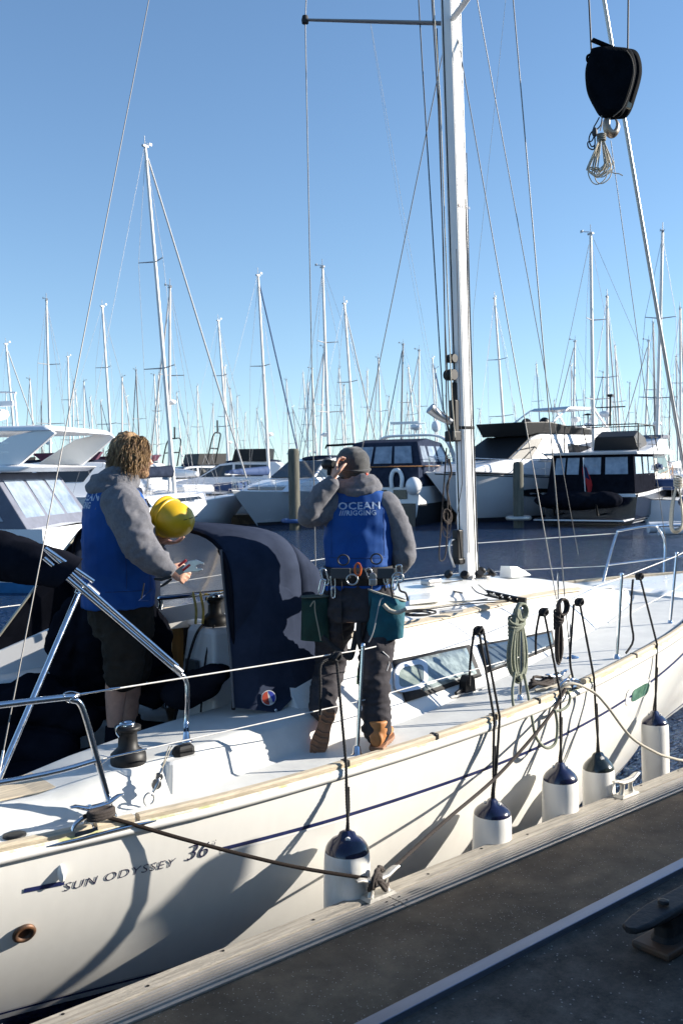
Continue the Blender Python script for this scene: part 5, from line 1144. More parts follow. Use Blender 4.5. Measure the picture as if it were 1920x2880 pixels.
# ============ helmet and pliers in his hands
hm = empty('hard_hat', jp((497, 1462, 5.72)), 'yellow hard hat held upside down by the long haired man', 'hard hat')
yel = mat('yellow_shell', (.62, .38, .006), .42, var=.12, vscale=7, coat=.08, bump=.04, bscale=20)
ax = (_r0*.86 - UZ*.26 - _f0*.42).normalized(); up2 = (UZ - ax*UZ.dot(ax)).normalized(); sd2 = ax.cross(up2); c = jp((462, 1452, 5.74))
prof = [(0, 1.0), (.02, 1.0), (.05, .985), (.09, .93), (.125, .80), (.15, .60), (.165, .35), (.172, .02)]
mb = MB(); mb.loft([sring(c + ax*(h*1.12), up2, sd2, .112*r_, .125*r_, 30, 2.1) for h, r_ in prof]); shell = mb.build('shell', yel, hm)
mb = MB(); mb.loft([sring(c + ax*h, up2, sd2, .112 + g_, .125 + g_, 30, 2.1) for h, g_ in ((-.014, .006), (-.010, .011), (.002, .007), (.010, .001))], caps=False); mb.build('brim', yel, hm)
mb = MB(); P = []
for t in [R(-70 + 14*i) for i in range(11)]: P.append((t, ))
mb.loft([[c + ax*(.035 + 0*t) + up2*(.117*math.cos(t)) + sd2*(.130*math.sin(t)) + ax*a + (up2*math.cos(t) + sd2*math.sin(t))*b_ for a, b_ in ((-.008, -.006), (-.004, .003), (.004, .003), (.008, -.006))] for t in [2*math.pi*k/36 for k in range(37)]], close=False, caps=False); mb.build('rain_gutter', yel, hm)
mb = MB()
for k in range(4):
    q = jp((508 + k*13, 1466 - k*4, 5.5)); q = on_surf(shell, hm, q, _f0, .0005); q2 = on_surf(shell, hm, jp((516 + k*13, 1464 - k*4, 5.5)), _f0, .0005); mb.tube([q, q2], .0022, 5)
mb.build('vent_slot', M['black'], hm)
pl_ = empty('locking_pliers', jp((505, 1612, 5.45)), 'steel locking pliers with red and black grips in the long haired man\'s hand', 'pliers')
def tp(x, y, d=0): return pd(x, y, 5.42 + d)
mb = MB(); mb.plate([tp(*q) for q in ((512, 1600), (530, 1578), (552, 1574), (573, 1583), (575, 1588), (562, 1587), (552, 1592), (553, 1598), (568, 1599), (571, 1603), (556, 1608), (535, 1609), (518, 1612))], .012, -_f0); mb.build('jaw', M['steelr'], pl_, bevel=.003)
mb = MB(); mb.plate([tp(*q, .004) for q in ((492, 1606), (515, 1588), (522, 1592), (524, 1608), (505, 1618))], .014, -_f0); mb.build('jaw_plate', mat('bright_steel', (.22, .22, .21), .4, .6), pl_, bevel=.002)
for a, b_ in (((502, 1592), (524, 1575)), ((514, 1604), (535, 1588))): MB().tube([tp(*a), tp(*b_)], [.008, .007], 10).build('red_grip', mat('red_grip', (.55, .02, .02), .35, coat=.3), pl_)
for a, b_, c2 in (((482, 1622), (455, 1630), (434, 1628)), ((484, 1628), (468, 1640), (452, 1650))): MB().tube([tp(*a), tp(*b_), tp(*c2)], [.009, .013, .008], 10, flat=.7).build('black_grip', M['rubber'], pl_)
# dark jacket draped in the cockpit behind his legs
jk = empty('jacket', jp((300, 1900, 6.3)), 'black jacket draped in the cockpit behind the legs of the long haired man', 'jacket')
mb = MB()
for pts, rad in (([(215, 1725, 6.25), (200, 1800, 6.25), (205, 1900, 6.3)], [.10, .15, .12]), ([(285, 1730, 6.25), (270, 1820, 6.25), (265, 1925, 6.3)], [.12, .16, .14]), ([(400, 1725, 6.2), (435, 1790, 6.2), (440, 1890, 6.25)], [.09, .10, .09]), ([(350, 1740, 6.3), (350, 1850, 6.3), (350, 1930, 6.3)], [.12, .14, .12])): limb(mb, pts, rad)
soften(mb, 'jacket_cloth', M['canvasb'], jk, .014, 3, .035, .16, 7)
mb = MB(); mb.tube(spl([jp((x, y, 6.05)) for x, y in ((190, 1552), (195, 1590), (208, 1640), (222, 1665))], 5), .008, 6, flat=.4); mb.build('sleeve_cord', M['wired'], jk)
# dark cloth heap added to blacken the near side of the cockpit
cv = empty('cockpit_dark_fill', (1.9, 5.3, 1.1), 'dark navy cover heaped over the cockpit seat below the long haired man', 'cover')
mb = MB(); rnd = random.Random(5)
for x, y, D, r_ in ((20, 1990, 5.9, .22), (90, 1960, 5.9, .2), (160, 1990, 5.9, .2), (30, 2110, 5.75, .22), (120, 2110, 5.75, .2), (215, 2020, 5.9, .15), (430, 1960, 6.0, .10), (480, 1930, 6.0, .12), (560, 1930, 5.7, .13), (600, 1900, 5.7, .10), (520, 1950, 5.75, .12)):
    q = jp((x, y, D)); mb.ell(q, (r_*1.1, r_, r_*.62))
soften(mb, 'dark_fill_cloth', M['canvasb'], cv, .018, 5, .03, .2, 9)
# ------------------------------------------------------------ fenders hanging from the lifeline
def life_pt(px, py): 
    p = hit(px, py, lambda p: p.y - 4.06 if p.x < 6.3 else p.y - lerp(4.15, 4.55, min(1, (p.x - 6.2)/1.4)), 2, 14); return p
def fender(top_px, R_, cap_y, base_y, knot, tail, capm, label, L=.50, two=False, tail2=None):
    """top_px: pixel of the eye; R_: radius; knot: pixel of the hitch on the lifeline"""
    Yf = yst(pz(top_px[0], top_px[1], .8).x, .8) - R_ - .015
    e = py_(top_px[0], top_px[1], Yf); root = empty('fender', V((e.x, e.y, e.z)), label, 'fender', 'fenders hanging along the hull')
    zc = py_(top_px[0], cap_y, Yf - R_*.6).z; zb = zc - L
    ch = e.z - zc
    prof = [(.020, 0), (.034, -.008), (.045, -.03), (R_*.62, -ch*.40), (R_*.86, -ch*.66), (R_*.97, -ch*.86), (R_, -ch)]
    n = 28; rings = []
    for r_, h in prof:
        k = max(0, 1 + h/(ch*.75)); rings.append([e + V((r_*math.cos(t)*(1 + .22*k*math.cos(2*t)), r_*math.sin(t)*(1 - .25*k + .22*k*math.cos(2*t)*0)*(1 - .10*k*math.cos(6*t)), h)) for t in [2*math.pi*i/n for i in range(n)]])
    cap = MB().loft(rings).build('cap', capm, root)
    MB().lathe([(.013, -.05), (.015, 0), (.013, .05)], e + V((0, 0, -.035)), (0, 1, 0), 12).build('eye', M['fend'], cap)
    o = V((e.x, e.y, zc)); MB().lathe([(R_ - .001, 0), (R_*1.02, -.02), (R_*1.04, -.06), (R_*1.05, -L*.5), (R_*1.04, -L + .06), (R_*1.02, -L), (R_*.8, -L - .07), (R_*.3, -L - .13), (.02, -L - .14)], o, n=32).build('body', M['fend'], root)
    k = life_pt(*knot); line_root = empty('fender_rope', k, label.replace('fender', 'rope holding the fender', 1) if False else 'black rope tied to the ' + label, 'rope', 'black fender ropes')
    mid = V(((k.x + e.x)/2, yst(e.x, zgf(e.x)) - .022, zgf(e.x)))
    rail = py_(lerp(knot[0], top_px[0], .55), lerp(knot[1], top_px[1], .55), 0) if False else None
    # the rope leaves the lifeline, bends over the rail and drops to the eye
    t = (k.z - (zgf(e.x) + .05))/(k.z - e.z); ry = yst(e.x, zgf(e.x)) - .032; rp = V((lerp(k.x, e.x, t), ry, zgf(e.x) + .03))
    P = [k, rp, rp + (e - rp)*.5 + V((0, -.006, 0)), e + V((0, 0, .03)), e + V((.0, -.012, -.03))]
    mb = MB(); mb.rope([k, k.lerp(rp, .5), rp, rp.lerp(e, .5), e + V((0, -.01, -.025))], .0085, 3, .045)
    mb.rope([rp.lerp(e, .35) + V((.010, -.004, 0)), rp.lerp(e, .7) + V((.014, 0, 0)), e + V((.012, .014, .02)), e + V((.006, .014, -.03))], .0075, 3, .045)
    if two: mb.rope([k + V((.03, -.01, 0)), V((rp.x + .05, rp.y, rp.z)), rp.lerp(e, .6) + V((.02, -.01, 0)), e + V((.01, .0, .03))], .0085, 3, .045)
    rnd = random.Random(int(knot[0])); 
    for j in range(4):   # hitch
        mb.tube([k + V((.022*math.cos(a + j), .020*math.sin(a)*(1 if j % 2 else .6), -.008 + .022*math.sin(a*1.0 + j*1.3))) for a in [R(30*i) for i in range(13)]], .0085, 6)
    mb.build('hitch_and_fall', M['ropeb'], line_root)
    rt = random.Random(int(top_px[0])); root.rotation_euler = (rt.uniform(-.02, .03), rt.uniform(-.045, .045), rt.uniform(-1, 1))
    if tail:
        P = [life_pt(*q) + V((-.0, .01, 0)) for q in tail]; MB().rope(spl(P, 4), .0085, 3, .045).build('loose_tail', M['ropeb'], line_root)
    return root
fender((976, 2335), .118, 2412, 0, (945, 1843), [(938, 1850), (905, 1870), (904, 1930), (903, 2012)], M['fendn'], 'navy capped white fender nearest the wrapped cleat')
fender((1384, 2245), .112, 2305, 0, (1345, 1770), [(1336, 1775), (1326, 1850), (1322, 1930)], M['fendn'], 'navy capped white fender with doubled rope, second from the stern', two=True)
fender((1574, 2143), .112, 2207, 0, (1528, 1718), [(1520, 1725), (1510, 1780), (1509, 1842)], M['fendn'], 'navy capped white fender beside the black capped one')
fender((1680, 2115), .106, 2175, 0, (1628, 1690), [(1616, 1700), (1610, 1780), (1605, 1860), (1615, 1915)], M['fendk'], 'black capped white fender behind the bare dock cleat')
fender((1839, 1998), .100, 2044, 0, (1797, 1618), [(1782, 1630), (1775, 1730), (1783, 1800), (1762, 1838)], M['fendn'], 'navy capped white fender nearest the bow')
# ------------------------------------------------------------ mooring lines
def trope(name, label, pts, r, m, group=None, strands=0):
    o = empty(name, pts[0], label, 'rope', group); mb = MB(); (mb.rope(spl(pts, 8), r, strands, .05) if strands else mb.tube(spl(pts, 8), r, 10)); mb.build('laid_rope', m, o); return o
fl = V((pz(300, 2320, 1.13).x, yst(pz(300, 2320, 1.13).x, 1.12) - .01, 1.165)); cl = V((3.37, 3.73, .58))
o = trope('stern_line', 'dark brown mooring rope from the stern fairlead down to the wrapped cleat', [pz(238, 2296, 1.20), fl, lerp(fl, cl, .3) + V((0, 0, -.02)), lerp(fl, cl, .65) + V((0, 0, -.025)), cl + V((-.06, .02, .03))], .0100, mat('tarred_rope', (.022, .017, .015), .9, spec=.1, var=.4, vscale=160, bump=.5, bscale=400))
mb = MB()
for j in range(5): mb.tube([cl + V((.07*math.sin(a + j*.4)*(1 if j % 2 else .7), .030*math.cos(a), -.01 + .035*math.sin(a*2 + j) + .012*j)) for a in [R(24*i) for i in range(16)]], .0115, 8)
mb.build('cleat_turns', M['ropebr'], o)
mb = MB(); q = pz(300, 2325, 1.16)
for j in range(3): mb.tube([pz(285, 2296, 1.19) + V((.06*math.cos(a), .025*math.sin(a), .012*j)) for a in [R(30*i) for i in range(13)]], .0115, 7)
mb.build('deck_turns', M['ropebr'], o)
sp = V((pz(1590, 1950, 1.24).x, yst(pz(1590, 1950, 1.24).x, 1.24) - .02, 1.27))
cp = [cl + V((.05, .0, .02))] + [py_(x, y, Y) for x, y, Y in ((1250, 2310, 3.78), (1400, 2180, 3.84), (1540, 2020, 3.88))] + [sp + V((0, 0, .0))]
trope('spring_line', 'brown mooring rope rising from the wrapped cleat to the midships fairlead', cp, .0105, M['ropebr'])
# pale rope from the midships cleat towards the bow
wp_ = [sp + V((-.05, .02, .0)), sp + V((.05, -.02, .03))] + [py_(x, y, Y) for x, y, Y in ((1665, 1945, 3.90), (1705, 1985, 3.85), (1770, 2070, 3.80), (1830, 2110, 3.76), (1880, 2130, 3.74), (1950, 2136, 3.72), (2100, 2090, 3.72))]
trope('bow_spring', 'pale cream mooring rope sagging from the midships fairlead towards the right edge', wp_, .0095, M['ropew'])
# turns on the midships cleat
o = empty('rope_turns', pz(1545, 1935, 1.26), 'dark rope and cream rope belayed on the deck cleat inside the rail', 'rope'); mb = MB(); c = pz(1520, 1932, 1.255)
for j in range(4): mb.tube([c + V((.13*math.cos(a) + .03*j, .03*math.sin(a) + .01*j, .02 + .018*math.sin(2*a + j) + .008*j)) for a in [R(24*i) for i in range(16)]], .010, 7)
mb.build('dark_turns', M['ropebr'], o)
mb = MB(); 
mb.tube(spl([c + V((-.1, -.03, .0)), c + V((0, -.05, 0)), c + V((.2, -.04, .01)), c + V((.33, 0, .03))], 5), .0095, 7); mb.build('cream_turn', M['ropew'], o)
# hanks on the lifeline
def hank(name, label, knot, width, height, n, r, m, extra, wrap=.25, cat='coiled rope', seed=1):
    k = life_pt(*knot); root = empty(name, k, label, cat); rnd = random.Random(seed); mb = MB(); s = k.y/ray(*knot).y/FPX*1.0
    for i in range(n):
        w_ = width*(.35 + .65*(i/(n - 1) if n > 1 else 1))*.5; off = (rnd.uniform(-.2, .2)*width*.5); yy = -.012*((i % 3) - 1); h = height*rnd.uniform(.88, 1.0)
        P = []
        for a in [2*math.pi*j/26 for j in range(27)]:
            t = .5 - .5*math.cos(a); wd = w_*(.22 + .78*t**.8); P.append(k + V((off*t + wd*math.sin(a), yy + .006*math.sin(a), .02 - h*t)))
        mb.tube(P, r, 7)
    mb.build('hank', m, root)
    mb = MB()
    for j in range(5):
        mb.tube([k + V((.045*math.cos(a)*(width/.12)*.8, .028*math.sin(a), -.05 - .016*j + .03*math.sin(a + j*.5))) for a in [R(30*i) for i in range(13)]], r, 7)
    for j in range(3): mb.tube([k + V((.03 + .04*math.cos(a)*(1 + .2*j), -.01*j, .0 + .055*math.sin(a))) for a in [R(30*i) for i in range(13)]], r, 7)
    mb.build('wrapping', m, root)
    if extra:
        mb = MB()
        for e in extra: mb.tube(spl([py_(*q) for q in e], 6), r, 8)
        mb.build('hanging_end', m, root)
    return root
hank('coiled_rope', 'thick grey green rope coiled and hung on the lifeline', (1452, 1722), .24, .48, 12, .0095, M['ropeg'],
     [[(1447, 1890, 4.03), (1440, 1940, 4.01), (1443, 1985, 3.97), (1455, 2003, 3.93), (1462, 2006, 3.91)], [(1472, 1895, 4.02), (1485, 1960, 4.0), (1495, 2020, 3.90), (1505, 2070, 3.88), (1525, 2098, 3.87), (1545, 2103, 3.87), (1562, 2085, 3.87), (1566, 2040, 3.88), (1560, 2000, 3.88), (1556, 2000, 3.89), (1575, 1998, 3.88), (1595, 1985, 3.89), (1602, 1960, 3.9), (1590, 1938, 3.95)]], seed=2)
hank('coiled_rope', 'thin dark brown rope in a long hank hung beside the shroud', (1570, 1708), .115, .42, 5, .0080, M['ropebr'],
     [[(1578, 1890, 4.12), (1565, 1915, 4.1), (1545, 1928, 4.1), (1530, 1935, 4.1)]], seed=4)
# ------------------------------------------------------------ crane hook block with coiled cord
hb = empty('hook_block', pd(1722, 230, 7.0), 'black fabric covered crane hook block hanging from two dark hoist ropes', 'hook block')
D7 = 7.0; outl = [(1662, 138), (1690, 132), (1735, 134), (1768, 140), (1782, 165), (1786, 200), (1780, 235), (1768, 275), (1758, 305), (1745, 325), (1722, 329), (1690, 328), (1670, 300), (1652, 262), (1646, 225), (1646, 195), (1652, 168)]
def shell(pts, D, th, grow=1.0):
    c = V((0,0,0)); P = [pd(x, y, D) for x, y in spl2(pts)]
    for p in P: c += p
    c /= len(P); rings = []
    for dz, k in ((-th, .82), (-th*.8, .94), (-th*.3, 1.0), (th*.3, 1.0), (th*.8, .94), (th, .82)): rings.append([c + (p - c)*k + _f0*dz for p in P])
    return MB().loft(rings)
def spl2(pts): 
    q = spl([V((x, y, 0)) for x, y in pts + [pts[0]]], 4)[:-1]; return [(p.x, p.y) for p in q]
bk = mat('black_nylon', (.003, .0045, .007), .85, spec=.05, var=.4, vscale=10, bump=.4, bscale=25)
shell(outl, D7, .045).build('near_cheek_cover', bk, hb); o2 = [(x + 16, y + 4) for x, y in outl]
shell(o2, D7 + .14, .06).build('far_cheek_cover', bk, hb)
MB().tube(spl([pd(x, y, D7 - .05) for x, y in [(1760, 142), (1775, 165), (1781, 200), (1776, 235), (1763, 275), (1748, 305), (1722, 328)]], 4), .004, 6).build('edge_piping', mat('dusty_piping', (.06, .05, .04), .8), hb)
mb = MB(); mb.plate([pd(x, y, D7 + .05) for x, y in [(1765, 284), (1776, 292), (1773, 304), (1755, 300)]], .03, -_f0); mb.build('buckle', mat('worn_metal', (.45, .40, .30), .5, .4), hb)
MB().bar(pd(1664, 112, D7 - .02), pd(1726, 138, D7), .02, .035, up=_f0).build('strap_end', bk, hb)
MB().tube(spl([pd(x, y, D7) for x, y in [(1668, 152), (1652, 156), (1650, 170), (1658, 176)]], 5), .009, 7).build('strap_loop', bk, hb)
for x0, y0, x1, y1 in ((1652, -60, 1662, 150), (1766, -60, 1764, 150)):
    a, b_ = pd(x0, y0, D7 + .08), pd(x1, y1, D7 + .08); MB().tube([a + (a - b_)*8, b_], .0065, 7).build('hoist_rope', M['wired'], hb)
hk = mat('hook_steel', (.30, .24, .19), .4, .8, var=.35, vscale=25); hc_ = pd(1717, 352, D7 + .02)
P = [pd(x, y, D7 + .02) for x, y in [(1710, 322), (1704, 345), (1707, 365), (1718, 377), (1730, 372), (1736, 357), (1734, 343), (1729, 336)]]
MB().tube(spl(P, 6), [.022, .028, .032, .034, .030, .024, .016, .008], 12, flat=.6).build('hook', hk, hb)
MB().lathe([(.03, -.02), (.034, 0), (.03, .03)], pd(1712, 326, D7 + .02), (0, 0, 1), 14).build('swivel', bk, hb)
cdc = empty('rope_hank', pd(1690, 370, D7 - .03), 'thin white cord coiled in a hank tied below the crane hook block', 'coiled cord')
rnd = random.Random(8); mb = MB(); kx, ky = 1690, 375
for i in range(16):
    w0 = rnd.uniform(-42, -8); w1 = rnd.uniform(8, 36); by = rnd.uniform(478, 518); dd = rnd.uniform(-.05, .05); dx = rnd.uniform(-8, 6)
    P = [(kx + rnd.uniform(-4, 4), ky, 0), (kx + w0*.45, ky + 45, dd), (kx + w0 + dx, ky + 100, dd), (kx + w0*.75 + dx, by - 8, dd), (kx + (w0 + w1)*.4 + dx, by, dd), (kx + w1*.95, by - 22, dd), (kx + w1*.85, ky + 75, dd), (kx + w1*.3, ky + 30, 0), (kx + rnd.uniform(-4, 4), ky, 0)]
    mb.tube(spl([pd(x, y, D7 - .03 + d_) for x, y, d_ in P], 5), .0042, 5)
mb.tube(spl([pd(x, y, D7) for x, y in [(1715, 478), (1725, 487), (1738, 488), (1750, 494)]], 4), .004, 5)
mb.build('cord', M['ropew'], cdc)
mb = MB()
for j in range(4): mb.tube([pd(kx, ky + 4 + 5*j, D7 - .03) + _r0*(.028*math.cos(a)) + _f0*(.028*math.sin(a)) for a in [R(30*i) for i in range(13)]], .006, 6)
mb.tube(spl([pd(x, y, D7 - .03) for x, y in [(1690, 325), (1692, 345), (1686, 368)]], 4), .004, 5); mb.build('binding', mat('grey_binding_cord', (.22, .20, .16), .8), cdc)
mb = MB()
for P in ([(1684, 330), (1676, 345), (1668, 360), (1672, 370), (1664, 395), (1652, 400), (1654, 415), (1668, 420), (1672, 400), (1670, 380)], [(1692, 330), (1688, 352), (1674, 366), (1662, 372), (1655, 392), (1662, 412), (1672, 408)]): mb.tube(spl([pd(x, y, D7 - .05) for x, y in P], 5), .005, 6)
mb.ell(pd(1671, 372, D7 - .05), (.02, .02, .035)); mb.build('dark_cord', M['wired'], cdc)
# spare hank of pale rope on the bow rail
ph = empty('coiled_rope', pd(1903, 1420, 9.0), 'pale grey rope hank hanging from the forestay at the right edge', 'coiled rope'); mb = MB(); rnd = random.Random(3)
for i in range(7):
    P = [(1905 + rnd.uniform(-3, 3), 1355), (1893 - i*1.2, 1420), (1890 - i, 1480 + rnd.uniform(-8, 10)), (1903, 1492 + rnd.uniform(-6, 8)), (1917 + i, 1470), (1912, 1400), (1908, 1355)]
    mb.tube(spl([pd(x, y, 9.2 + .01*i) for x, y in P], 5), .009, 6)
for j in range(4): mb.tube([pd(1905, 1345 + 7*j, 9.2) + _r0*(.035*math.cos(a)) + _f0*(.035*math.sin(a)) + UZ*(.02*math.sin(a)) for a in [R(30*i) for i in range(13)]], .009, 6)
mb.build('hank', M['ropew'], ph)
# added board, outline shaped to throw a shadow on the hull (geometry found by following the sun from the hull)
poly = [(263, 2770), (392, 2599), (511, 2486), (563, 2434), (661, 2397), (582, 2577), (575, 2620), (533, 2685)]
BY = 2.2; P = [sun_to(hp(x, y), BY) for x, y in poly]; bot = [sun_to(V((2.45, 4.4, .3)), BY), sun_to(V((2.0, 4.6, .1)), BY)]
Q = [p for p in P[1:7]] + [bot[0], bot[1]]
print('board', [tuple(round(c, 2) for c in p) for p in Q])
mb = MB(); mb.plate([V((q.x, BY, q.z)) for q in Q], .04, V((0, -1, 0))); mb.build('panel', mat('painted_board', (.3, .32, .33), .7), bd)
lx = sum(q.x for q in Q)/len(Q); mb = MB(); mb.box((lx, BY + .06, .9), (.08, .06, 1.1)); mb.build('post', M['alud'], bd)
# ------------------------------------------------------------ boats across the water
def wpos(px, D, z=0.0): p = pd(px, 1315, D); return V((p.x, p.y, z))
def yaw(d): return math.atan2(d.y, d.x)
def boat_hull(L, B, fb, fs, flare=.8, tw=.9, draft=.35, rake=.16, full=2.2):
    """bow towards +x, stern at 0"""
    rings = []
    for i in range(19):
        t = i/18; x = L*t; hb = B/2*(lerp(tw, 1, min(1, t*3)) if t < .33 else max(.004, (1 - ((t - .33)/.67)**full))); zg = lerp(fs, fb, t**1.6)
        r = []
        for k, s in ((1, 1), (.6, .97 - .10*t), (.25, flare - .25*t*t), (0, flare*.9 - .42*t*t), (-1, .25)):
            z = zg*k if k >= 0 else -draft; r.append(V((x - rake*L*(1 - max(k, 0))*t**5, -hb*max(.02, s), z)))
        rings.append(r + [V((p.x, -p.y, p.z)) for p in reversed(r)])
    mb = MB(); mb.loft(rings, close=False, caps=False); mb.add(rings[0], [tuple(range(10))])
    deck = MB(); deck.loft([[r[0] + V((0, .02, -.01)), V((r[0].x, 0, r[0].z + .05)), V((r[0].x, -r[0].y - .02, r[0].z - .01))] for r in rings], close=False, caps=False)
    def side(x, k, off=.012):
        t = x/L; hb = B/2*(lerp(tw, 1, min(1, t*3)) if t < .33 else max(.004, (1 - ((t - .33)/.67)**full))); zg = lerp(fs, fb, t**1.6)
        s = interp([(0, flare*.9 - .42*t*t), (.25, flare - .25*t*t), (.6, .97 - .10*t), (1, 1)], k); return V((x - rake*L*(1 - k)*t**5, -(hb*s) - off, zg*k))
    return mb, deck, side
def house(prof, wb, wt, z0=None, z1=None):
    """side outline (x, z) drawn out to half-width wb at the bottom and wt at the top"""
    z0 = min(p[1] for p in prof) if z0 is None else z0; z1 = max(p[1] for p in prof) if z1 is None else z1; n = len(prof)
    w_ = lambda z: lerp(wb, wt, (z - z0)/(z1 - z0)); P = [V((x, -w_(z), z)) for x, z in prof] + [V((x, w_(z), z)) for x, z in prof]
    return MB().add(P, [tuple(range(n)), tuple(range(2*n - 1, n - 1, -1))] + [(i, i + n, (i+1) % n + n, (i+1) % n) for i in range(n)])
def pane(prof, w_, off=.02, both=True):
    mb = MB(); mb.plate([V((x, -w_(z) - off, z)) for x, z in prof], .02, V((0, -1, 0)))
    if both: mb.plate([V((x, w_(z) + off, z)) for x, z in prof], .02, V((0, 1, 0)))
    return mb
def place(root, px, D, d, z=0): root.location = wpos(px, D, z); root.rotation_euler = (0, 0, yaw(d))
def rails(L, B, pts, h=.6, n=8, r=.016):
    mb = MB(); top = [V((p.x, p.y + .06, p.z + h)) for p in pts]; mb.tube(top, r, 5)
    mb.tube([V((p.x, p.y + .06, p.z + h*.5)) for p in pts], r*.7, 5)
    for p, q in zip(pts[::1], top[::1]): mb.tube([p + V((0, .06, 0)), q], r*.8, 5)
    m2 = MB(); m2.add([V((v.x, -v.y, v.z)) for v in mb.v], [f[::-1] for f in mb.f], True); return mb, m2
M['bgwhite'] = mat('glossy_white_hull', (.74, .75, .77), .2, var=.04, vscale=.8, coat=.3)
M['bggrey'] = mat('silver_hull', (.52, .55, .58), .25, var=.05, vscale=.8, coat=.3)
M['antif'] = mat('dark_antifoul', (.02, .022, .03), .7)
M['burg'] = mat('burgundy_canvas', (.12, .03, .06), .8, var=.2)
M['greyc'] = mat('grey_canvas', (.12, .13, .17), .8, var=.15, vscale=3, bump=.3, bscale=8)
def antifoul(root, side, L, k=.09):
    mb = MB(); rings = [[side(L*t, 0, .014) + V((0, 0, -.2)), side(L*t, k*.5, .014), side(L*t, k, .014)] for t in [i/16*.985 for i in range(17)]]
    mb.loft(rings, close=False, caps=False); m2 = [[V((p.x, -p.y, p.z)) for p in r] for r in rings]; mb.loft(m2, close=False, caps=False); mb.each('antifoul', M['antif'], root)
def hull_win(side, x0, x1, k0, k1, root, m=None, taper=.5, sgn=1):
    n = 8; rings = []
    for i in range(n + 1):
        x = lerp(x0, x1, i/n); e = 1 - (taper if i == n else taper*.3 if i == n - 1 else 0) ; km = (k0 + k1)/2
        rings.append([side(x, km + (k - km)*e, .02) for k in (k0, k1)])
    if sgn < 0: rings = [[V((p.x, -p.y, p.z)) for p in r] for r in rings]
    MB().loft(rings, close=False, caps=False).build('hull_window', m or M['glass'], root)
def arch(x0, x1, w_, z0, z1, r, lean=0):
    return spl([V((x0, -w_, z0)), V((lerp(x0, x1, .7), -w_*.96, lerp(z0, z1, .75))), V((x1, -w_*.7, z1)), V((x1, 0, z1 + .05)), V((x1, w_*.7, z1)), V((lerp(x0, x1, .7), w_*.96, lerp(z0, z1, .75))), V((x0, w_, z0))], 5), r
def radome(root, c, nm='radar'): 
    mb = MB(); mb.lathe([(.03, -.35), (.05, -.2), (.24, -.15), (.30, -.05), (.28, .06), (.15, .11), (.01, .12)], c, n=18); o = mb.build(nm, M['gelb'], root); return o
def motor_yacht(label, L=14, B=4.2, fb=1.75, fs=1.35, hullm=None, roofm=None, win=True, cover=None, group=None, cat='motor yacht'):
    root = empty('motor_yacht', (0, 0, 0), label, cat, group); h, dk_, side = boat_hull(L, B, fb, fs)
    h.build('hull', hullm or M['bgwhite'], root); dk_.build('deck', M['gelb'], root); antifoul(root, side, L)
    k = L/14; z0 = 1.45
    wf = lambda z: lerp(1.62*k, 1.15*k, (z - z0)/(3.3 - z0))
    house([(1.5*k, z0 - .1), (11.2*k, 1.62), (10.3*k, 1.95), (8.9*k, 2.18), (8.3*k, 2.25), (6.6*k, 3.12), (5.0*k, 3.30), (2.2*k, 3.22), (1.7*k, 2.9), (2.4*k, 2.2), (1.5*k, 2.05)], 1.62*k, 1.15*k, z0, 3.3).build('superstructure', M['bgwhite'], root, bevel=.06, seg=3)
    pane([(8.1*k, 2.27), (6.6*k, 3.0), (5.6*k, 3.08), (5.6*k, 2.27)], wf).each('side_window', M['glass'], root)
    pane([(5.4*k, 3.08), (2.6*k, 3.02), (3.2*k, 2.27), (5.4*k, 2.27)], wf).each('side_window', M['glass'], root)
    mb = MB(); mb.plate([V((8.32*k, -1.32*k, 2.28)), V((8.32*k, 1.32*k, 2.28)), V((6.68*k, 1.12*k, 3.10)), V((6.68*k, -1.12*k, 3.10))], .02, V((1, 0, 1.9))); 
    for v in mb.v: v += V((.012, 0, .025))
    mb.build('windscreen', M['glass'], root)
    mb = MB(); mb.ell((4.2*k, 0, 3.26), (2.3*k, 1.1*k, .18)); mb.build('sunroof', roofm or M['canvas'], root)
    if win:
        for s in (1, -1): hull_win(side, 5.2*k, 9.6*k, .50, .72, root, sgn=s)
    pts = [side(L*t, 1, -.05) for t in (.45, .55, .65, .74, .82, .89, .95, .99)]; a, b_ = rails(L, B, pts); a.build('bow_rail', M['steel'], root); b_.build('bow_rail', M['steel'], root)
    mb = MB(); mb.box((-.5, 0, .35), (1.1, B*.8, .12)); mb.build('bathing_platform', M['gelb'], root, bevel=.03)
    if cover: house([(8.8*k, 2.2), (11*k, 1.78), (10.9*k, 1.66), (8.8*k, 1.9)], 1.1*k, .9*k).build('foredeck_cover', cover, root)
    return root, side
PI = math.pi
# --- sport yacht with its bow to the left
y4, sd4 = motor_yacht('pale grey sports motor yacht with its bow to the left behind the left wooden pile', 13.2, 4.2, 1.75, 1.35, M['bggrey'], M['canvas'], True, mat('fawn_cover', (.35, .31, .27), .8))
d4 = (-_r0*.47 - _f0*.88).normalized(); bowp = wpos(650, 45.5); place(y4, 960, 48, d4); y4.location = bowp - d4*13.2
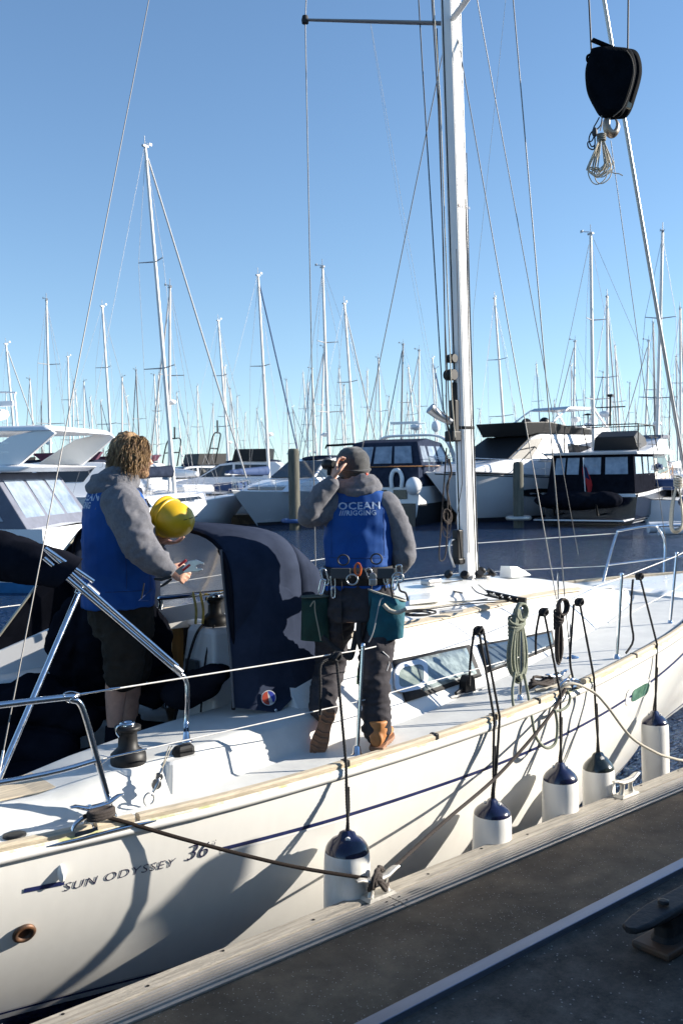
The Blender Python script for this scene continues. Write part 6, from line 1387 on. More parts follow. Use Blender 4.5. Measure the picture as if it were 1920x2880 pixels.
# --- big flybridge yacht, bow to the left, in front of the trawler
y7 = empty('motor_yacht', (0, 0, 0), 'large white flybridge motor yacht with black wraparound windscreen right of the mast', 'motor yacht'); L = 18.5
h, dk_, side = boat_hull(L, 5.0, 2.45, 1.9, .85, .92, full=3.2); h.build('hull', M['bgwhite'], y7); dk_.build('deck', M['gelb'], y7); antifoul(y7, side, L)
for s in (1, -1): hull_win(side, 6.0, 13.5, .52, .72, y7, sgn=s, taper=.6)
mb = MB(); mb.loft([[side(L*t, .965, .02), side(L*t, .985, .02)] for t in [i/20*.98 for i in range(21)]], close=False, caps=False); mb.loft([[V((p.x, -p.y, p.z)) for p in (side(L*t, .965, .02), side(L*t, .985, .02))] for t in [i/20*.98 for i in range(21)]], close=False, caps=False); mb.build('sheer_line', M['black'], y7)
wf = lambda z: lerp(2.05, 1.55, (z - 2.0)/2.3)
house([(2.0, 1.9), (15.3, 2.45), (14.0, 2.75), (12.4, 2.95), (11.8, 3.0), (9.5, 4.05), (8.6, 4.28), (2.6, 4.28), (1.2, 4.15), (1.4, 3.9), (3.0, 3.7), (3.2, 2.5), (2.0, 2.4)], 2.05, 1.55, 2.0, 4.3).build('superstructure', M['bgwhite'], y7, bevel=.1, seg=3)
pane([(11.7, 3.02), (9.6, 3.98), (8.4, 4.08), (8.9, 3.7), (9.9, 3.02)], wf).each('wrap_window', M['black'], y7)
pane([(9.3, 2.85), (8.7, 3.35), (7.6, 3.75), (6.4, 3.8), (6.4, 2.85)], wf).each('side_window', mat('grey_screen', (.35, .35, .36), .4, coat=.3), y7); pane([(6.2, 3.8), (3.9, 3.6), (3.9, 2.85), (6.2, 2.85)], wf).each('side_window', M['glass'], y7)
mb = MB(); mb.plate([V((11.85, -1.85, 3.02)), V((11.85, 1.85, 3.02)), V((9.5, 1.6, 4.1)), V((9.5, -1.6, 4.1))], .03, V((1, 0, 2.2)))
for v in mb.v: v += V((.02, 0, .05))
mb.build('windscreen', M['black'], y7)
house([(9.9, 4.15), (10.35, 4.82), (8.0, 4.86), (5.2, 4.60), (3.5, 4.55), (3.5, 4.28), (9.0, 4.28)], 1.6, 1.75).build('flybridge_screen', M['black'], y7, bevel=.03)
house([(6.6, 4.28), (5.2, 4.72), (2.0, 4.62), (1.0, 4.28)], 1.63, 1.7).build('flybridge_coaming', M['bgwhite'], y7, bevel=.05)
mb = MB(); mb.ell((7.2, -.5, 4.85), (.34, .3, .30)); mb.ell((6.5, .3, 4.88), (.34, .3, .30)); mb.each('helm_seat', M['black'], y7)
for s in (-1, 1):
    MB().tube([V((8.0, s*1.5, 4.5)), V((6.9, s*1.4, 5.05)), V((5.6, s*1.35, 5.62))], .05, 6).build('hardtop_arm', M['gelb'], y7); MB().tube([V((1.7, s*1.5, 4.6)), V((2.3, s*1.4, 5.1)), V((3.0, s*1.35, 5.62))], .07, 6).build('hardtop_arm', M['gelb'], y7)
house([(5.7, 5.56), (5.4, 5.72), (2.8, 5.76), (2.6, 5.64), (2.8, 5.58)], 1.4, 1.3).build('hardtop', M['bggrey'], y7, bevel=.04)
radome(y7, V((2.2, -.5, 5.2))); mb = MB(); mb.ell((1.6, .4, 5.05), (.28, .28, .3)); mb.build('dome', M['gelb'], y7)
pts = [side(L*t, 1, -.08) for t in (.30, .40, .50, .60, .70, .78, .86, .93, .985)]; a, b_ = rails(L, 5, pts, .75); a.build('bow_rail', M['steel'], y7); b_.build('bow_rail', M['steel'], y7)
mb = MB(); mb.tube(spl([V((14.2, -1.5, 2.4)), V((15, -1.8, 1.7)), V((13.2, -2.4, .9))], 5), .03, 5); mb.build('mooring_rope', M['wired'], y7)
for q in [o for o in COL.objects if o.parent == y7 and o.name.split('.')[0] not in ('hull', 'deck', 'antifoul', 'hull_window', 'sheer_line', 'bow_rail')]: q.location.x += 2.0
d7 = (-_r0*.74 - _f0*.67).normalized(); y7.scale = (.88, .88, 1); y7.rotation_euler = (0, 0, yaw(d7)); y7.location = wpos(1196, 45.2) - d7*(L*.88)
# --- navy trawler yacht, stern to the left
t8 = empty('trawler_yacht', (0, 0, 0), 'navy hulled trawler yacht with black cockpit tent and red ensign at its stern', 'trawler yacht'); L = 13.5
h, dk_, side = boat_hull(L, 4.4, 2.3, 1.35, .95, .96, full=3); h.build('hull', M['navyhull'], t8); dk_.build('deck', M['gelb'], t8)
for k0, k1, m_ in ((.93, 1.04, M['gelb']), (.07, .11, M['gelb']), (.16, .19, M['bggrey'])):
    mb = MB()
    for s in (1, -1): mb.loft([[V((p.x, p.y*s, p.z)) for p in (side(L*t, k0, .03), side(L*t, k1, .05))] for t in [i/20*.98 for i in range(21)]], close=False, caps=False)
    mb.each('hull_band', m_, t8)
mb = MB(); mb.box((-.02, 0, 1.32), (.10, 4.1, .14)); mb.build('stern_rail_cap', M['gelb'], t8)
mb = MB(); mb.box((-.85, 0, .28), (1.7, 3.9, .16)); mb.build('bathing_platform', M['navyhull'], t8, bevel=.05); mb = MB(); mb.box((-.9, 0, .30), (1.75, 3.95, .05)); mb.build('platform_edge', M['gelb'], t8)
wf = lambda z: lerp(1.98, 1.82, (z - 1.4)/1.9)
house([(.15, 1.42), (.45, 3.12), (4.4, 3.12), (4.4, 1.42)], 1.98, 1.82).build('cockpit_tent', M['canvasb'], t8)
mb = MB()
for x0, x1 in ((.55, 1.75), (2.0, 2.95), (3.1, 4.15)): mb = pane([(x0 + .05, 2.25), (x0 + .12, 3.0), (x1, 3.0), (x1, 2.25)], wf, .012); mb.each('tent_window', M['vinyl2'] if 'vinyl2' in M else M.setdefault('vinyl2', mat('hazy_vinyl', (.16, .20, .26), .12, col2=(.32, .38, .46), vscale=2.5, coat=.5)), t8)
for y0, y1 in ((-1.65, -.65), (-.45, .35), (.55, 1.1), (1.2, 1.65)):
    mb = MB(); mb.plate([V((.28, y0, 2.25)), V((.28, y1, 2.25)), V((.42, y1*.97, 3.0)), V((.42, y0*.97, 3.0))], .02, V((-1, 0, 0)))
    for v in mb.v: v.x -= .03
    mb.each('tent_window', M['vinyl2'], t8)
house([(.1, 3.12), (.0, 3.24), (7.9, 3.30), (8.2, 3.12)], 2.1, 2.1).build('boat_deck', M['gelb'], t8, bevel=.03)
house([(4.4, 1.42), (4.4, 3.12), (8.0, 3.12), (9.0, 1.9), (11.8, 1.8), (12.0, 1.5)], 1.75, 1.65, 1.4, 3.12).build('saloon', M['cream'], t8, bevel=.04)
wf2 = lambda z: lerp(1.75, 1.65, (z - 1.4)/1.72)
pane([(5.9, 2.2), (5.9, 2.95), (7.95, 2.95), (8.35, 2.2)], wf2).each('saloon_window', M['glass'], t8)
text_mb('ESCAPE', .26, lambda u, v, w_: V((4.55 + u*.9, -wf2(2.65) - .03 - 0*w_, 2.66 + v))).build('name_lettering', mat('dim_lettering', (.22, .20, .18), .6), t8, fix=False)
house([(4.6, 3.28), (4.4, 4.0), (5.4, 4.3), (6.6, 4.0), (6.9, 3.28)], 1.1, .9).build('flybridge_cover', M['black'], t8, bevel=.06)
house([(4.0, 3.28), (6.4, 3.6), (7.6, 4.0), (9.0, 4.05), (8.9, 3.7), (9.4, 3.28)], 1.6, 1.5).build('flybridge', M['gelb'], t8, bevel=.04)
house([(7.4, 3.95), (7.5, 4.12), (9.2, 4.12), (9.0, 3.95)], 1.6, 1.65).build('wind_screen', M['greyc'], t8)
mb = MB()
for y in (-1.7, 1.7): 
    mb.tube([V((1.9, y, 3.2)), V((2.0, y, 4.5)), V((5.0, y, 4.5)), V((5.9, y, 3.3))], .03, 6)
    for z in (3.6, 3.95): mb.tube([V((4.0, y, z)), V((6.0, y, z))], .018, 5)
for x in (2.0, 5.0): mb.tube([V((x, -1.7, 4.5)), V((x, 1.7, 4.5))], .03, 6)
mb.build('deck_frame', M['black'], t8)
mb = MB(); mb.tube([V((3.6, 0, 4.5)), V((3.7, 0, 5.9))], .05, 6); mb.box((3.7, 0, 5.95), (.3, .25, .12)); mb.tube([V((3.7, -.7, 5.4)), V((3.7, .7, 5.4))], .03, 5); mb.lathe([(.02, 0), (.03, .5), (.28, .52), (.05, .6)], V((2.7, .8, 4.5)), n=12); mb.each('light_mast', M['black'], t8)
radome(t8, V((4.3, .4, 5.15)))
MB().tube([V((-.25, .1, 1.4)), V((-.55, .1, 3.0))], .025, 6).build('flagstaff', M['gelb'], t8)
red = mat('red_ensign', (.42, .015, .02), .8, var=.2, vscale=5)
mb = MB(); rings = []
for i in range(9):
    t = i/8; rings.append([V((-.50 + .32*t + .05*math.sin(j*2 + t*4), .1 + .10*math.sin(t*6 + j), 2.75 - 1.55*t - .1*j + .0*t)) + V((0, -.12*j, 0)) for j in (0, .5, 1, 1.5, 2)])
mb.loft(rings, close=False, caps=False); ens = mb.build('ensign', red, t8)
mb = MB(); q = rings[0]; mb.add([p + V((-.04, -.03, -.02)) for p in (q[0], q[3])] + [p + V((-.04, -.03, 0)) for p in (rings[3][3], rings[3][0])], [(0, 1, 2, 3)]); mb.build('ensign_canton', M['navy'], ens)
mb = MB(); mb.ell((-.9, .5, 1.12), (.75, 1.75, .42)); mb.ell((-.9, -.9, 1.15), (.6, .8, .36)); soften(mb, 'dinghy_cover', M['canvasb'], t8, .06, 3, .05, .5, 3)
mb = MB()
for y in (-.7, 1.2): mb.tube([V((-.1, y, .5)), V((-1.2, y, .5)), V((-1.4, y, 1.0))], .05, 6)
mb.each('davit', M['black'], t8)
pts = [side(L*t, 1.04, -.06) for t in (.36, .44, .52, .60, .68, .76, .84, .92, .98)]; a, b_ = rails(L, 4.4, pts, .6); a.build('side_rail', M['teakdark'], t8); b_.build('side_rail', M['teakdark'], t8)
d8 = (_r0*.50 + _f0*.865).normalized(); t8.rotation_euler = (0, 0, yaw(d8)); t8.location = wpos(1655, 43.5) + V((0, 0, 0))
# person sitting in the trawler tent is only a head and shoulders behind the vinyl
# --- navy canopy cruiser
n5 = empty('motor_cruiser', (0, 0, 0), 'cruiser with navy canopy, white radar arch and horseshoe lifebuoy beside the mast', 'motor cruiser'); L = 13.5
h, dk_, side = boat_hull(L, 4.3, 2.2, 1.8, .92, .95); h.build('hull', M['bgwhite'], n5); dk_.build('deck', M['gelb'], n5); antifoul(n5, side, L, .55)
house([(.1, 1.78), (.05, 2.7), (4.6, 2.7), (4.8, 1.78)], 2.0, 1.98).build('quarter_screen', M['canvas'], n5)
wf = lambda z: lerp(1.95, 1.6, (z - 2.7)/1.3)
house([(.6, 2.7), (.9, 3.9), (2.4, 4.08), (4.3, 3.9), (5.1, 2.7)], 1.95, 1.6).build('canopy', M['canvas'], n5, bevel=.06)
for x0, x1 in ((.95, 1.75), (1.95, 3.0), (3.2, 4.3)): pane([(x0, 2.95), (x0 + .1, 3.7), (x1 - .05, 3.7), (x1, 2.95)], wf).each('canopy_window', M['vinyl2'], n5)
for y0, y1 in ((-1.5, -.6), (-.45, .45), (.6, 1.5)):
    mb = MB(); mb.plate([V((.55, y0, 2.9)), V((.55, y1, 2.9)), V((.80, y1*.9, 3.7)), V((.80, y0*.9, 3.7))], .02, V((-1, 0, 0))); mb.build('canopy_window', M['vinyl2'], n5)
for y in (.9, -.1, -1.1):
    mb = MB(); mb.plate([V((-.05, y + a, z)) for a, z in ((-.34, 1.25), (.34, 1.25), (.34, 1.68), (-.34, 1.68))], .05, V((-1, 0, 0))); mb.build('transom_window', M['glass'], n5, bevel=.02)
mb = MB(); mb.box((-.04, 0, .5), (.06, 3.7, 1.1)); mb.build('transom_navy_panel', M['navyhull'], n5)  # navy lower part of the transom, below the white band
for s in (0, .35): P, r_ = arch(5.6 + s, 4.2 + s, 1.95, 2.6, 4.25, .06); MB().tube(P, r_, 7).build('radar_arch', M['gelb'], n5)
mb = MB(); mb.tube([V((4.3, -.8, 4.3)), V((4.3, -.8, 4.9)), V((4.3, .9, 4.9)), V((4.3, .9, 4.3))], .03, 5); mb.box((4.3, .3, 4.95), (.14, 1.5, .12)); mb.build('scanner', M['gelb'], n5)
radome(n5, V((4.3, -.3, 4.75))); mb = MB(); mb.ell((3.9, -1.5, 4.7), (.22, .22, .28)); mb.build('dome', M['gelb'], n5)
house([(4.9, 1.8), (5.1, 2.9), (8.2, 2.75), (9.4, 2.0), (9.4, 1.8)], 1.7, 1.4).build('coachroof', M['bgwhite'], n5, bevel=.06); pane([(5.6, 2.2), (5.6, 2.6), (7.9, 2.5), (8.4, 2.15)], lambda z: 1.58).each('cabin_window', M['glass'], n5)
def horseshoe(root, c, u, v):
    MB().tube(spl([c + u*x + v*z for x, z in ((-.24, -.42), (-.27, 0), (-.17, .30), (0, .38), (.17, .30), (.27, 0), (.24, -.42))], 5), .10, 8).build('horseshoe_buoy', M['gelb'], root)
horseshoe(n5, V((-.06, -.95, 2.2)), V((0, 1, 0)), V((0, 0, 1))); mb = MB(); mb.ell((-.25, -1.85, 1.85), (.38, .38, .42)); mb.build('round_fender', M['bgwhite'], n5)
P, r_ = arch(2.2, 1.2, 1.9, 2.7, 3.95, .02)
mb = MB(); mb.tube([V((.0, 2.0, 2.75)), V((.0, -2.0, 2.75)), V((4.8, -2.0, 2.75))], .03, 5); mb.build('rail', M['teakdark'], n5)
d5 = (_r0*.42 + _f0*.905).normalized(); n5.rotation_euler = (0, 0, yaw(d5)); n5.location = wpos(1062, 45.5)
# dark awning over the boat left of it
aw = empty('awning', (0, 0, 0), 'small black cockpit awning above the head of the man in the beanie', 'awning'); mb = MB()
mb.loft([[pd(x, y, 52) + _f0*k for k, y in ((-.9, y0), (0, y0 - 3), (.9, y0))] for x, y0 in ((915, 1262), (918, 1254), (950, 1253), (985, 1250), (1012, 1251))], close=False, caps=False); o = mb.build('awning_cloth', M['canvasb'], aw, solid=.05)
mb = MB(); mb.tube([pd(920, 1262, 52), pd(935, 1300, 52)], .02, 5); mb.tube([pd(980, 1256, 52), pd(965, 1300, 52)], .02, 5); mb.each('pole', ST, aw)
# --- left foreground cruiser with grey enclosure
l1 = empty('motor_cruiser', (0, 0, 0), 'white motor cruiser with grey framed cockpit enclosure at the left edge, flybridge above', 'motor cruiser'); L = 11
h, dk_, side = boat_hull(L, 3.7, 1.9, 1.62, .97, .97); h.build('hull', M['bgwhite'], l1); dk_.build('deck', M['gelb'], l1)
mb = MB()
for s in (1, -1): mb.loft([[V((p.x, p.y*s, p.z)) for p in (side(L*t, -.0, .02) + V((0, 0, -.1)), side(L*t, .17, .02))] for t in [i/16*.98 for i in range(17)]], close=False, caps=False)
mb.each('blue_boot_top', mat('blue_antifoul', (.03, .16, .36), .5, var=.2, vscale=3), l1)
mb = MB(); mb.box((-.35, 0, .42), (.9, 3.4, .12)); mb.build('bathing_platform', M['teak'], l1, bevel=.02)
wf = lambda z: lerp(1.80, 1.62, (z - 1.6)/1.5)
house([(.35, 1.60), (1.25, 3.02), (4.6, 3.05), (4.6, 1.60)], 1.80, 1.62).build('enclosure', M['greyc'], l1, bevel=.02)
for pr in ([(.95, 1.82), (1.62, 2.88), (1.85, 2.88), (1.75, 1.82)], [(2.0, 1.85), (2.05, 2.9), (3.3, 2.92), (3.3, 1.85)], [(3.45, 1.85), (3.45, 2.92), (4.5, 2.92), (4.5, 1.85)]): pane(pr, wf, .02).each('enclosure_window', mat('milky_vinyl', (.24, .27, .32), .2, col2=(.42, .46, .51), vscale=.8, coat=.5), l1)
for y0, y1 in ((-1.5, -.55), (-.4, .5), (.65, 1.5)):
    mb = MB(); mb.plate([V((.55, y0, 1.85)), V((.55, y1, 1.85)), V((1.15, y1*.95, 2.85)), V((1.15, y0*.95, 2.85))], .02, V((-1, 0, .5)))
    for v in mb.v: v.x -= .04
    mb.build('enclosure_window', M['vinyl2'], l1)
house([(.5, 3.05), (.2, 3.18), (4.0, 3.42), (9, 3.3), (9, 3.05)], 1.85, 1.85).build('flybridge_deck', M['gelb'], l1, bevel=.06, seg=3)
for s in (-1, 1):
    mb = MB(); P = [V((x, s*1.72, z)) for x, z in ((1.0, 3.10), (2.4, 3.12), (2.6, 3.5), (1.2, 3.92), (2.6, 4.05), (4.3, 4.05), (4.3, 4.16), (1.2, 4.18), (.0, 4.10), (-.35, 3.96), (-.25, 3.75))]
    mb = MB(); mb.plate([V((x, s*1.72, z)) for x, z in ((.55, 3.22), (1.9, 3.22), (.75, 3.95), (-.15, 4.14), (-.35, 4.0))], .12, V((0, s, 0))); mb.build('flybridge_wing', M['bgwhite'], l1, bevel=.03)
mb = MB(); house([(-.3, 4.06), (-.1, 4.20), (4.0, 4.22), (4.6, 4.1), (4.0, 4.08)], 1.8, 1.7).build('arch_top', M['bgwhite'], l1, bevel=.05)
mb = MB()
for z in (3.55, 3.78): mb.tube([V((.8, -1.7, z)), V((4.5, -1.7, z + .15))], .022, 6)
mb.each('fly_rail', ST, l1)
MB().tube([V((2.9, -1.3, 3.62)) + V((.24*math.cos(a), 0, .24*math.sin(a))) for a in [R(20*i) for i in range(19)]], .09, 9).build('lifebuoy', mat('yellow_buoy', (.45, .30, .04), .6), l1)
mb = MB()
mb.tube(spl([V((2.6, -.9, 4.2)), V((2.5, -.8, 5.0)), V((2.3, -.5, 5.15)), V((1.3, -.5, 5.15)), V((1.1, -.8, 5.0)), V((1.0, -.9, 4.2))], 4), .025, 6); mb.tube([V((1.8, -.4, 4.2)), V((1.8, -.4, 4.55))], .06, 6); mb.build('antenna_frame', M['gelb'], l1)
mb = MB(); mb.box((1.8, -.4, 4.86), (1.1, .12, .14), (V((.98, .2, 0)), V((-.2, .98, 0)), UZ)); sc1 = mb.build('radar_scanner', M['gelb'], l1, bevel=.02); radome(l1, V((1.8, -.4, 4.62)))
text_mb('FURUNO', .10, lambda u, v, w_: V((2.02 - u, -.47, 4.825 + v)) + V((0, -.0, 0))).build('scanner_lettering', M['navy'], sc1, fix=False)
mb = MB(); mb.box((.95, -1.0, .78), (1.1, .25, .5)); mb.build('wire_basket', mat('basket_wire', (.35, .33, .30), .6, var=.5, vscale=60), l1)
MB().box((.2, -1.5, .75), (.2, .2, .35)).build('red_can', mat('red_plastic_can', (.5, .03, .05), .5), l1, bevel=.03)
d1_ = (-_r0*.985 + _f0*.17).normalized(); l1.rotation_euler = (0, 0, yaw(d1_)); l1.scale = (1, -1, .91); l1.location = wpos(212, 23.8)
# --- generic yachts further back
def hl(root, px, D, d, s=1): root.location = wpos(px, D); root.rotation_euler = (0, 0, yaw(d)); root.scale = (s, s, s)
b2, _ = motor_yacht('white motor yacht with burgundy flybridge canvas behind the long haired man', 14, 4.2, 1.9, 1.5)
mb = house([(2.6, 3.35), (2.3, 3.75), (5.6, 3.70), (5.2, 3.35)], 1.2, 1.25); mb.build('flybridge_canvas', M['burg'], b2)
hl(b2, 420, 50, (-_r0*.97 - _f0*.2))
b3, _ = motor_yacht('white cabin cruiser with black top far behind the left wooden pile', 12, 4.0, 1.8, 1.5)
mb = house([(2.4, 3.3), (2.3, 4.1), (4.6, 4.1), (4.8, 3.3)], 1.2, 1.1); mb.build('flybridge_cover', M['black'], b3)
mb = MB(); P, r_ = arch(6.5, 6.0, 1.2, 3.2, 5.2, .05); mb.tube(P, r_, 6); mb.tube([V((6.3, -1.1, 4.2)), V((6.3, 1.1, 4.2))], .05, 6); mb.tube([V((6, 0, 5.2)), V((6, 0, 6.1))], .06, 6); mb.build('antenna_arch', M['black'], b3)
hl(b3, 860, 66, (-_r0*.98 + _f0*.1), 1.0)
for px, D, s_, src, lb, fl_ in ((520, 64, 1.0, b2, 'white motor yacht partly behind the yellow hard hat', 1), (690, 72, .95, b3, 'second cabin cruiser with black arch, further back left of the pile', 1), (780, 58, .8, y4, 'smaller silver sports yacht between the pile and the tall mast', -1), (1190, 74, .9, b2, 'small white motor yacht beyond the radar arch by the mast', 1), (180, 60, .9, b3, 'white cruiser behind the flybridge wing at the left', 1), (1290, 70, .8, y4, 'silver motor yacht far behind the mast foot', -1), (1850, 62, .9, b2, 'white motor yacht beyond the trawler at the right', 1)):
    o = copy_tree(src); o['label'] = lb; hl(o, px, D, (-_r0*.8*fl_ - _f0*.6), s_)
# ------------------------------------------------------------ sailing boats with their masts
M['mastw'] = mat('painted_mast', (.72, .70, .66), .4, var=.06, vscale=1); M['mastg'] = mat('grey_mast', (.20, .20, .21), .4, .5)
M['rigw'] = mat('far_rigging', (.30, .30, .31), .5, .3); M['bluesail'] = mat('blue_sail_cover', (.02, .05, .14), .8); M['furl'] = mat('furled_sail', (.42, .42, .42), .7)
COV = [M['canvas'], M['gelb'], M['black'], M['canvas']]
def sail_proto(H, cover, hullm, nspr, mastm, foil, L=10.2):
    root = empty('sailing_boat', (0, 0, 0), 'x', 'sailing boat'); h, dk_, side = boat_hull(L, 3.3, 1.25, 1.0, .9, .8, full=1.9)
    h.build('hull', hullm, root)
    mb = MB(); mb.loft([[V((x, y*w_, z)) for y, z in ((-1, 1.0), (-.85, 1.4), (0, 1.52), (.85, 1.4), (1, 1.0))] for x, w_ in ((3.0, 1.15), (5.5, 1.05), (7.6, .5))], close=False, caps=True); dk_.v and mb.add(dk_.v, dk_.f, True); mb.build('deck', M['gelb'], root)
    pane([(3.6, 1.13), (3.6, 1.3), (6.4, 1.3), (6.6, 1.16)], lambda z: 1.08 if z < 1.2 else 1.02, .03).each('cabin_window', M['glass'], root)
    xm = 5.9; mb = MB(); mb.tube([V((xm, 0, 1.4)), V((xm - .03, 0, H*.5)), V((xm - .10, 0, H))], [.095, .09, .07], 8); mast_ = mb.build('mast', mastm, root)
    mb = MB(); mb.tube([V((xm - .1, 0, H)), V((xm - .1, 0, H + .5))], .02, 4); mb.tube([V((xm - .1, -.1, H + .12)), V((xm + .35, .1, H + .22))], .02, 4); mb.box((xm + .4, .1, H + .24), (.16, .03, .12)); mb.box((xm - .1, 0, H + .03), (.34, .12, .08)); mb.build('masthead_gear', M['rigw'], mast_)
    zz = [H*.62] if nspr == 1 else [H*.42, H*.70]; tips = []
    for z in zz:
        for s in (-1, 1):
            w_ = .95 - .2*(z > H*.6); tp_ = V((xm - .35, s*w_, z + .04)); MB().tube([V((xm - .05, 0, z)), tp_], [.035, .022], 5).build('spreader', M['rigw'], mast_)
    rg = MB()
    for s in (-1, 1):
        ch = V((xm - .1, s*1.5, 1.15)); path = [ch] + [V((xm - .35, s*(.95 - .2*(z > H*.6)), z + .04)) for z in zz] + [V((xm - .1, 0, H - .2))]; rg.tube(path, .011, 4)
        rg.tube([V((xm - .5, s*1.4, 1.15)), V((xm - .05, 0, zz[0] - .1))], .010, 4); rg.tube([V((.1, s*.9, 1.1)), V((.5, 0, 3.5))], .010, 4)
    rg.tube([V((.5, 0, 3.5)), V((xm - .15, 0, H))], .011, 4); rg.build('rigging', M['rigw'], root)
    MB().tube([V((L - .3, 0, 1.35)), V((xm + .02, 0, H - .5))], .045 if foil else .014, 6).build('furled_jib', foil or M['rigw'], root)
    MB().tube([V((xm - .1, 0, 2.35)), V((1.6, 0, 2.45))], .06, 6).build('boom', M['mastw'], root)
    mb = MB(); mb.loft([[V((x, r_*math.cos(t)*.7, 2.55 + r_*math.sin(t)*1.1)) for t in [2*math.pi*k/8 for k in range(8)]] for x, r_ in ((xm - .1, .26), (4.5, .22), (3, .18), (1.7, .10))]); mb.build('sail_cover', cover, root)
    mb = MB(); P = [side(L*t, 1, -.03) for t in (.02, .2, .4, .6, .8, .97)]
    for s in (1, -1):
        mb.tube([V((p.x, p.y*s, p.z + .6)) for p in P], .012, 4)
        for p in P: mb.tube([V((p.x, p.y*s, p.z)), V((p.x, p.y*s, p.z + .6))], .014, 4)
    mb.build('guardrail', M['rigw'], root)
    if H > 14: mb = MB(); mb.ell((xm + .28, 0, H*.33), (.24, .24, .13)); mb.build('radar', M['gelb'], mast_)
    mb = MB(); mb.box((2.2, 0, 1.7), (1.4, 1.9, .5)); mb.build('sprayhood', cover, root, bevel=.18, seg=3)
    return root
protos = [sail_proto(17.5, M['canvas'], M['bgwhite'], 2, M['mastw'], M['furl'], 12), sail_proto(14.5, M['bluesail'], M['bgwhite'], 2, M['mastw'], None), sail_proto(13, M['gelb'], M['navy'], 1, M['mastw'], M['furl']), sail_proto(13.5, M['black'], M['bgwhite'], 1, M['mastg'], M['canvas']), sail_proto(14.5, M['bluesail'], M['cream'], 1, M['mastw'], M['bluesail'])]
PH = [17.5, 14.5, 13, 13.5, 14.5]; pu = [False]*5
def put_sail(i, xt, yt, xb, yb, label, group=None, rot=None, xm=5.9):
    H = PH[i]; yh = 1315 - (xb - 960)*math.tan(ROLL)
    D = (H - 2.75)*FPX/(yh - yt); base = wpos(xb, D)
    # lean in the picture relative to a plumb line
    lean = math.atan2((xb - xt), (yb - yt)) - ROLL
    o = protos[i] if not pu[i] else copy_tree(protos[i]); pu[i] = True
    a = (1.05 + .35*(rot - .2) if rot < 1.2 else PI - 1.05 + .3*(PI - rot)) if group is None else rot
    d = (_r0*math.cos(a) + _f0*math.sin(a)); hd_ = yaw(d)
    m = Matrix.Rotation(-lean*0 , 4, 'Z'); Rz = Matrix.Rotation(hd_, 4, 'Z'); Rl = Matrix.Rotation(-lean, 4, _f0)
    k = (Rl @ Rz).to_euler(); o.rotation_euler = k
    off = (Rl @ Rz) @ V((xm, 0, 1.4)); o.location = V((base.x - off.x, base.y - off.y, 0)); tag(o, label, 'sailing boat', group); return o
rnd = random.Random(21)
main = [
 (0, 424, 436, 490, 1340, 'tallest white mast at the left with two pairs of spreaders and a furled headsail', 0.1),
 (1, 138, 850, 143, 1200, 'thick white mast above the flybridge at the left edge', PI),
 (2, 34, 975, 52, 1240, 'short white mast leftmost in the picture', .2),
 (1, 301, 870, 319, 1250, 'white mast with one forestay just left of the tallest left mast', .15),
 (1, 197, 1005, 198, 1230, 'slim white mast between the flybridge radar and the long haired man', .3),
 (4, 731, 785, 757, 1340, 'white mast with a dark blue furled headsail behind the left wooden pile', .1),
 (1, 620, 910, 646, 1330, 'white mast between the tallest left mast and the blue furled headsail', .1),
 (1, 908, 755, 927, 1250, 'tall white mast just right of the port shroud, above the beanie', PI - .4),
 (2, 978, 865, 1003, 1240, 'slim leaning white mast above the right hand man', .2),
 (3, 1128, 975, 1125, 1230, 'dark grey mast halfway between the beanie and the big mast', PI),
 (2, 1175, 990, 1177, 1240, 'white mast close left of the big mast', PI),
 (1, 1398, 850, 1425, 1215, 'white mast above the black flybridge screen', .15),
 (1, 1651, 665, 1669, 1240, 'tall white mast behind the black framed trawler deck', PI - .3),
 (2, 1702, 840, 1707, 1210, 'white mast close right of the tall one by the trawler', .3),
 (1, 1849, 660, 1842, 1240, 'tall white mast behind the furled forestay at the right', .9),
 (2, 1905, 875, 1913, 1300, 'white mast at the right edge of the picture', .3),
 (1, 1515, 1030, 1525, 1180, 'small white mast above the pale hardtop', .3),
 (2, 1609, 965, 1609, 1180, 'slim white mast between the hardtop and the tall right mast', PI),
 (2, 1733, 980, 1747, 1200, 'leaning white mast behind the trawler radar', .3),
 (2, 1813, 965, 1810, 1220, 'slim white mast left of the furled forestay', PI),
 (2, 478, 818 + 0, 475, 1240, 'white mast tucked right behind the tallest left mast', PI),
 (2, 905, 985, 897, 1230, 'white mast with a radar left of the tall mast above the beanie', PI),
 (2, 636, 1035, 640, 1240, 'short white mast left of the blue furled headsail', .4),
 (2, 1158, 1040, 1176, 1230, 'small leaning white mast right of the dark grey one', .4),
]
for i, xt, yt, xb, yb, lb, rt in main: put_sail(i, xt, yt, xb, yb, lb, None, rt)
far = [(22, 1108), (92, 1065), (118, 1130), (208, 1075), (222, 1100), (238, 1072), (262, 1120), (290, 1130), (345, 1060), (365, 1120), (388, 1042), (438, 1055), (448, 1056), (505, 1110), (528, 1165), (557, 1088), (600, 1140), (655, 1092), (668, 1115), (688, 1160), (727, 1152), (748, 1185), (808, 1070), (832, 1150), (858, 1055), (866, 1080), (880, 1035), (958, 1040), (968, 1085), (1032, 1045), (1065, 1010), (1090, 1120), (1108, 1150), (1148, 1110), (1218, 1012), (1225, 1040), (1256, 1110), (1350, 1150), (1378, 1180), (1450, 1140), (1495, 1165), (1560, 1130), (1604, 1030), (1640, 1100), (1662, 1120), (1690, 1050), (1722, 1120), (1765, 1080), (1785, 1130), (1832, 915), (1858, 1100), (1880, 1060), (1898, 1005), (1912, 1120)]
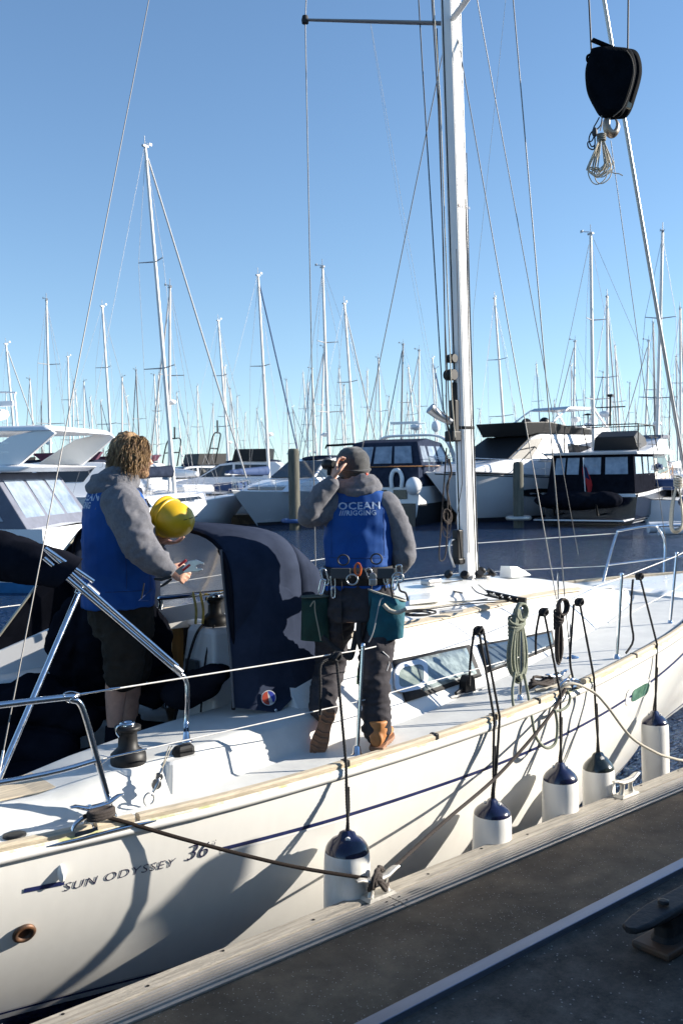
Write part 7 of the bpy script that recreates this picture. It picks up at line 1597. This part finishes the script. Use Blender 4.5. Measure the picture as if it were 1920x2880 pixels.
far.sort(); seg_n = {}; ORD = ['first', 'second', 'third', 'fourth', 'fifth', 'sixth', 'seventh', 'eighth', 'ninth', 'tenth']; NUM = ['no', 'one', 'two', 'three', 'four', 'five', 'six', 'seven', 'eight', 'nine', 'ten']
SEG = [(0, 150, 'above the left cruiser'), (150, 320, 'left of the long hair'), (320, 470, 'above the long hair'), (470, 670, 'right of the tallest mast'), (670, 840, 'near the left pile'), (840, 960, 'left above the beanie'), (960, 1100, 'right above the beanie'), (1100, 1300, 'beside the big mast'), (1300, 1600, 'above the flybridge yacht'), (1600, 1750, 'behind the trawler tent'), (1750, 1930, 'at the right edge')]
for x, y in far:
    i = rnd.choice((1, 1, 2, 2, 3, 4)); seg = [q for q in SEG if q[0] <= x < q[1]][0]; k_ = seg_n.get(seg[2], 0); seg_n[seg[2]] = k_ + 1; mem = [q for q in far if seg[0] <= q[0] < seg[1]]
    lb = ORD[mem.index((x, y))] + ' from the left of the %s thin distant masts %s' % (NUM[len(mem)], seg[2])
    put_sail(i, x, y, x + rnd.uniform(-4, 14), 1260, lb, 'distant masts along the horizon', rnd.choice((1.05, PI - 1.05, -1.05)) + rnd.uniform(-.3, .3))
for i in range(5):
    if not pu[i]: protos[i].location = wpos(300 + i*300, 150); protos[i]['label'] = 'distant moored sailing boat'
# ------------------------------------------------------------ piles, pontoons, breakwater
M['pile'] = mat('weathered_pile', (.055, .055, .043), .9, col2=(.13, .125, .10), vscale=2.2, stretch=(4, 4, .5), bump=.8, bscale=12)
def pile(px, D, ztop, r, label, collar):
    root = empty('mooring_pile', wpos(px, D), label, 'pile'); c = wpos(px, D)
    MB().lathe([(r, -3), (r, ztop - .12), (r*.86, ztop - .02), (r*.8, ztop), (.001, ztop + .01)], c, n=14).build('post', M['pile'], root)
    mb = MB(); mb.tube([c + V((math.cos(a)*r*2.1, math.sin(a)*r*2.1, .42)) for a in [R(30*i) for i in range(13)]], .10, 6); mb.build('collar', collar, root)
pile(826, 43.5, 3.62, .25, 'tall weathered wooden pile with blue collar in front of the sports yacht', mat('blue_collar', (.03, .08, .22), .5))
pile(1456, 42.5, 2.86, .23, 'weathered wooden pile in front of the large flybridge yacht', M['galv'])
for i, D in enumerate((50.0, 78.0, 112.0)):
    c = wpos(960, D); root = empty('far_pontoon', c, ('floating pontoon behind the nearest row of motor yachts', 'floating pontoon among the middle rows of sailing boats', 'farthest floating pontoon among the distant masts')[i], 'pontoon')
    MB().box(c + V((0, 0, .2)), (90 + D, 2.0, .5), (_r0, _f0, UZ)).build('walkway', M['grit'], root)
br = MB(); rnd = random.Random(2); ring0 = []
for i in range(60):
    x = -420 + i*14; c = wpos(960, 300) + _r0*x; hgt = 2.1 + rnd.uniform(-.3, .4); ring0.append([c - _f0*7 + V((0, 0, -1)), c - _f0*2 + V((0, 0, hgt)), c + _f0*4 + V((0, 0, hgt)), c + _f0*12 + V((0, 0, -1))])
br.loft(ring0, close=False, caps=False, smooth=False); tag(br.build('breakwater', mat('pale_stone', (.30, .29, .27), .9, var=.3, vscale=.6, bump=.5, bscale=2)), kind='structure')
# small inflatable at the right edge
rb = empty('inflatable_boat', wpos(1915, 36), 'small white inflatable boat with dark cover at the right edge', 'inflatable boat'); c = wpos(1935, 36)
for s in (-1, 1): MB().tube([c - _r0*1.3 + _f0*(s*.6) + UZ*.3, c + _r0*1.2 + _f0*(s*.6) + UZ*.32, c + _r0*1.7 + UZ*.45], .22, 10).build('tube', M['bgwhite'], rb)
mb = MB(); mb.ell(c + UZ*1.25 + _r0*.3, (.8, .6, .35)); mb.box(c + UZ*.8 + _r0*.3, (.7, .6, .8), (_r0, _f0, UZ)); soften(mb, 'console_cover', M['navy'], rb, .05, 3, .03, .4, 2)
